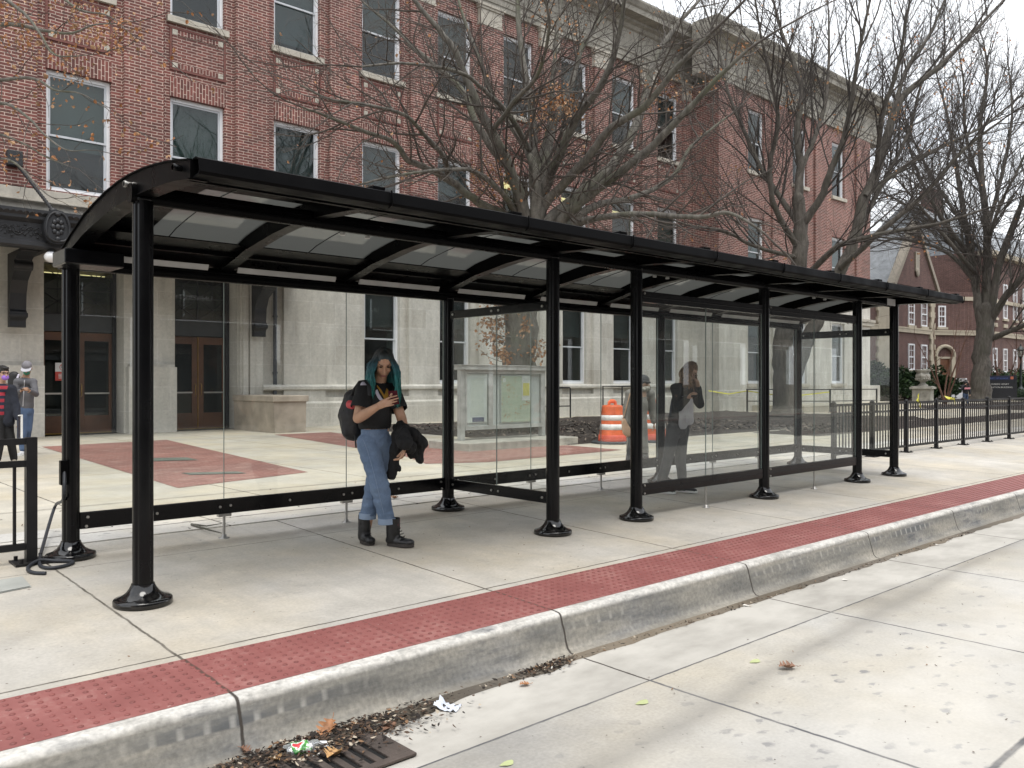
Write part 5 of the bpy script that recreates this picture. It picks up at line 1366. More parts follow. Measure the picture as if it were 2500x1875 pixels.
# ---- traffic barrels
def barrel(u, v, label):
    r = empty('traffic_barrel',(u,v,.075),0,label,'traffic barrel','orange barrels on the walkway'); r.scale = (.97,.97,.90)
    Mo = bpy.data.materials.get('barrel_orange') or mat('barrel_orange',(.66,.135,.045),.5,.28,5,.15,30); Mw = bpy.data.materials.get('barrel_white') or mat('barrel_white',(.72,.71,.68),.4,.18,9); Mr = bpy.data.materials.get('barrel_red') or mat('barrel_red',(.60,.10,.055),.5,.2,6)
    rad = lambda z: .295-.075*z/.9 - (.012 if (.30 < z < .315 or .47<z<.485 or .63<z<.645) else 0)
    mb = MB(); zs = np.linspace(.05,.86,34); mb.lathe([(rad(z),z) for z in zs]+[(.205,.885),(.14,.895),(.12,.895)],(0,0,0),28); mb.build('barrel_body',Mo,r)
    for z0, z1 in ((.32,.45),(.54,.66)):
        mb = MB(); vs = [(rad(z0)+.004,z0),(rad(z1)+.004,z1)]; mb.lathe([(vs[0][0]-.004,z0-.001),vs[0],vs[1],(vs[1][0]-.004,z1+.001)],(0,0,0),28); mb.build('reflective_band',Mw,r)
    mb = MB(); mb.lathe([(.305,.04),(.31,.06),(.30,.19),(.288,.20)],(0,0,0),28); mb.build('foot_skirt',Mr,r)
    mb = MB(); mb.tube([(-.11,0,.88),(-.10,0,.955),(-.05,0,.98),(.05,0,.98),(.10,0,.955),(.11,0,.88)],.022,8,0,True,True,2.2); mb.build('handle',Mo,r)
    mb = MB(); n = 8; mb.lathe([(.46,0),(.46,.035),(.44,.05),(.30,.055)],(0,0,0),10,0,False); mb.build('rubber_base',mat('rubber',(.05,.055,.06),.8,.25,5) if 'rubber' not in bpy.data.materials else bpy.data.materials['rubber'],r)
barrel(13.62,11.75,'orange and white traffic barrel left of the shelter post, with clear view of its handle')
barrel(14.62,11.45,'orange and white traffic barrel seen through the hazy windscreen right of the post')
# ---- landing with railing before the wing
mb = MB(); mb.box(33.5,18.2,.06,45.3,20.7,.34); o = mb.build('landing',M_plaza,None,.01); o['kind'] = 'structure'
rl = empty('ramp_railing',(33.5,18.8,.07),0,'dark post and rail barrier with yellow tape before the stone wing','railing')
pts = [(32.3,20.2),(33.1,19.4),(33.9,18.6),(34.8,17.7),(36.6,17.5),(38.4,17.3)]
for x, y in pts:
    mb = MB(); mb.tube([(x,y,.07),(x,y,1.08)],.04,8); mb.lathe([(.1,.07),(.1,.085),(.04,.10)],(x,y,0),10); fb(mb,'post',M_fence,None,rl)
for (x,y),(x2,y2) in zip(pts,pts[1:]):
    mb = MB(); mb.tube([(x,y,1.05),(x2,y2,1.05)],.025,6); mb.tube([(x,y,.55),(x2,y2,.55)],.022,6); fb(mb,'rail',M_fence,None,rl)
M_tape = mat('caution_tape',(.62,.58,.07),.5,.1,6)
def tape(pts, wd, label, nm='caution_tape'):
    mb = MB(); pts = [Vector(p) for p in pts]
    for a, b, k in zip(pts, pts[1:], range(99)):
        w0 = Vector((.02*math.sin(k*1.7),.02*math.cos(k*1.3),wd)); w1 = Vector((.02*math.sin((k+1)*1.7),.02*math.cos((k+1)*1.3),wd))
        mb.quad(a-w0,b-w1,b+w1,a+w0); n_ = Vector((.004,.004,0)); mb.quad(a-w0+n_,a+w0+n_,b+w1+n_,b-w1+n_)
    return tag(mb.build(nm,M_tape),label,'caution tape')
tape([(30.6,21.0,1.0),(31.5,20.6,.86),(32.3,20.2,.99),(33.0,19.5,.84),(33.9,18.6,.80),(34.8,17.7,.95)],.026,'yellow caution tape strung along the railing before the stone wing')
mb_ = tape([(16.63,6.71,.99),(16.66,6.70,1.06),(16.69,6.71,1.13),(16.70,6.72,1.05),(16.72,6.69,.95),(16.71,6.69,.88)],.018,'short yellow tape scrap tied on the fence rail nearest the shelter')
tape([(18.02,6.72,1.06),(18.15,6.71,1.035),(18.3,6.70,1.02),(18.42,6.69,1.01),(18.44,6.69,.95),(18.46,6.69,.90)],.025,'longer yellow tape scrap lying along the fence top rail')
# ---- the shop front across the street, seen mirrored in the glass
st = empty('shop_front',(14.,-14.,-.1),math.pi,'pale stone shop front with dark windows across the street, mirrored in the shelter glass','building')
def stb(mb,name,m,parent=None):
    o = mb.build(name,m); o.parent = parent or st
    if not parent: o.matrix_parent_inverse = Matrix.LocRotScale(st.location, st.rotation_euler, None).inverted()
    return o
mb = MB(); 
hs = [(x,x+4.2,-.1,3.4) for x in range(-20,50,5)]+[(x+.6+1.7*k,x+1.8+1.7*k,5.8,8.2) for x in range(-20,50,5) for k in range(2)]
us_ = hs
mb2 = MB()
us = sorted({-40,90,*[h[0] for h in hs],*[h[1] for h in hs]})
for a, b in zip(us, us[1:]):
    c = (a+b)/2; z = -.12
    for h0, h1 in sorted((h[2],h[3]) for h in hs if h[0]<c<h[1]):
        if h0 > z: mb.quad((a,-13.95,z),(a,-13.95,h0),(b,-13.95,h0),(b,-13.95,z))
        z = h1
    mb.quad((a,-13.95,z),(a,-13.95,13.5),(b,-13.95,13.5),(b,-13.95,z))
stb(mb,'wall',mat('shop_stone',(.22,.19,.17),.8,.2,1.))
for h in hs:
    mb = MB(); mb.box(h[0],-14.3,h[2],h[1],-14.25,h[3]); w_ = stb(mb,'window',M_hpane)
mb = MB(); mb.box(-25,-13.94,3.75,60,-13.80,4.75); fas = stb(mb,'fascia',mat('fascia_dark',(.035,.036,.04),.6))
Msign = mat('sign_letters',(.8,.8,.8),.5)
for body, x in (('UNIVERSITY OF ILLINOIS',10.38),('UNION B',17.75)):
    o = text_mesh(body, .235, Msign); o.location = (x,-13.79,4.05); o.rotation_euler = (R(90),0,math.pi); o.parent = st
    o.matrix_parent_inverse = Matrix.LocRotScale(st.location, st.rotation_euler, None).inverted()
# ================================================================ PEOPLE
RV = Vector((RX,RY,0)); TV = Vector((-FX,-FY,0))      # picture right / towards the viewer, on the ground plane
def cap_mesh(mb, a, b, ra, rb, front=None, flat=1., n=18, k=5):
    """tapered capsule, optionally flattened along the direction 'front'"""
    a, b = Vector(a), Vector(b); t = (b-a); L_ = t.length
    if L_ < 1e-5: t = Vector((0,0,1)); b = a+t*1e-4
    t.normalize(); fr = Vector(front) if front is not None else t.orthogonal()
    w = fr-t*fr.dot(t)
    w = t.orthogonal().normalized() if w.length < 1e-4 else w.normalized()
    u = t.cross(w); rings = []
    for i in range(k+1): al = -math.pi/2+math.pi/2*i/k; rings.append((a+t*(ra*math.sin(al)), ra*math.cos(al)))
    for i in range(k+1): al = math.pi/2*i/k; rings.append((b+t*(rb*math.sin(al)), rb*math.cos(al)))
    vs = []
    for c, r in rings:
        r = max(r,1e-4)
        for j in range(n): an = 2*math.pi*j/n; vs.append(c+u*(r*math.cos(an))+w*(r*flat*math.sin(an)))
    m = len(rings); fs = [(i*n+j,i*n+(j+1)%n,(i+1)*n+(j+1)%n,(i+1)*n+j) for i in range(m-1) for j in range(n)]
    fs += [tuple(range(n-1,-1,-1)), tuple((m-1)*n+j for j in range(n))]
    mb.add(vs, fs, 0, True)
def ell_mesh(mb, c, ax, n=18, k=12):
    c = Vector(c); vs = []
    for i in range(k+1):
        th = math.pi*i/k
        for j in range(n):
            ph = 2*math.pi*j/n; vs.append(c+ax[0]*(math.sin(th)*math.cos(ph)*.9999+1e-5)+ax[1]*math.sin(th)*math.sin(ph)-ax[2]*math.cos(th))
    mb.add(vs, [(i*n+j,i*n+(j+1)%n,(i+1)*n+(j+1)%n,(i+1)*n+j) for i in range(k) for j in range(n)], 0, True)
def fuse(mb, name, m, parent, voxel=.007, smooth=3, disp=0., dscale=8., fac=.5, stretch=1.):
    """voxel-fuse overlapping pieces into one continuous skin"""
    me = bpy.data.meshes.new('t'); me.from_pydata([tuple(v) for v in mb.v],[],mb.f); me.update()
    o = bpy.data.objects.new('t',me); COL.objects.link(o)
    r = o.modifiers.new('r','REMESH'); r.mode = 'VOXEL'; r.voxel_size = voxel; r.use_smooth_shade = True
    if smooth: s_ = o.modifiers.new('s','SMOOTH'); s_.iterations = smooth; s_.factor = fac
    dg = bpy.context.evaluated_depsgraph_get(); dg.update()
    nm = bpy.data.meshes.new_from_object(o.evaluated_get(dg))
    bpy.data.objects.remove(o); bpy.data.meshes.remove(me)
    if disp:
        nn = [v.normal.copy() for v in nm.vertices]
        for v, n_ in zip(nm.vertices, nn):
            p = v.co*dscale; p.z *= stretch
            v.co += n_*disp*(noise.noise(p)+.5*noise.noise(p*2.3))
    nm.name = name; nm.materials.clear(); nm.materials.append(m)
    nm.polygons.foreach_set('use_smooth',[True]*len(nm.polygons)); nm.update()
    ob = bpy.data.objects.new(name,nm); COL.objects.link(ob)
    if parent is not None: ob.parent = parent; ob.matrix_parent_inverse = Matrix.Translation(-Vector(parent.location))
    return ob
def trim(o, pt, nrm, keep=None, axr=None):
    bm = bmesh.new(); bm.from_mesh(o.data)
    dl = [v for v in bm.verts if (v.co-pt).dot(nrm) > 0 and (keep is None or (v.co-pt).length < keep)]
    bmesh.ops.delete(bm, geom=dl, context='VERTS'); bm.to_mesh(o.data); bm.free()
def pmb(mb, name, m, parent):
    o = mb.build(name, m); o.parent = parent; o.matrix_parent_inverse = Matrix.Translation(-Vector(parent.location)); return o
def skin(name, c):
    return mat(name, c, .5, .08, 9, .05, 60, Subsurface_Weight=.08, Subsurface_Radius=(.02,.008,.004))
def cloth(name, c, var=.25, rough=.85, sc=4.): return mat(name, c, rough, var, sc, .25, 220)
SK1 = skin('skin_warm',(.47,.275,.18)); SK2 = skin('skin_light',(.50,.31,.22)); SK3 = skin('skin_tan',(.36,.20,.12))
M_eye = mat('eye_dark',(.02,.014,.011),.25); M_brow = mat('brow_dark',(.03,.02,.015),.8); M_lip = mat('lips',(.27,.10,.085),.5)

def head(body, c, face, up, s=1., jaw=1.):
    """head volume into mesh builder; returns frame"""
    f = face.normalized(); u = (up-f*up.dot(f)).normalized(); r = u.cross(f)
    ell_mesh(body, c+u*.02*s-f*.008*s, (r*.073*s,f*.090*s,u*.098*s))
    ell_mesh(body, c-u*.045*s+f*.020*s, (r*.056*s*jaw,f*.066*s,u*.072*s))
    ell_mesh(body, c-u*.098*s+f*.050*s, (r*.026*s,f*.024*s,u*.020*s))
    cap_mesh(body, c+u*.012*s+f*.080*s, c-u*.030*s+f*.100*s, .008*s, .013*s)
    for k in (-1,1):
        ell_mesh(body, c-u*.034*s+f*.090*s+r*.011*k*s, (r*.009*s,f*.010*s,u*.008*s))
        ell_mesh(body, c-u*.03*s+f*.054*s+r*.036*k*s, (r*.022*s,f*.022*s,u*.024*s))
        cap_mesh(body, c+u*.028*s+f*.080*s+r*.012*k*s, c+u*.026*s+f*.064*s+r*.050*k*s, .010*s, .008*s)
        ell_mesh(body, c-u*.005*s-f*.008*s+r*.074*k*s, (r*.010*s,f*.018*s,u*.030*s))
    ell_mesh(body, c-u*.066*s+f*.082*s, (r*.024*s,f*.012*s,u*.012*s))
    return f, u, r
def face_parts(root, c, fr, s=1., brow=M_brow, eyes=True, mouth=True):
    f, u, r = fr
    mb = MB()
    if eyes:
        for k in (-1,1): ell_mesh(mb, c+u*.010*s+f*.079*s+r*.030*k*s, (r*.014*s,f*.007*s,u*.0055*s),10,6)
        pmb(mb,'eyes',M_eye,root); mb = MB()
    for k in (-1,1): cap_mesh(mb, c+u*.027*s+f*.091*s+r*.016*k*s, c+u*.034*s+f*.076*s+r*.046*k*s, .0030*s,.0022*s,None,1,8,3)
    pmb(mb,'eyebrows',brow,root)
    if mouth:
        mb = MB(); cap_mesh(mb, c-u*.066*s+f*.091*s-r*.018*s, c-u*.066*s+f*.091*s+r*.018*s, .0055*s,.0055*s,f,.6,8,3)
        cap_mesh(mb, c-u*.074*s+f*.089*s-r*.013*s, c-u*.074*s+f*.089*s+r*.013*s, .006*s,.006*s,f,.6,8,3); pmb(mb,'lips',M_lip,root)
def hand(body, wrist, d, palm, s=1., curl=.5, thumb=1):
    """palm + five fingers; d = pointing direction, palm = palm normal (fingers curl that way)"""
    d = d.normalized(); p = (palm-d*palm.dot(d)).normalized(); r = d.cross(p)
    cap_mesh(body, wrist, wrist+d*.075*s, .026*s,.036*s,p,.45)
    for i, (o, l) in enumerate(((-.030,.066),(-.010,.075),(.011,.070),(.030,.055))):
        b = wrist+d*.090*s+r*o*s; a1 = curl*(.8+.12*i); d1 = d*math.cos(a1)+p*math.sin(a1); a2 = a1+curl*1.1; d2 = d*math.cos(a2)+p*math.sin(a2)
        m_ = b+d1*l*.5*s; e = m_+d2*l*.5*s
        cap_mesh(body, b-d*.015*s, m_, .0095*s,.0088*s,None,1,10,3); cap_mesh(body, m_, e, .0088*s,.0075*s,None,1,10,3)
    tb = wrist+d*.03*s-r*.026*s*thumb; t1 = (d*.7-r*.6*thumb+p*.35).normalized(); t2 = (d*.9-r*.15*thumb+p*.5).normalized()
    cap_mesh(body, tb, tb+t1*.042*s, .0135*s,.0115*s,None,1,10,3); cap_mesh(body, tb+t1*.042*s, tb+t1*.042*s+t2*.034*s, .011*s,.009*s,None,1,10,3)
def shoe(name, m, root, heel, toe, w=.045, h=.075, sole=None, boot=0., lean=None):
    d = (toe-heel); d.z = 0; L_ = d.length; d.normalize(); s_ = Vector((-d.y,d.x,0)); z0 = heel.z
    mb = MB()
    A = lambda t, z: heel+d*(L_*t)+Vector((0,0,z))
    cap_mesh(mb, A(.14,h*.55), A(.45,h*.5), w*.92, w*.95, ZUP, h*.55/w); cap_mesh(mb, A(.4,h*.46), A(.83,h*.40), w*.98, w*.88, ZUP, h*.42/w)
    cap_mesh(mb, A(.20,h*.8), A(.55,h*.55), w*.8, w*.75, ZUP, .8)
    if boot:
        top = A(.22,boot)+(lean or Vector((0,0,0)))
        cap_mesh(mb, A(.22,h*.7), top-ZUP*.02, w*1.02, w*1.08, d, 1.12)
    o = fuse(mb, name, m, root, .006, 3, .0015 if boot else 0, 60)
    if boot: trim(o, A(.22,boot-.03), ZUP)
    mb = MB(); n = 22; pts = []
    for k in range(n):
        a = 2*math.pi*k/n; ca = math.cos(a); t = .5+.5*ca
        ww = w*(1.0 if t > .5 else .88)*(1.08 if .6 < t < .9 else 1.)
        pp = heel+d*(L_*(.5+.505*ca))+s_*(ww*math.copysign(abs(math.sin(a))**.72,math.sin(a))); pts.append((pp.x,pp.y))
    mb.prism(pts,'z',z0+.001,z0+.028); so_ = pmb(mb,'sole',sole or m,root); so_.parent = o; so_.matrix_parent_inverse = o.matrix_parent_inverse.copy() if False else Matrix.Identity(4)
    so_.matrix_parent_inverse = (Matrix.Translation(Vector(root.location)) @ o.matrix_parent_inverse).inverted() if False else Matrix.Identity(4)
    return o
def lock_mesh(mb, pts, r, n=6): 
    k = len(pts); mb.tube(pts,[r*(.8+.5*math.sin(math.pi*min(1,.15+.75*i/(k-1)))) if i < k-1 else r*.15 for i in range(k)],n,0,True,True,.55)
def hair(root, c, fr, m, s, length, nl, seed, open_ang=1.0, vol=.03, r=.011, part=0., wave=.012, ends=None):
    """long loose hair: a scalp cap and many tapering locks falling from the crown"""
    f, u, rr = fr; rg = random.Random(seed); mb = MB()
    ell_mesh(mb, c+u*.030*s-f*.014*s, (rr*.082*s,f*.090*s,u*.097*s)); ell_mesh(mb, c-u*.03*s-f*.035*s,(rr*.074*s,f*.065*s,u*.10*s))
    # open the face
    capm = MB(); keep = []
    o = fuse(mb,'hair',m,root,.0055,3)
    me = o.data; bm = bmesh.new(); bm.from_mesh(me)
    dl = [v for v in bm.verts if (v.co-c).dot(f) > .028*s and (v.co-c).dot(u) < .062*s-.25*abs((v.co-c).dot(rr))]
    bmesh.ops.delete(bm, geom=dl, context='VERTS'); bm.to_mesh(me); bm.free()
    mb = MB()
    for k in range(nl):
        az = rg.uniform(open_ang, 2*math.pi-open_ang)              # 0 = face
        el = rg.uniform(.0,1.15)
        hd = f*math.cos(az)+rr*math.sin(az)
        p0 = c+u*.030*s-f*.014*s+(hd*math.cos(.5+el*.9)*.084+u*math.sin(.5+el*.9)*.098)*s
        ln = length*rg.uniform(.72,1.08)*(ends(math.sin(az)) if ends else 1.)
        pts = [p0]; out = hd.copy(); out.z = 0; out.normalize(); n_ = 9; ph = rg.random()*6.28
        for i in range(1,n_+1):
            t = i/n_
            base = c+out*(.078*s+vol*math.sin(min(1.,t*1.5)*math.pi*.55)+rg.uniform(-.006,.012))
            drop = ln*t
            p = Vector((base.x,base.y,p0.z-drop))
            k1 = min(1,t*2.2); p = p0.lerp(p,k1); p.z = p0.z-drop*(.6+.4*k1)
            p += rr*(wave*math.sin(t*7+ph)*t)+f*(wave*math.cos(t*6+ph)*t)
            pts.append(p)
        lock_mesh(mb, pts, r*rg.uniform(.6,1.15)*s)
    l = pmb(mb,'hair_locks',m,root)
    return o
# ------------------------------------------------------------ woman in the shelter, teal hair, looking at her phone
D0 = 6.97
W = lambda x, y, o=0.: P(x, y, D0-o)
hc = W(936,886,.02); face = RV*.24+TV*.84-ZUP*.60; 
foot = W(945,1329); g1 = empty('person',(foot.x,foot.y,walk_z(foot.y)),0,'young woman with teal hair in black top and blue jeans looking at her phone','person')
M_teal, nt, out = new_mat('teal_hair'); s_ = sepxyz(nt, pos(nt)); nz = noise_n(nt, pos(nt), 30, 4)
hz = math_n(nt,'ADD', s_[2], math_n(nt,'MULTIPLY', math_n(nt,'SUBTRACT',nz,.5), .09))
c_ = ramp(nt, mapr(nt, hz, 1.27, 1.66), [(0.,(.014,.20,.175)),(.35,(.016,.16,.17)),(.55,(.028,.115,.155)),(.68,(.020,.040,.048)),(.80,(.017,.014,.011))])
c_ = mixc(nt, mapr(nt, nz, .35, .7, 0., .5), c_, (.008,.036,.044))
finish(nt, out, c_, .42, noise_n(nt, pos(nt), 90, 3), .3, .004)
M_tee = cloth('black_cotton',(.0065,.0068,.0075),.25,.8); M_denim = None
m, nt, out = new_mat('blue_denim'); p_ = pos(nt); n1 = noise_n(nt, p_, 5, 5); n2 = noise_n(nt, p_, 260, 2); sx = sepxyz(nt, p_)
c_ = ramp(nt, n1, [(.3,(.095,.145,.235)),(.7,(.17,.24,.355))]); c_ = mixc(nt, 1., c_, ramp(nt, n2, [(.3,(.75,.75,.75)),(.7,(1.2,1.2,1.2))]), 'MULTIPLY')
finish(nt, out, c_, .85, n2, .3, .003); M_denim = m
M_cuff = cloth('denim_inside',(.22,.285,.385)); M_boot = mat('black_leather',(.010,.010,.011),.38,.3,12,.3,60); M_sole = mat('boot_sole',(.035,.030,.027),.7)
jn = dict(nb=W(925,938,-.02),ch=W(918,975,-.01),wa=W(915,1040,0),pe=W(916,1070,.0),rs=W(888,951,.09),ls=W(957,952,-.11),re=W(874,1021,.15),rw=W(921,993,.33),le=W(981,1024,-.03),lw=W(990,1080,.14),
 rh=W(896,1082,.05),lh=W(937,1084,-.06),rk=W(926,1186,.10),lk=W(913,1190,-.03),ra=W(957,1292,.03),la=W(896,1288,-.06))
fb_ = (RV*.62+TV*.78).normalized()                                 # where the chest points
B = MB(); fr = head(B, hc, face, ZUP)
cap_mesh(B, hc-fr[1]*.07-fr[0]*.02, jn['nb']-ZUP*.01, .050,.055)
cap_mesh(B, jn['ch'], jn['pe'], .115,.12, fb_, .72)
for a,b_,c_,q1,q2,q3 in (('rs','re','rw',.046,.042,.027),('ls','le','lw',.046,.041,.027)):
    cap_mesh(B, jn[a], jn[b_], q1, q2); cap_mesh(B, jn[b_], jn[b_].lerp(jn[c_],.35), q2, .043); cap_mesh(B, jn[b_].lerp(jn[c_],.35), jn[c_], .043, q3)
for a,b_,c_ in (('rh','rk','ra'),('lh','lk','la')): cap_mesh(B, jn[a], jn[b_], .075,.052); cap_mesh(B, jn[b_], jn[c_], .052,.035)
# right hand wraps the phone from below: palm towards the viewer's left, fingers over the back
ph_c = W(959,972,.385)
hd = (W(947,981,.37)-jn['rw']).normalized()
cap_mesh(B, jn['rw'], W(939,984,.355), .027,.034, TV, .5)
for (x0,y0,x1,y1,x2,y2) in ((943,974.5,956,969,969,966),(945,980.5,958,976,973,972),(945,986,957,982.8,969,979.5),(942,991.5,952,990,961,988)):
    cap_mesh(B, W(x0,y0,.372), W(x1,y1,.392), .0078,.0072,None,1,10,3); cap_mesh(B, W(x1,y1,.392), W(x2,y2,.378), .0072,.0058,None,1,10,3)
cap_mesh(B, W(940,982,.34), W(950,972,.345), .013,.011,None,1,10,3); cap_mesh(B, W(950,972,.345), W(956,962,.36), .011,.009,None,1,10,3)
# left hand hangs out of the folded jacket, fingers curled
hand(B, W(990,1090,.15), (-ZUP*.8-RV*.25+TV*.3), (TV*.25-RV*.9), .98, .55, -1)
fuse(B,'body',SK1,g1,.0042,2)
face_parts(g1, hc, fr)
mb = MB(); ell_mesh(mb, hc-fr[1]*.012+fr[0]*.070, (fr[2]*.0,fr[0]*.0,fr[1]*.0)) if False else None
hair(g1, hc, fr, M_teal, 1., .37, 620, 4, .72, .044, .0060, 0, .014, lambda s_: 1.12 if s_ > 0 else .95)
# top: boxy cropped tee with wide sleeves
B = MB(); cap_mesh(B, jn['nb']-ZUP*.055, jn['ch'], .10,.142, fb_, .74); cap_mesh(B, jn['ch'], jn['wa']+ZUP*.045, .142,.148, fb_, .76)
cap_mesh(B, jn['rs']+ZUP*.0, jn['ls'], .062,.060); 

tee = fuse(B,'top',M_tee,g1,.006,4,.007,13,.5,.6)
trim(tee, W(915,1047), -ZUP)
for a, b_, t, sh_ in (('rs','re',.66,.0),('ls','le',.70,.0)):
    B = MB(); cap_mesh(B, jn[a], jn[a].lerp(jn[b_],.60), .066,.080); sl = fuse(B,'sleeve',M_tee,g1,.006,3,.006,13,.5,.6)
    trim(sl, jn[a].lerp(jn[b_],t), (jn[b_]-jn[a]).normalized())
    bm = bmesh.new(); bm.from_mesh(tee.data); bm.from_mesh(sl.data); bm.to_mesh(tee.data); bm.free(); bpy.data.objects.remove(sl)
trim(tee, jn['nb']+fb_*.05+ZUP*.012, (ZUP*.8+fb_*.3).normalized(), .10)
def on_surf(o, pt, dr):
    """land a point on a mesh along dr"""
    ok, loc, nn, ix = o.ray_cast(pt-dr*.5, dr); return (loc, nn) if ok else (pt, -dr)
def patch(o, pts, m, name, root, cam=True, sub=6, lift=.004):
    """cloth patch following the garment: polygon strip given as two edge polylines of picture points"""
    mb = MB(); A, B_ = pts; n = len(A); vs = []
    for i in range(n):
        for k in range(sub+1):
            x = A[i][0]+(B_[i][0]-A[i][0])*k/sub; y = A[i][1]+(B_[i][1]-A[i][1])*k/sub
            q = W(x,y); dr = (q-Vector((0,0,EYE))).normalized(); l, nn = on_surf(o, q, dr); vs.append(l+nn*lift)
    mb.add(vs,[(i*(sub+1)+k,i*(sub+1)+k+1,(i+1)*(sub+1)+k+1,(i+1)*(sub+1)+k) for i in range(n-1) for k in range(sub)],0,True)
    return pmb(mb,name,m,root)
dg = bpy.context.evaluated_depsgraph_get()
M_gold = cloth('mustard_cloth',(.42,.23,.030)); M_lil = cloth('pale_cloth',(.55,.53,.62))
dense = lambda a, n=8: [(a[i][0]+(a[i+1][0]-a[i][0])*t/n, a[i][1]+(a[i+1][1]-a[i][1])*t/n) for i in range(len(a)-1) for t in range(n)]+[a[-1]]
try:
    patch(tee,(dense([(919,943),(926,954),(933,965),(938,975)]),dense([(921,941),(931,953),(937,964),(946,974)])),M_gold,'gold_trim',g1)
    patch(tee,(dense([(943,948),(940,958),(936,970)]),dense([(947,952),(948,962),(947,972)])),M_gold,'gold_trim',g1)
    patch(tee,(dense([(917,953),(916,960),(921,970),(927,978)]),dense([(921,951),(925,961),(931,971),(935,976)])),M_lil,'pale_panel',g1)
    patch(tee,(dense([(881,937),(880,941)]),dense([(889,926.5),(901,941)])),M_lil,'shoulder_panel',g1)
except Exception as e_: print('patch', e_)
# jeans
B = MB(); cap_mesh(B, W(915,1052), W(916,1080), .122,.126, fb_, .80)
cap_mesh(B, jn['rh']+RV*.006, jn['rk'], .093,.077); cap_mesh(B, jn['lh'], jn['lk'], .090,.075)
cap_mesh(B, jn['rk'], W(945,1270,.045), .078,.066); cap_mesh(B, jn['lk'], W(898,1260,-.05), .076,.064)
je = fuse(B,'jeans',M_denim,g1,.007,4,.010,11,.5,1.6)
trim(je, W(915,1046), ZUP); trim(je, W(944,1277,.045), (-ZUP), .11); trim(je, W(897,1264,-.05), -ZUP, .11)
for (x,y,o_,dx) in ((944.5,1279,.045,3),(897,1266,-.05,-3)):
    mb = MB(); mb.tube([W(x-dx*.25,y-14,o_),W(x,y,o_)],[.0725,.072],22,0,False); mb.tube([W(x-dx*.25,y-14,o_),W(x,y,o_)],[.066,.066],22,0,False)
    mb.tube([W(x-dx*.25,y-14.2,o_),W(x-dx*.25,y-13.2,o_)],[.071,.0735],22,0,False); pmb(mb,'jean_cuff',M_cuff,g1)
mb = MB(); mb.tube([W(915,1047.5,.118),W(930,1047.5,.10)],.003,6); 
pts = [W(886,1072,.12),W(897,1100,.135),W(906,1130,.155),W(914,1160,.165),W(924,1200,.165),W(931,1230,.125),W(939,1260,.115)]
dg = bpy.context.evaluated_depsgraph_get(); st_ = []
for q in [pts[i].lerp(pts[i+1],t/5) for i in range(len(pts)-1) for t in range(5)]:
    dr = (q-Vector((0,0,EYE))).normalized(); l, nn = on_surf(je, q, dr); st_.append(l+nn*.0015)
mb = MB(); mb.tube(st_,.0016,5); pmb(mb,'side_seam',M_cuff,g1)
# boots
zf = lambda v: Vector((v.x,v.y,walk_z(v.y)+.001))
for heel, toe, ln in ((W(946,1322,.02),W(1010,1330,.10),W(958,1268,.04)),(W(884,1313,-.08),W(908,1328,.055),W(894,1262,-.06))):
    h_, t_ = zf(heel), zf(toe); d_ = (t_-h_).normalized(); ax = h_+(t_-h_)*.22
    shoe('boot',M_boot,g1,h_,t_,.050,.085,M_sole,.262,Vector((ln.x-ax.x,ln.y-ax.y,0))*.35)
    mb = MB(); s2 = Vector((-d_.y,d_.x,0))
    for k in range(6):
        p = h_+(t_-h_)*(.60-.055*k)+ZUP*(.085+.021*k); mb.tube([p-s2*.028,p+d_*.012,p+s2*.028],.0035,5)
    pmb(mb,'laces',mat('lace_black',(.014,.014,.015),.7) if 'lace_black' not in bpy.data.materials else bpy.data.materials['lace_black'],g1)
    mb = MB(); p = h_+(t_-h_)*.43+ZUP*.185; mb.obox(p,d_*.004,s2*.018,ZUP*.035); pmb(mb,'pink_tongue',mat('tongue_pink',(.45,.03,.12),.6) if 'tongue_pink' not in bpy.data.materials else bpy.data.materials['tongue_pink'],g1)
# phone
pd = (W(972,960,.36)-W(950,984,.40)); ux = (W(971,968,.38)-W(951,970,.40)).normalized(); uz = (ZUP*.85+RV*.22-TV*.45).normalized(); uz = (uz-ux*uz.dot(ux)).normalized(); uy = ux.cross(uz)
mb = MB(); mb.obox(W(961,971,.352), ux*.036, uy*.0045, uz*.058)
tag(mb.build('mobile_phone',mat('phone_maroon',(.075,.008,.014),.6,spec=.2),None,.003),'maroon phone held up by the teal-haired woman','phone')
# backpack with straps
bk = empty('backpack',tuple(W(856,1070,-.1)),0,'black backpack with a red patch on the back of the teal-haired woman','backpack')
B = MB(); bx = (RV*.55+TV*.6).normalized()
cap_mesh(B, W(862,972,-.08), W(857,1015,-.08), .075,.105, bx, 1.15); cap_mesh(B, W(857,1015,-.08), W(860,1052,-.08), .105,.085, bx, 1.15)
cap_mesh(B, W(846,1020,-.03), W(848,1055,-.03), .050,.045, bx, 1.)
fuse(B,'pack_body',cloth('pack_nylon',(.014,.014,.016),.3,.6),bk,.008,4,.006,14)
mb = MB()
mb.tube([W(860,966,-.02),W(868,948,.05),W(880,931,.10),W(892,929,.14),W(902,944,.20),W(903,965,.215)],.020,8,0,True,True,.35)
pmb(mb,'strap',bpy.data.materials['pack_nylon'],bk)
mb = MB(); cap_mesh(mb, W(853,987,.06), W(860,989,.075), .034,.034, TV, .5); pmb(mb,'red_patch',mat('bag_red',(.48,.05,.06),.5),bk)
mb = MB(); mb.tube([W(838,1000,.0),W(839,1040,.0),W(841,1050,.0)],.006,5); mb.tube([W(866,1062,.0),W(868,1080,.01),W(869,1093,.01)],.007,5); pmb(mb,'loose_strap',bpy.data.materials['pack_nylon'],bk)
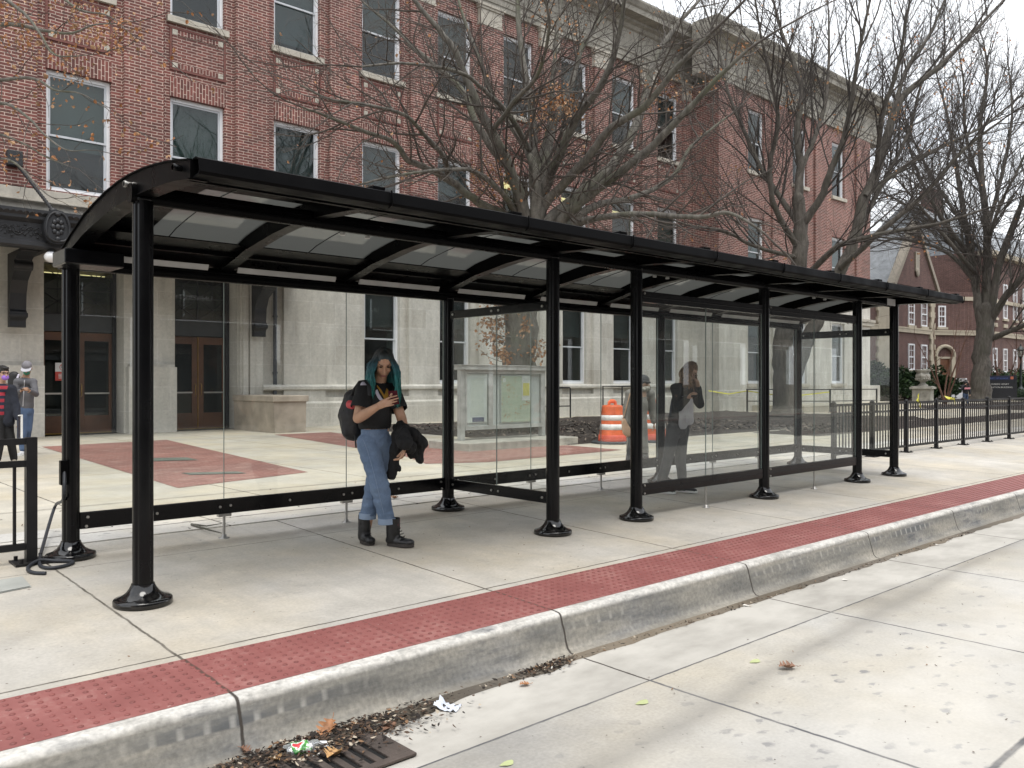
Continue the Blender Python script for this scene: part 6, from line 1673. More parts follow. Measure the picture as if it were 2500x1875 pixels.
# jacket folded over her left arm
jk = empty('jacket',tuple(W(990,1080,.05)),0,'black jacket folded over the forearm of the teal-haired woman','jacket')
B = MB(); fo = TV
for a, b_, r1, r2, fl in ((W(978,1046,.05),W(990,1080,.17),.062,.066,.9),(W(990,1076,.17),W(1004,1092,.12),.055,.05,.8),(W(974,1046,.02),W(1010,1066,.03),.045,.065,.8),(W(1005,1062,.02),W(1026,1082,.02),.065,.060,.7),(W(1022,1086,.02),W(1025,1118,.02),.060,.040,.55),(W(980,1058,.04),W(968,1100,.07),.060,.055,.7),(W(968,1098,.06),W(957,1160,.05),.058,.036,.6),(W(966,1128,.05),W(973,1144,.05),.03,.02,.6),(W(992,1074,.05),W(1006,1104,.02),.065,.05,.6),(W(972,1060,.07),W(978,1105,.08),.05,.04,.6)):
    cap_mesh(B, a, b_, r1, r2, fo, fl)
fuse(B,'jacket_cloth',cloth('jacket_black',(.0045,.0045,.0052),.3,.85),jk,.0065,1,.020,19,.5,.5)

# ------------------------------------------------------------ simple-clothed figures further away
def figure(Wf, J, name_label, sk, colors, face, chest, gz, hs=1., voxel=.009, hairspec=None, cap=None, mask=None, coat=None, rad=1., shoes=None, extra=None, bent=None, sleeve=1.):
    """J: picture joints. colours: top, bottom, shoes"""
    j = {k: Wf(*v) for k, v in J.items()}
    ft = (j['ra']+j['la'])/2; root = empty('person',(ft.x,ft.y,gz),0,name_label,'person')
    B = MB(); f = head(B, j['hd'], face, bent or ZUP, hs)
    cap_mesh(B, j['hd']-f[1]*.07*hs-f[0]*.02*hs, j['nb'], .05*hs,.055*hs)
    cap_mesh(B, j['nb']-ZUP*.06, j['pe'], .10*rad,.11*rad, chest, .7)
    for a,b_,c_ in (('rs','re','rw'),('ls','le','lw')): cap_mesh(B, j[a], j[b_], .044,.038); cap_mesh(B, j[b_], j[c_], .038,.026)
    for a,b_,c_ in (('rh','rk','ra'),('lh','lk','la')): cap_mesh(B, j[a], j[b_], .07,.05); cap_mesh(B, j[b_], j[c_], .05,.035)
    for w_, e_, th in (('rw','re',1),('lw','le',-1)):
        d = (j[w_]-j[e_]).normalized(); hand(B, j[w_], d, (chest*.2-ZUP*.3+RV*(.6*th)), .95, .5, th)
    fuse(B,'body',sk,root,voxel,2)
    if not mask: face_parts(root, j['hd'], f, hs)
    else:
        face_parts(root, j['hd'], f, hs, mouth=False)
        mb = MB(); c = j['hd']; ell_mesh(mb, c-f[1]*.056*hs+f[0]*.062*hs, (f[2]*.055*hs,f[0]*.044*hs,f[1]*.046*hs)); cap_mesh(mb, c-f[1]*.03*hs+f[0]*.085*hs, c-f[1]*.075*hs+f[0]*.075*hs, .018*hs, .022*hs); fuse(mb,'face_mask',mask,root,.008,1)
        mb = MB()
        for k in (-1,1): mb.tube([c-f[1]*.04*hs+f[0]*.06*hs+f[2]*.05*k*hs, c-f[1]*.01*hs-f[0]*.01*hs+f[2]*.078*k*hs],.003,4)
        pmb(mb,'mask_loops',mask,root)
    # top
    T_ = MB(); mid = j['nb'].lerp(j['pe'],.45)
    cap_mesh(T_, j['nb']-ZUP*.06, mid, .095*rad,.138*rad, chest, .76); cap_mesh(T_, mid, j['pe']+ZUP*(.03 if not coat else 0), .138*rad,.135*rad, chest, .78)
    cap_mesh(T_, j['rs'], j['ls'], .066*rad,.066*rad)
    for a,b_,c_ in (('rs','re','rw'),('ls','le','lw')):
        cap_mesh(T_, j[a], j[b_], .062*rad,.056*rad); 
        if sleeve > .5: cap_mesh(T_, j[b_], j[b_].lerp(j[c_],.92), .055*rad,.042*rad)
    if coat is not None:
        hem = Wf(*coat); cap_mesh(T_, j['pe'], hem, .145*rad,.165*rad, chest, .8)
    t_ = fuse(T_,'coat' if coat is not None else 'top',colors[0],root,voxel,3,.008,8,.5,.6)
    if coat is not None: trim(t_, Wf(*coat), -ZUP)
    # trousers and shoes
    T_ = MB(); cap_mesh(T_, j['pe']+ZUP*.02, (j['rh']+j['lh'])/2, .12*rad,.125*rad, chest, .8)
    for a,b_,c_ in (('rh','rk','ra'),('lh','lk','la')): cap_mesh(T_, j[a], j[b_], .088,.066); cap_mesh(T_, j[b_], j[c_]+ZUP*.02, .066,.052)
    fuse(T_,'trousers',colors[1],root,voxel,3,.006,8,.5,.6)
    sd_ = shoes or (chest+Vector((0,0,0)))
    for a_ in ('ra','la'):
        h_ = Vector((j[a_].x,j[a_].y,gz+.001)); d = Vector((sd_.x,sd_.y,0)).normalized(); shoe('shoe',colors[2],root,h_-d*.07,h_+d*.19,.042,.075,M_whitesole)
    if hairspec: hairspec(root, j['hd'], f)
    return root, j, f
M_whitesole = mat('sole_white',(.65,.65,.63),.6)
def short_hair(m, s=1., h=.03):
    def go(root, c, f):
        B = MB(); ell_mesh(B, c+f[1]*.045*s-f[0]*.014*s, (f[2]*.080*s,f[0]*.093*s,f[1]*.086*s)); ell_mesh(B, c+f[1]*.085*s+f[0]*.045*s,(f[2]*.06*s,f[0]*.05*s,f[1]*.03*s)); ell_mesh(B, c-f[1]*.0*s-f[0]*.045*s,(f[2]*.070*s,f[0]*.055*s,f[1]*.075*s))
        fuse(B,'hair',m,root,.008,1,.006,40)
    return go
# --- woman behind the windscreen, bent over her phone
D = 10.17; Wg = lambda x, y, o=0.: P(x,y,D-o)
M_pants = cloth('grey_leggings',(.070,.070,.073)); M_coat = cloth('black_jacket',(.010,.012,.013)); M_sneak = cloth('sneaker_dark',(.04,.04,.042))
m, nt, out = new_mat('light_brown_hair'); s_ = sepxyz(nt,pos(nt)); nz = noise_n(nt,pos(nt),40,4)
c_ = mixc(nt, mapr(nt,nz,.35,.7), ramp(nt, mapr(nt,s_[2],1.35,1.62),[(0.,(.34,.215,.115)),(1.,(.12,.072,.04))]), (.10,.06,.035)); finish(nt,out,c_,.5,nz,.3,.004); M_bhair = m
gz = walk_z(6.21)
def bh(root, c, f): hair(root, c, f, M_bhair, 1., .30, 130, 8, .9, .02, .011, 0, .012)
J = dict(hd=(1683,907,.06),nb=(1668,938,0),pe=(1655,1036,0),rs=(1650,948,.12),ls=(1686,950,-.10),re=(1656,992,.20),rw=(1677,972,.30),le=(1708,986,-.02),lw=(1704,945,.10),rh=(1645,1046,.06),lh=(1665,1046,-.06),rk=(1631,1118,.08),lk=(1661,1122,-.04),ra=(1613,1190,.04),la=(1666,1184,-.04))
g2, j2, f2 = figure(Wg, J, 'woman in a black jacket and grey leggings bent over a phone behind the windscreen', SK2, (M_coat,M_pants,M_sneak), RV*.62+TV*.55-ZUP*.62, (RV*.6+TV*.75).normalized(), gz, .98, .008, bh, shoes=RV*.8+TV*.5, bent=(ZUP*.8+RV*.5))
B = MB(); cap_mesh(B, Wg(1669,982,.13), Wg(1668,1033,.11), .075,.075, (RV*.6+TV*.75), .5); cap_mesh(B, Wg(1682,980,.10), Wg(1684,1026,.10), .06,.06, (RV*.6+TV*.75), .6); fuse(B,'pale_shirt',cloth('pale_shirt_cloth',(.50,.50,.53)),g2,.008,3,.008,10)
mb = MB()
c = j2['hd']
for k in (-1,1): mb.tube([c+f2[1]*.010+f2[0]*.092+f2[2]*(.030*k+.022*math.cos(t*.524)) + f2[1]*.02*math.sin(t*.524) for t in range(13)],.0028,5,0,False)
mb.tube([c+f2[1]*.012+f2[0]*.094-f2[2]*.008,c+f2[1]*.012+f2[0]*.094+f2[2]*.008],.0025,5); pmb(mb,'glasses',M_eye,g2)
mb = MB(); mb.obox(Wg(1694,962,.36), (RV*.9-ZUP*.2)*.04, (TV*.6+ZUP*.4)*.006, (ZUP*.5-TV*.6)*.07); tag(mb.build('mobile_phone',mat('phone_black',(.008,.008,.009),.3),None,.003),'black phone in the hand of the woman behind the windscreen','phone')
# --- walker in a long grey coat with a tan bag, behind the post
D = 13.1; Wc = lambda x, y, o=0.: P(x,y,D-o)
M_pcoat = cloth('grey_parka',(.20,.19,.17),.2); M_fur = cloth('fur_trim',(.30,.28,.24))
ch = (RV*.85-TV*.5).normalized()
J = dict(hd=(1572,936,0),nb=(1563,953,0),pe=(1556,1030,0),rs=(1538,962,.14),ls=(1586,962,-.12),re=(1530,1000,.15),rw=(1530,1032,.15),le=(1592,1000,-.12),lw=(1596,1030,-.10),rh=(1548,1045,.07),lh=(1566,1045,-.07),rk=(1543,1088,.06),lk=(1570,1088,-.06),ra=(1535,1128,.05),la=(1577,1126,-.06))
def beanie(m):
    def go(root, c, f):
        B = MB(); ell_mesh(B, c+f[1]*.045-f[0]*.012,(f[2]*.085,f[0]*.098,f[1]*.09)); fuse(B,'knit_cap',m,root,.008,1,.003,60)
        mb = MB(); pmb_ = [c+f[1]*.025-f[0]*.012+f[2]*.09*math.cos(a)+f[0]*.102*math.sin(a) for a in (2*math.pi*k/20 for k in range(21))]; mb.tube(pmb_,.016,7); pmb(mb,'cap_rim',m,root)
    return go
g3, j3, f3 = figure(Wc, J, 'walker in a long grey padded coat and grey knit cap behind the shelter post', SK2, (M_pcoat,M_pants,M_sneak), RV*.9-TV*.15-ZUP*.1, ch, .071, .95, .010, beanie(cloth('knit_grey',(.06,.06,.062))), coat=(1556,1104,0), rad=1.18)
B = MB(); n_ = j3['nb']
for k in range(14): a = 2*math.pi*k/14; ell_mesh(B, n_+RV*.12*math.cos(a)+TV*.10*math.sin(a)+ZUP*(.01+.02*math.cos(a)), (RV*.045,TV*.045,ZUP*.04),10,8)
fuse(B,'fur_collar',M_fur,g3,.010,1,.014,40)
bg_ = empty('shoulder_bag',tuple(Wc(1526,1060,.2)),0,'tan shoulder bag hanging at the side of the walker in the grey coat','bag')
B = MB(); cap_mesh(B, Wc(1524,1030,.2), Wc(1529,1052,.2), .055,.075, (RV*.5+TV*.8), .45); cap_mesh(B, Wc(1529,1048,.2), Wc(1532,1056,.2), .075,.07, (RV*.5+TV*.8), .45)
fuse(B,'bag_body',cloth('tan_leather',(.40,.27,.18),.15,.6),bg_,.008,2); mb = MB(); mb.tube([Wc(1519,1030,.2),Wc(1528,1000,.22),Wc(1538,962,.22),Wc(1550,948,.12)],.010,6); pmb(mb,'bag_strap',bpy.data.materials['tan_leather'],bg_)
# --- two men at the left
D = 15.0; Wh = lambda x, y, o=0.: P(x,y,D-o)
M_hood = cloth('grey_fleece',(.115,.115,.125),.2); M_jean2 = cloth('mid_blue_jeans',(.075,.12,.21)); M_wshoe = cloth('white_shoe',(.55,.55,.56))
J = dict(hd=(66,899,.02),nb=(62,922,0),pe=(62,995,0),rs=(42,932,.10),ls=(82,932,.02),re=(38,966,.12),rw=(52,953,.34),le=(87,962,.10),lw=(73,953,.34),rh=(56,1003,.04),lh=(70,1003,-.04),rk=(56,1050,.08),lk=(68,1050,-.02),ra=(55,1098,.10),la=(62,1094,-.12))
def ballcap(root, c, f):
    mcap = cloth('cap_grey',(.19,.185,.20)); B = MB(); ell_mesh(B, c+f[1]*.050-f[0]*.010,(f[2]*.084,f[0]*.098,f[1]*.082)); o = fuse(B,'cap_crown',mcap,root,.008,1); trim(o, c+f[1]*.035, -f[1])
    mb = MB(); n = 11; vs = []
    for k in range(n):
        a = math.pi*k/(n-1); vs += [c+f[1]*.040+f[2]*.078*math.cos(a)+f[0]*(.07*math.sin(a)), c+f[1]*(.028-.012*math.sin(a))+f[2]*.080*math.cos(a)+f[0]*(.07+.085*math.sin(a)**.6)]
    mb.add(vs,[(2*k,2*k+1,2*k+3,2*k+2) for k in range(n-1)],0,True); mb.add([v-f[1]*.006 for v in vs],[(2*k+2,2*k+3,2*k+1,2*k) for k in range(n-1)],0,True); pmb(mb,'cap_peak',mat('peak_pale',(.42,.42,.45),.8),root)
g4, j4, f4 = figure(Wh, J, 'man in a grey zip hoodie, grey cap and green face mask using his phone', SK3, (M_hood,M_jean2,M_wshoe), TV*.75+RV*.25-ZUP*.45, (TV*.95+RV*.2).normalized(), .071, 1., .009, ballcap, None, mat('mask_green',(.05,.24,.15),.7))
mb = MB()
dg = bpy.context.evaluated_depsgraph_get()
tp = [c_ for c_ in g4.children if c_.name.startswith('top')][0]
zp = []
for y in range(928,996,4):
    q = Wh(60-.06*(y-928),y); dr = (q-Vector((0,0,EYE))).normalized(); l, nn = on_surf(tp,q,dr); zp.append(l+nn*.004)
mb.tube(zp,.008,5); pmb(mb,'zip',mat('zip_pale',(.5,.5,.52),.5),g4)
mb = MB(); mb.obox(Wh(62,950,.40),RV*.07,TV*.04,ZUP*.008); tag(mb.build('mobile_phone',bpy.data.materials['phone_black'],None,.002),'black phone held in both hands by the man in the grey hoodie','phone')
mb = MB(); mb.tube([Wh(46,914,.02),Wh(40,930,.13),Wh(36,940,.13)],.02,7,0,True,True,.5); B = MB(); cap_mesh(B, Wh(34,920,.0), Wh(33,955,.0), .10,.11, TV, .7)
bp_ = empty('backpack',tuple(Wh(34,970,-.1)),0,'black backpack hanging behind the man in the grey hoodie','backpack'); fuse(B,'pack_body',bpy.data.materials['pack_nylon'],bp_,.012,3); pmb(mb,'strap',M_lil,bp_)
D = 13.2; Ws = lambda x, y, o=0.: P(x,y,D-o)
m, nt, out = new_mat('striped_knit'); s_ = sepxyz(nt,pos(nt)); k_ = mapr(nt, math_n(nt,'FRACT', math_n(nt,'DIVIDE', s_[2], .100)), .46, .50); finish(nt,out,mixc(nt,k_,(.018,.022,.045),(.34,.028,.045)),.85); M_stripe = m
M_navy = cloth('navy_jacket',(.013,.016,.026)); M_blackp = cloth('black_trousers',(.012,.012,.013))
J = dict(hd=(8,912,.03),nb=(4,938,0),pe=(4,1012,0),rs=(-20,948,.05),ls=(28,950,.0),re=(-30,985,.05),rw=(-25,1020,.15),le=(38,990,.0),lw=(44,1022,.05),rh=(-4,1020,.04),lh=(16,1020,-.04),rk=(0,1076,.1),lk=(26,1076,-.02),ra=(-6,1124,.12),la=(34,1122,-.10))
def spiky(root, c, f):
    short_hair(mat('hair_black',(.012,.011,.011),.5,.3,30))(root,c,f)
    mb = MB()
    for k in (-1,1): mb.tube([c+f[1]*.012+f[0]*.094+f[2]*(.030*k+.024*math.cos(t*.524))+f[1]*.017*math.sin(t*.524) for t in range(13)],.003,5,0,False); mb.tube([c+f[1]*.014+f[0]*.085+f[2]*.055*k,c+f[1]*.014+f[2]*.078*k],.003,5)
    pmb(mb,'glasses',M_eye,root)
g5, j5, f5 = figure(Ws, J, 'man at the left edge in dark open jacket, red striped jumper and purple mask', SK2, (M_stripe,M_blackp,cloth('beige_shoe',(.35,.31,.25))), RV*.75+TV*.5-ZUP*.05, (RV*.55+TV*.8).normalized(), .071, 1., .009, spiky, None, mat('mask_purple',(.33,.17,.62),.7))
B = MB()
for sd in (-1,1):
    a = j5['rs'] if sd < 0 else j5['ls']; cap_mesh(B, a-ZUP*.02-RV*.02*sd, Ws(4+17*sd,1030,.02), .075,.085, (RV*.3+TV), .8)
for a,b_,c_ in (('rs','re','rw'),('ls','le','lw')): cap_mesh(B, j5[a], j5[b_], .075,.065); cap_mesh(B, j5[b_], j5[b_].lerp(j5[c_],.9), .065,.052)
cap_mesh(B, j5['nb']-ZUP*.05-TV*.05-RV*.03, Ws(2,1028,-.10), .10,.135, (RV*.5+TV), .6)
fuse(B,'open_jacket',M_navy,g5,.010,3,.008,9)
mb = MB(); a_ = (RV*.35+TV*.9).normalized(); mb.obox(Ws(47,1042,.06), a_*.14, RV*.012, ZUP*.17,0); mb.obox(Ws(53,1042,.16), a_*.012, RV*.017, ZUP*.175,1); mb.obox(Ws(50,1014,.08), a_*.13, RV*.016, ZUP*.008,1)
tag(mb.build('document_folder',[mat('folder_navy',(.014,.02,.04),.5),mat('folder_white',(.68,.68,.66),.5)],None,.003),'navy folder with white edge carried by the man in the striped jumper','folder')
# --- two far walkers
D = 35.5; Wx = lambda x, y, o=0.: P(x,y,D-o)
J = dict(hd=(1906,907,0),nb=(1903,918,0),pe=(1902,948,0),rs=(1895,922,.15),ls=(1910,922,-.15),re=(1893,935,.2),rw=(1899,946,.28),le=(1914,936,-.1),lw=(1915,947,.0),rh=(1900,951,.05),lh=(1904,951,-.05),rk=(1902,970,.15),lk=(1901,970,-.1),ra=(1896,989,.1),la=(1908,989,-.1))
figure(Wx, J, 'distant walker in a pale blue-grey shirt and dark trousers by the taped railing', SK3, (cloth('pale_blue_top',(.40,.43,.50)),cloth('dark_grey_trousers',(.05,.052,.06)),M_sneak), RV*.9-ZUP*.1, RV, .341, 1., .014, short_hair(bpy.data.materials['hair_black']))
D = 49.5; Wy = lambda x, y, o=0.: P(x,y,D-o)
J = dict(hd=(2360,933,0),nb=(2357,940,0),pe=(2357,961,0),rs=(2350,943,.1),ls=(2364,943,-.1),re=(2349,951,.25),rw=(2356,940.5,.35),le=(2367,953,-.05),lw=(2368,962,.0),rh=(2354,963,.05),lh=(2360,963,-.05),rk=(2354,975,.1),lk=(2361,975,0),ra=(2354,985.5,.1),la=(2361,985.5,0))
def bhl(root, c, f): hair(root, c, f, bpy.data.materials['hair_black'], 1.15, .38, 60, 12, .9, .05, .02, 0, .02)
g6, j6, f6 = figure(Wy, J, 'woman with long black hair on the phone standing left of the thick tree trunk', SK2, (cloth('black_sweat',(.014,.014,.018)),cloth('dark_jeans',(.04,.065,.12)),M_sneak), RV*.6+TV*.5, (RV*.4+TV*.9).normalized(), .071, 1.15, .014, bhl, rad=1.25)
mb = MB(); q = Wy(2361,948,.2); mb.obox(q+TV*.0,RV*.16,TV*.02,ZUP*.05); pmb(mb,'pink_print',mat('print_pink',(.6,.25,.28),.7),g6)
# --- people waiting across the street, only mirrored in the windscreen
def bystander(u, v, h, face, label, top, bot, hr):
    k = h/1.72; base = Vector((u,v,-.115)); fr_ = face.normalized(); sd = Vector((fr_.y,-fr_.x,0))
    Wz = lambda s_, z, o=0.: base+sd*s_+fr_*o+ZUP*z*k
    J = dict(hd=(0,1.58,.02),nb=(0,1.45,0),pe=(0,.98,0),rs=(.17,1.40,0),ls=(-.17,1.40,0),re=(.22,1.12,.02),rw=(.17,.98,.2),le=(-.22,1.12,.02),lw=(-.2,.88,.05),rh=(.08,.92,0),lh=(-.08,.92,0),rk=(.10,.5,.03),lk=(-.10,.5,.0),ra=(.11,.07,0),la=(-.11,.07,0))
    figure(Wz, J, label, SK2, (top,bot,M_sneak), fr_-ZUP*.2, fr_, -.115, 1., .012, hr)
bystander(27.0,-10.6,1.75,Vector((-.2,1,0)),'tall bystander in a black coat across the street, mirrored in the windscreen',M_coat,M_blackp,short_hair(bpy.data.materials['hair_black']))
bystander(28.6,-10.9,1.68,Vector((.3,1,0)),'bystander in a navy jacket and pale jeans across the street, mirrored in the windscreen',M_navy,cloth('pale_jeans',(.22,.26,.33)),short_hair(M_bhair))
# ================================================================ SMALL THINGS ON THE GROUND
def G(px, py, z=0., s=SLOPE):
    """ground point (road level when z is given flat)"""
    dx, dy, dz = FX+(px-1250)/F*RX, FY+(px-1250)/F*RY, -(py-Y0)/F
    t = (z-s*5.344-EYE)/(dz-s*dy) if s else (z-EYE)/dz
    return Vector((t*dx,t*dy,EYE+t*dz))
RZ = -.2865
# cable coiled at the foot of the left post
mb = MB(); b = Vector((1.834,6.857,0))
q = [Vector((1.775,6.80,.72)),Vector((1.77,6.80,.5))]+[G(x/2.458,1200+y/2.458)+ZUP*h for x,y,h in ((330,230,.20),(262,360,.06),(236,440,.016),(280,470,.014),(370,462,.014),(436,440,.014),(420,430,.016),(330,430,.018),(240,437,.03),(180,455,.014),(168,480,.014),(200,498,.013),(275,502,.013))]
T_ = Tree(1); qs, rs = T_.smooth(q,[.013]*len(q),6); mb.tube(qs,.0125,8)
tag(mb.build('power_cable',mat('cable_rubber',(.022,.025,.032),.55,.2,8)),'loose dark cable hanging from the left shelter post and coiled on the ground','cable')
mb = MB(); mb.box(1.745,6.775,.60,1.80,6.83,.78); tag(mb.build('cable_box',M_blk2,None,.006),'small black junction box on the left shelter post where the cable starts','junction box')
# cover plate in the pavement at the left
def plate(pts, label, m, name='utility_cover'):
    mb = MB(); mb.poly([p+ZUP*.004 for p in pts]); c = sum(pts,Vector((0,0,0)))/len(pts)
    mb.poly([c+(p-c)*.93+ZUP*.008 for p in pts]); return tag(mb.build(name,m),label,'cover plate')
M_plate = mat('plate_grey',(.36,.37,.345),.6,.2,3.,.2,60); M_plate2 = mat('plate_green',(.125,.14,.115),.6,.25,6.)
plate([G(-60/2.458,1200+545/2.458),G(-60/2.458,1200+625/2.458),G(190/2.458,1200+575/2.458),G(135/2.458,1200+512/2.458)],'grey utility cover set flush in the pavement at the left edge',M_plate)
for pts, lab in (([(5.02,14.75),(4.98,14.05),(5.60,13.75),(5.66,14.35)],'greenish metal cover plate near the middle of the brick paving'),([(4.62,11.95),(4.62,11.62),(5.28,11.28),(5.30,11.58)],'long greenish metal cover plate at the front of the brick paving')):
    plate([Vector((x,y,.0745)) for x,y in pts],lab,M_plate2)
# storm drain
dr_ = empty('storm_drain',(2.03,3.22,-.285),0,'dark cast iron storm drain grate in the gutter','drain grate')
M_cast = mat('rusty_iron',(.065,.05,.042),.75,.35,6,.4,60)
mb = MB(); x0,x1,y0,y1 = 1.62,2.20,3.02,3.40; z0, z1 = -.2835,-.270
mb.box(x0,y0,z0,x1,y0+.045,z1); mb.box(x0,y1-.045,z0,x1,y1,z1); mb.box(x0,y0+.045,z0,x0+.04,y1-.045,z1); mb.box(x1-.09,y0+.045,z0,x1,y1-.045,z1)
k = 0; x = x0+.04
while x < x1-.13: mb.box(x+.032,y0+.045,z0,x+.066,y1-.045,z1-.001); x += .066
o = mb.build('grate',M_cast,dr_,.003); o.matrix_parent_inverse = Matrix.Translation(-Vector(dr_.location))
mb = MB(); mb.quad((x0,y0,-.2825),(x1,y0,-.2825),(x1,y1,-.2825),(x0,y1,-.2825)); o = mb.build('pit',mat('pit_shade',(.004,.004,.004),.9),dr_); o.matrix_parent_inverse = Matrix.Translation(-Vector(dr_.location))  # flat black sheet stands in for the shade under the grate
# gutter dirt, one ragged sheet, and crumbs
rg = random.Random(12)
M_dirt = concrete('gutter_dirt',(.16,.138,.112),blotch=.5)
mb = MB(); us = np.arange(.6,14,.05)
vs = []
for u in us:
    w_ = .055+.045*noise.noise(Vector((u*1.3,0,0)))+.025*noise.noise(Vector((u*6,3,0)))
    heap = max(0,1-abs(u-2.0)/.75)*.13+max(0,1-abs(u-3.40)/.28)*.06
    w_ = max(.012,w_+heap); c0 = 3.475+.015*noise.noise(Vector((u*3,7,0)))
    for y, h in ((c0+.035,.002),(c0-.1*w_,.006+heap*.12),(c0-.6*w_,.005+heap*.1),(c0-w_,.0012)): vs.append((u,y,-.2845+h-.002*(3.49-y)/.29))
mb.add(vs,[(i*4+j,i*4+j+1,(i+1)*4+j+1,(i+1)*4+j) for i in range(len(us)-1) for j in range(3)],0,True); o = mb.build('gutter_silt',M_dirt); o['kind']='stuff'; o['label']='strip of brown silt lying along the foot of the kerb'
mb = MB(); 
def chip(x,y,z,l,mi):
    a = rg.random()*6.28; d = Vector((math.cos(a),math.sin(a),rg.uniform(-.35,.35))); w = d.cross(Vector((rg.gauss(0,.4),rg.gauss(0,.4),1))).normalized()*l*rg.uniform(.2,.5); c = Vector((x,y,z))
    n_ = d.cross(w).normalized()*l*.15
    mb.add([c-d*l-w*.6,c-w+n_,c+d*l,c+w+n_*.3,c-d*l*.6+w],[(0,1,4),(1,2,3),(1,3,4)],mi)
for _ in range(3600):
    r = rg.random()
    if r < .74: x = rg.gauss(1.98,.30); y = 3.49-abs(rg.gauss(0,.12)); z = -.268+rg.uniform(-.006,.02)
    elif r < .86: x = rg.gauss(3.40,.12); y = 3.47-abs(rg.gauss(0,.045)); z = -.272+rg.uniform(-.004,.02)
    else: x = rg.uniform(1.,10.); y = 3.47-abs(rg.gauss(0,.035)); z = -.278
    chip(x,y,z,rg.uniform(.004,.019),rg.choice((0,0,0,0,0,1,1,1,2,3) if rg.random() < .8 else (0,1)))
o = mb.build('leaf_litter',[mat('litter_black',(.018,.013,.010),.9),mat('litter_brown',(.075,.045,.028),.9),mat('litter_tan',(.20,.115,.06),.85),mat('litter_pale',(.42,.36,.28),.85)]); o['kind']='stuff'; o['label']='heap of rotted leaf crumbs and grit in the gutter by the drain'
# crumbs on pavement and road
mb = MB()
for _ in range(420):
    if rg.random() < .5: x = rg.uniform(.8,11); y = rg.uniform(4.3,7.2); z = walk_z(y)+.004
    else: x = rg.uniform(1.2,12); y = rg.uniform(.2,3.1); z = -.284
    chip(x,y,z,rg.uniform(.003,.011),rg.choice((0,1,1,2)))
for _ in range(160): x = rg.uniform(1.6,9.); y = rg.uniform(7.3,9.4); chip(x,y,.082,rg.uniform(.006,.022),rg.choice((0,1,1,2)))
o = mb.build('grit',[bpy.data.materials['litter_black'],bpy.data.materials['litter_brown'],bpy.data.materials['litter_tan']]); o['kind']='stuff'; o['label']='scattered grit and twig crumbs on the concrete'
# oak leaves: lobed, curled
M_oakl = mat('oak_leaf',(.33,.155,.070),.65,.35,25); M_oakl2 = mat('oak_leaf_dull',(.23,.125,.08),.7,.3,25)
def oak_leaf(c, size, rot, tilt, curl, label, m=None, name='fallen_leaf'):
    n = 15; L_ = []; 
    for i in range(n):
        t = i/(n-1); w = math.sin(math.pi*min(1,t*1.08))**.7*(.30+.16*math.cos(t*5*2*math.pi)); L_.append((t,max(.012,w)))
    Rm = Matrix.Rotation(rot,3,'Z') @ Matrix.Rotation(tilt,3,'Y')
    vs = []
    for t, w in L_:
        for sg in (-1,-.5,0,.5,1):
            p = Vector(((t-.5),sg*w,curl*(sg*sg*w*.9+.25*(t-.5)**2*4*.3)+.03*math.sin(t*9+sg)))*size; vs.append(c+Rm@p)
    mb = MB(); mb.add(vs,[(i*5+j,i*5+j+1,(i+1)*5+j+1,(i+1)*5+j) for i in range(n-1) for j in range(4)],0,True)
    mb.tube([c+Rm@(Vector((.5,0,.03*curl))*size),c+Rm@(Vector((.72,.05,.06))*size)],.0016,4)
    return tag(mb.build(name,m or M_oakl),label,'leaf',None)
oak_leaf(G(500+1330/4.424,1600+880/4.424,RZ,0)+ZUP*.035,.125,.6,-.5,.8,'curled orange oak leaf standing up against the kerb behind the crushed bottle')
oak_leaf(G(500+1990/4.424,1600+800/4.424,RZ,0)+ZUP*.014,.10,.3,-.1,.4,'flat tan oak leaf beside the white straw in the gutter',M_oakl2)
oak_leaf(G(1924,1634,-.29,0)+ZUP*.012,.115,-.55,.05,.7,'lone brown oak leaf lying on the road slab',M_oakl2)
oak_leaf(G(500+1390/4.424,1600+1125/4.424,RZ,0)+ZUP*.02,.11,.5,.1,.8,'rolled pale tan leaf lying over the drain grate',mat('leaf_pale',(.50,.30,.13),.6,.25,25))
oak_leaf(G(500+760/4.424,1600+1180/4.424,RZ,0)+ZUP*.02,.075,1.6,.2,.8,'pale rolled leaf at the very bottom of the gutter heap',bpy.data.materials['leaf_pale'])
oak_leaf(G(500+425/4.424,1600+1085/4.424,RZ,0)+ZUP*.02,.06,2.2,-.5,1.2,'small brown curled leaf at the kerb joint',M_oakl2)
oak_leaf(G(800+1185/2.458,1200+1168/2.458,RZ,0)+ZUP*.01,.07,-.2,.1,.5,'small orange-brown leaf in front of the dark litter clump',M_oakl)
oak_leaf(G(800+400/2.458,1200+45/2.458,.075,0)+ZUP*.01,.12,.2,.1,.8,'orange leaf lying behind the shelter near the woman\'s boots',M_oakl)
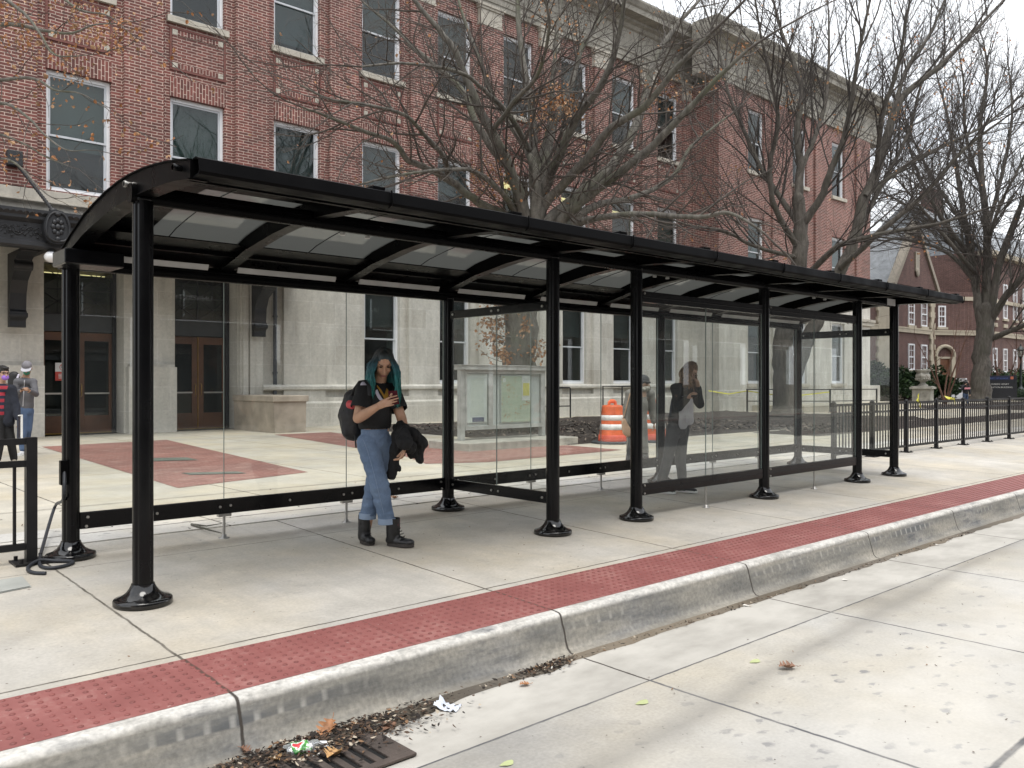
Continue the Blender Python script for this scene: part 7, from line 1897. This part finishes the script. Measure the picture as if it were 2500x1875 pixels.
# crushed bottle
bt = G(500+1040/4.424,1600+1075/4.424,RZ,0); cb_ = empty('crushed_bottle',(bt.x,bt.y,bt.z),0,'crushed clear plastic bottle with a green and red label in the gutter','bottle')
m, nt, out = new_mat('clear_plastic'); tr = N(nt,'BsdfTransparent'); tr.inputs[0].default_value=(.92,.95,.94,1); gl = N(nt,'BsdfGlossy'); gl.inputs['Roughness'].default_value=.08; df = N(nt,'BsdfDiffuse'); df.inputs[0].default_value=(.6,.63,.63,1)
lw = N(nt,'LayerWeight'); m1 = N(nt,'MixShader'); m1.inputs[0].default_value=.4; L(nt,gl.outputs[0],m1.inputs[1]); L(nt,df.outputs[0],m1.inputs[2]); m2 = N(nt,'MixShader'); L(nt,mapr(nt,lw.outputs['Facing'],.0,.9,.3,.85),m2.inputs[0]); L(nt,tr.outputs[0],m2.inputs[1]); L(nt,m1.outputs[0],m2.inputs[2]); L(nt,m2.outputs[0],out.inputs[0]); M_clear = m
def crush(p, k=1.): return p+Vector((noise.noise(p*38),noise.noise(p*38+Vector((7,0,0))),noise.noise(p*38+Vector((0,9,0)))))*.012*k
ax = (RV*.88+TV*-.45).normalized(); sd = ax.cross(ZUP); bc = bt+ZUP*.028
def btube(t0,t1,r0,r1,n=20,seg=14,lift=0.):
    mb = MB(); vs = []
    for i in range(seg+1):
        t = t0+(t1-t0)*i/seg; r = r0+(r1-r0)*i/seg
        for j in range(n): a = 2*math.pi*j/n; vs.append(crush(bc+ax*t+sd*((r+lift)*math.cos(a)*1.15)+ZUP*((r+lift)*.82*math.sin(a))))
    mb.add(vs,[(i*n+j,i*n+(j+1)%n,(i+1)*n+(j+1)%n,(i+1)*n+j) for i in range(seg) for j in range(n)],0,True); return mb
def lb(mb,name,m): o = mb.build(name,m,cb_); o.matrix_parent_inverse = Matrix.Translation(-Vector(cb_.location)); return o
lb(btube(-.075,.05,.030,.032),'bottle_shell',M_clear); lb(btube(.05,.095,.032,.013,20,8),'bottle_neck',M_clear); mb = btube(.095,.112,.015,.015,16,2); lb(mb,'bottle_cap',M_white)
m, nt, out = new_mat('bottle_label'); p_ = pos(nt); n1 = noise_n(nt,p_,34,2); c_ = ramp(nt,n1,[(.36,(.03,.17,.035)),(.44,(.09,.33,.05)),(.50,(.60,.66,.60)),(.56,(.62,.68,.62)),(.60,(.5,.03,.04))]); nt.nodes[-1].color_ramp.interpolation='CONSTANT'; finish(nt,out,c_,.35); lb(btube(-.045,.03,.0315,.0325,20,10,.0015),'bottle_label',m)
# crumpled paper, straw, cigarette ends, scraps
mb = MB(); c = G(1094,1732,RZ,0); n = 9; vs = []
for i in range(n):
    for j in range(n):
        u, v = i/(n-1)-.5, j/(n-1)-.5; h = .035*abs(noise.noise(Vector((u*4,v*4,5))))+.05*max(0,-u-.12)*1.6+.006
        vs.append(c+(RV*.95+TV*.2)*u*.115+(TV*.9-RV*.3)*v*.085*(1+.3*noise.noise(Vector((u*3,2,v*3))))+ZUP*h)
mb.add(vs,[(i*n+j,i*n+j+1,(i+1)*n+j+1,(i+1)*n+j) for i in range(n-1) for j in range(n-1)],0)
tag(mb.build('crumpled_paper',mat('paper_bluewhite',(.62,.66,.74),.7,.12,30)),'crumpled white and blue paper scrap in the gutter','paper')
a, b = G(500+1680/4.424,1600+835/4.424,RZ,0)+ZUP*.014, G(500+2130/4.424,1600+700/4.424,RZ,0)+ZUP*.014
mb = MB(); mb.tube([a,a.lerp(b,.5)+ZUP*.002,b],.0035,8); tag(mb.build('straw',mat('straw_white',(.66,.62,.5),.5)),'white drinking straw lying in the gutter litter','straw')
M_cig = mat('cigarette_white',(.66,.63,.58),.7)
for k, (x,y,l,r) in enumerate(((1190,935,.022,.3),(1268,972,.024,1.2),(1240,1085,.03,.5),(1160,1132,.026,.4),(1480,835,.02,.2),(1350,1480,.02,.6))):
    c = G(500+x/4.424,1600+y/4.424,RZ,0)+ZUP*.012 if k < 5 else G(800+1345/2.458,1200+1078/2.458,RZ,0)+ZUP*.02; d = Vector((math.cos(r),math.sin(r),.1))*l
    mb = MB(); mb.tube([c-d*.5,c+d*.5],.0042,8)
    tag(mb.build('cigarette_end',M_cig),['cigarette end lying left of the curled orange leaf','crumpled white cigarette end just right of the bottle neck','long white cigarette end below the bottle label','white cigarette end lowest in the gutter heap','short cigarette end beside the drain behind the leaf','cigarette end on top of the dark litter clump'][k],'cigarette end','cigarette ends in the gutter')
for x, y, rd, lab in ((800+1890/2.458,1200+1270/2.458,.035,'pale green leaf flattened on the road near the slab joint'),(1600+600/2.458,1200+1022/2.458,.035,'pale green leaf on the road beside the brown oak leaf'),(800+1078/2.458,1200+1637/2.458,.03,'yellow-green leaf on the road at the bottom edge')):
    c = G(x,y,-.29,0)+ZUP*.004; mb = MB(); mb.poly([c+Vector((rd*math.cos(t)*1.2*(1+.2*math.sin(3*t)),rd*math.sin(t)*.7,.002*math.sin(t*2))) for t in (6.283*k/12 for k in range(12))]); tag(mb.build('flat_leaf',mat('leaf_lime',(.40,.44,.22),.7) if 'leaf_lime' not in bpy.data.materials else bpy.data.materials['leaf_lime']),lab,'leaf')
for x, y, lab in ((1600+545/2.458,1200+690/2.458,'white scrap of paper in the gutter below the third kerb joint'),(1600+1140/2.458,1200+535/2.458,'small white paper scrap farther along the gutter'),(1600+1695/2.458,1200+325/2.458,'farthest white paper scrap in the gutter')):
    c = G(x,y,RZ,0)+ZUP*.006; mb = MB(); mb.poly([c+RV*.03,c+TV*.018+ZUP*.006,c-RV*.028+ZUP*.003,c-TV*.014-RV*.01+ZUP*.008]); tag(mb.build('paper_scrap',M_cig),lab,'paper scrap')
mb = MB(); q = [G(x/2.458,1200+y/2.458,.075,0)+ZUP*.012 for x,y in ((1150,205),(1200,222),(1260,240),(1330,258))]; mb.tube(q,[.012,.009,.007,.004],6)
q2 = [G(x/2.458,1200+y/2.458,.075,0)+ZUP*.012 for x,y in ((1160,205),(1240,215),(1330,200))]; mb.tube(q2,[.009,.006,.003],6); tag(mb.build('fallen_twig',M_beech),'forked fallen twig on the pale strip behind the shelter glass','twig')
# ================================================================ LIGHT, SKY, CAMERA
w = bpy.data.worlds.new('World'); SC.world = w; w.use_nodes = True
nt = w.node_tree; nt.nodes.clear()
out = nt.nodes.new('ShaderNodeOutputWorld'); bg = nt.nodes.new('ShaderNodeBackground')
sky = nt.nodes.new('ShaderNodeTexSky'); sky.sky_type = 'NISHITA'; sky.sun_disc = False
SUN_EL, SUN_AZ = R(70), R(200)
sky.sun_elevation = SUN_EL; sky.sun_rotation = SUN_AZ; sky.air_density = 1.; sky.dust_density = 4.; sky.ozone_density = 1.
tc = nt.nodes.new('ShaderNodeTexCoord')
mp = nt.nodes.new('ShaderNodeMapping'); mp.inputs['Scale'].default_value = (1,1,2.6); L(nt, tc.outputs['Generated'], mp.inputs[0])
n1 = noise_n(nt, mp.outputs[0], 2.4, 7, .6)
cl = ramp(nt, n1, [(.28,(6.6,7.0,7.7)),(.5,(9.0,9.25,9.6)),(.7,(10.6,10.6,10.5))])
mx = mixc(nt, .90, sky.outputs[0], cl)
L(nt, mx, bg.inputs[0]); bg.inputs[1].default_value = .10
L(nt, bg.outputs[0], out.inputs[0])
sd = bpy.data.lights.new('sun','SUN'); sd.energy = 1.15; sd.angle = R(28); sd.color = (1,.96,.9)
so = bpy.data.objects.new('sun', sd); COL.objects.link(so)
# sky texture: rotation 0 puts the sun on +Y, growing clockwise seen from above
d = Vector((math.sin(SUN_AZ)*math.cos(SUN_EL), math.cos(SUN_AZ)*math.cos(SUN_EL), math.sin(SUN_EL)))
so.rotation_euler = d.to_track_quat('Z','Y').to_euler(); so.location = (0,0,40)
cd = bpy.data.cameras.new('camera'); cam = bpy.data.objects.new('camera', cd); COL.objects.link(cam)
cd.sensor_fit = 'HORIZONTAL'; cd.sensor_width = 36; cd.lens = 36*F/2500; cd.clip_end = 2000; cd.clip_start = .05
cd.shift_y = -(937.5-Y0)/2500
cam.location = (0,0,EYE); cam.rotation_euler = (R(90), 0, YAW - R(90))
SC.camera = cam
SC.view_settings.view_transform = 'Standard'; SC.view_settings.look = 'None'; SC.view_settings.exposure = .98; SC.view_settings.gamma = 1
SC.cycles.max_bounces = 10; SC.cycles.transparent_max_bounces = 24; SC.cycles.glossy_bounces = 5; SC.cycles.diffuse_bounces = 3
SC.cycles.use_denoising = True
try: SC.cycles.denoiser = 'OPENIMAGEDENOISE'
except Exception: pass
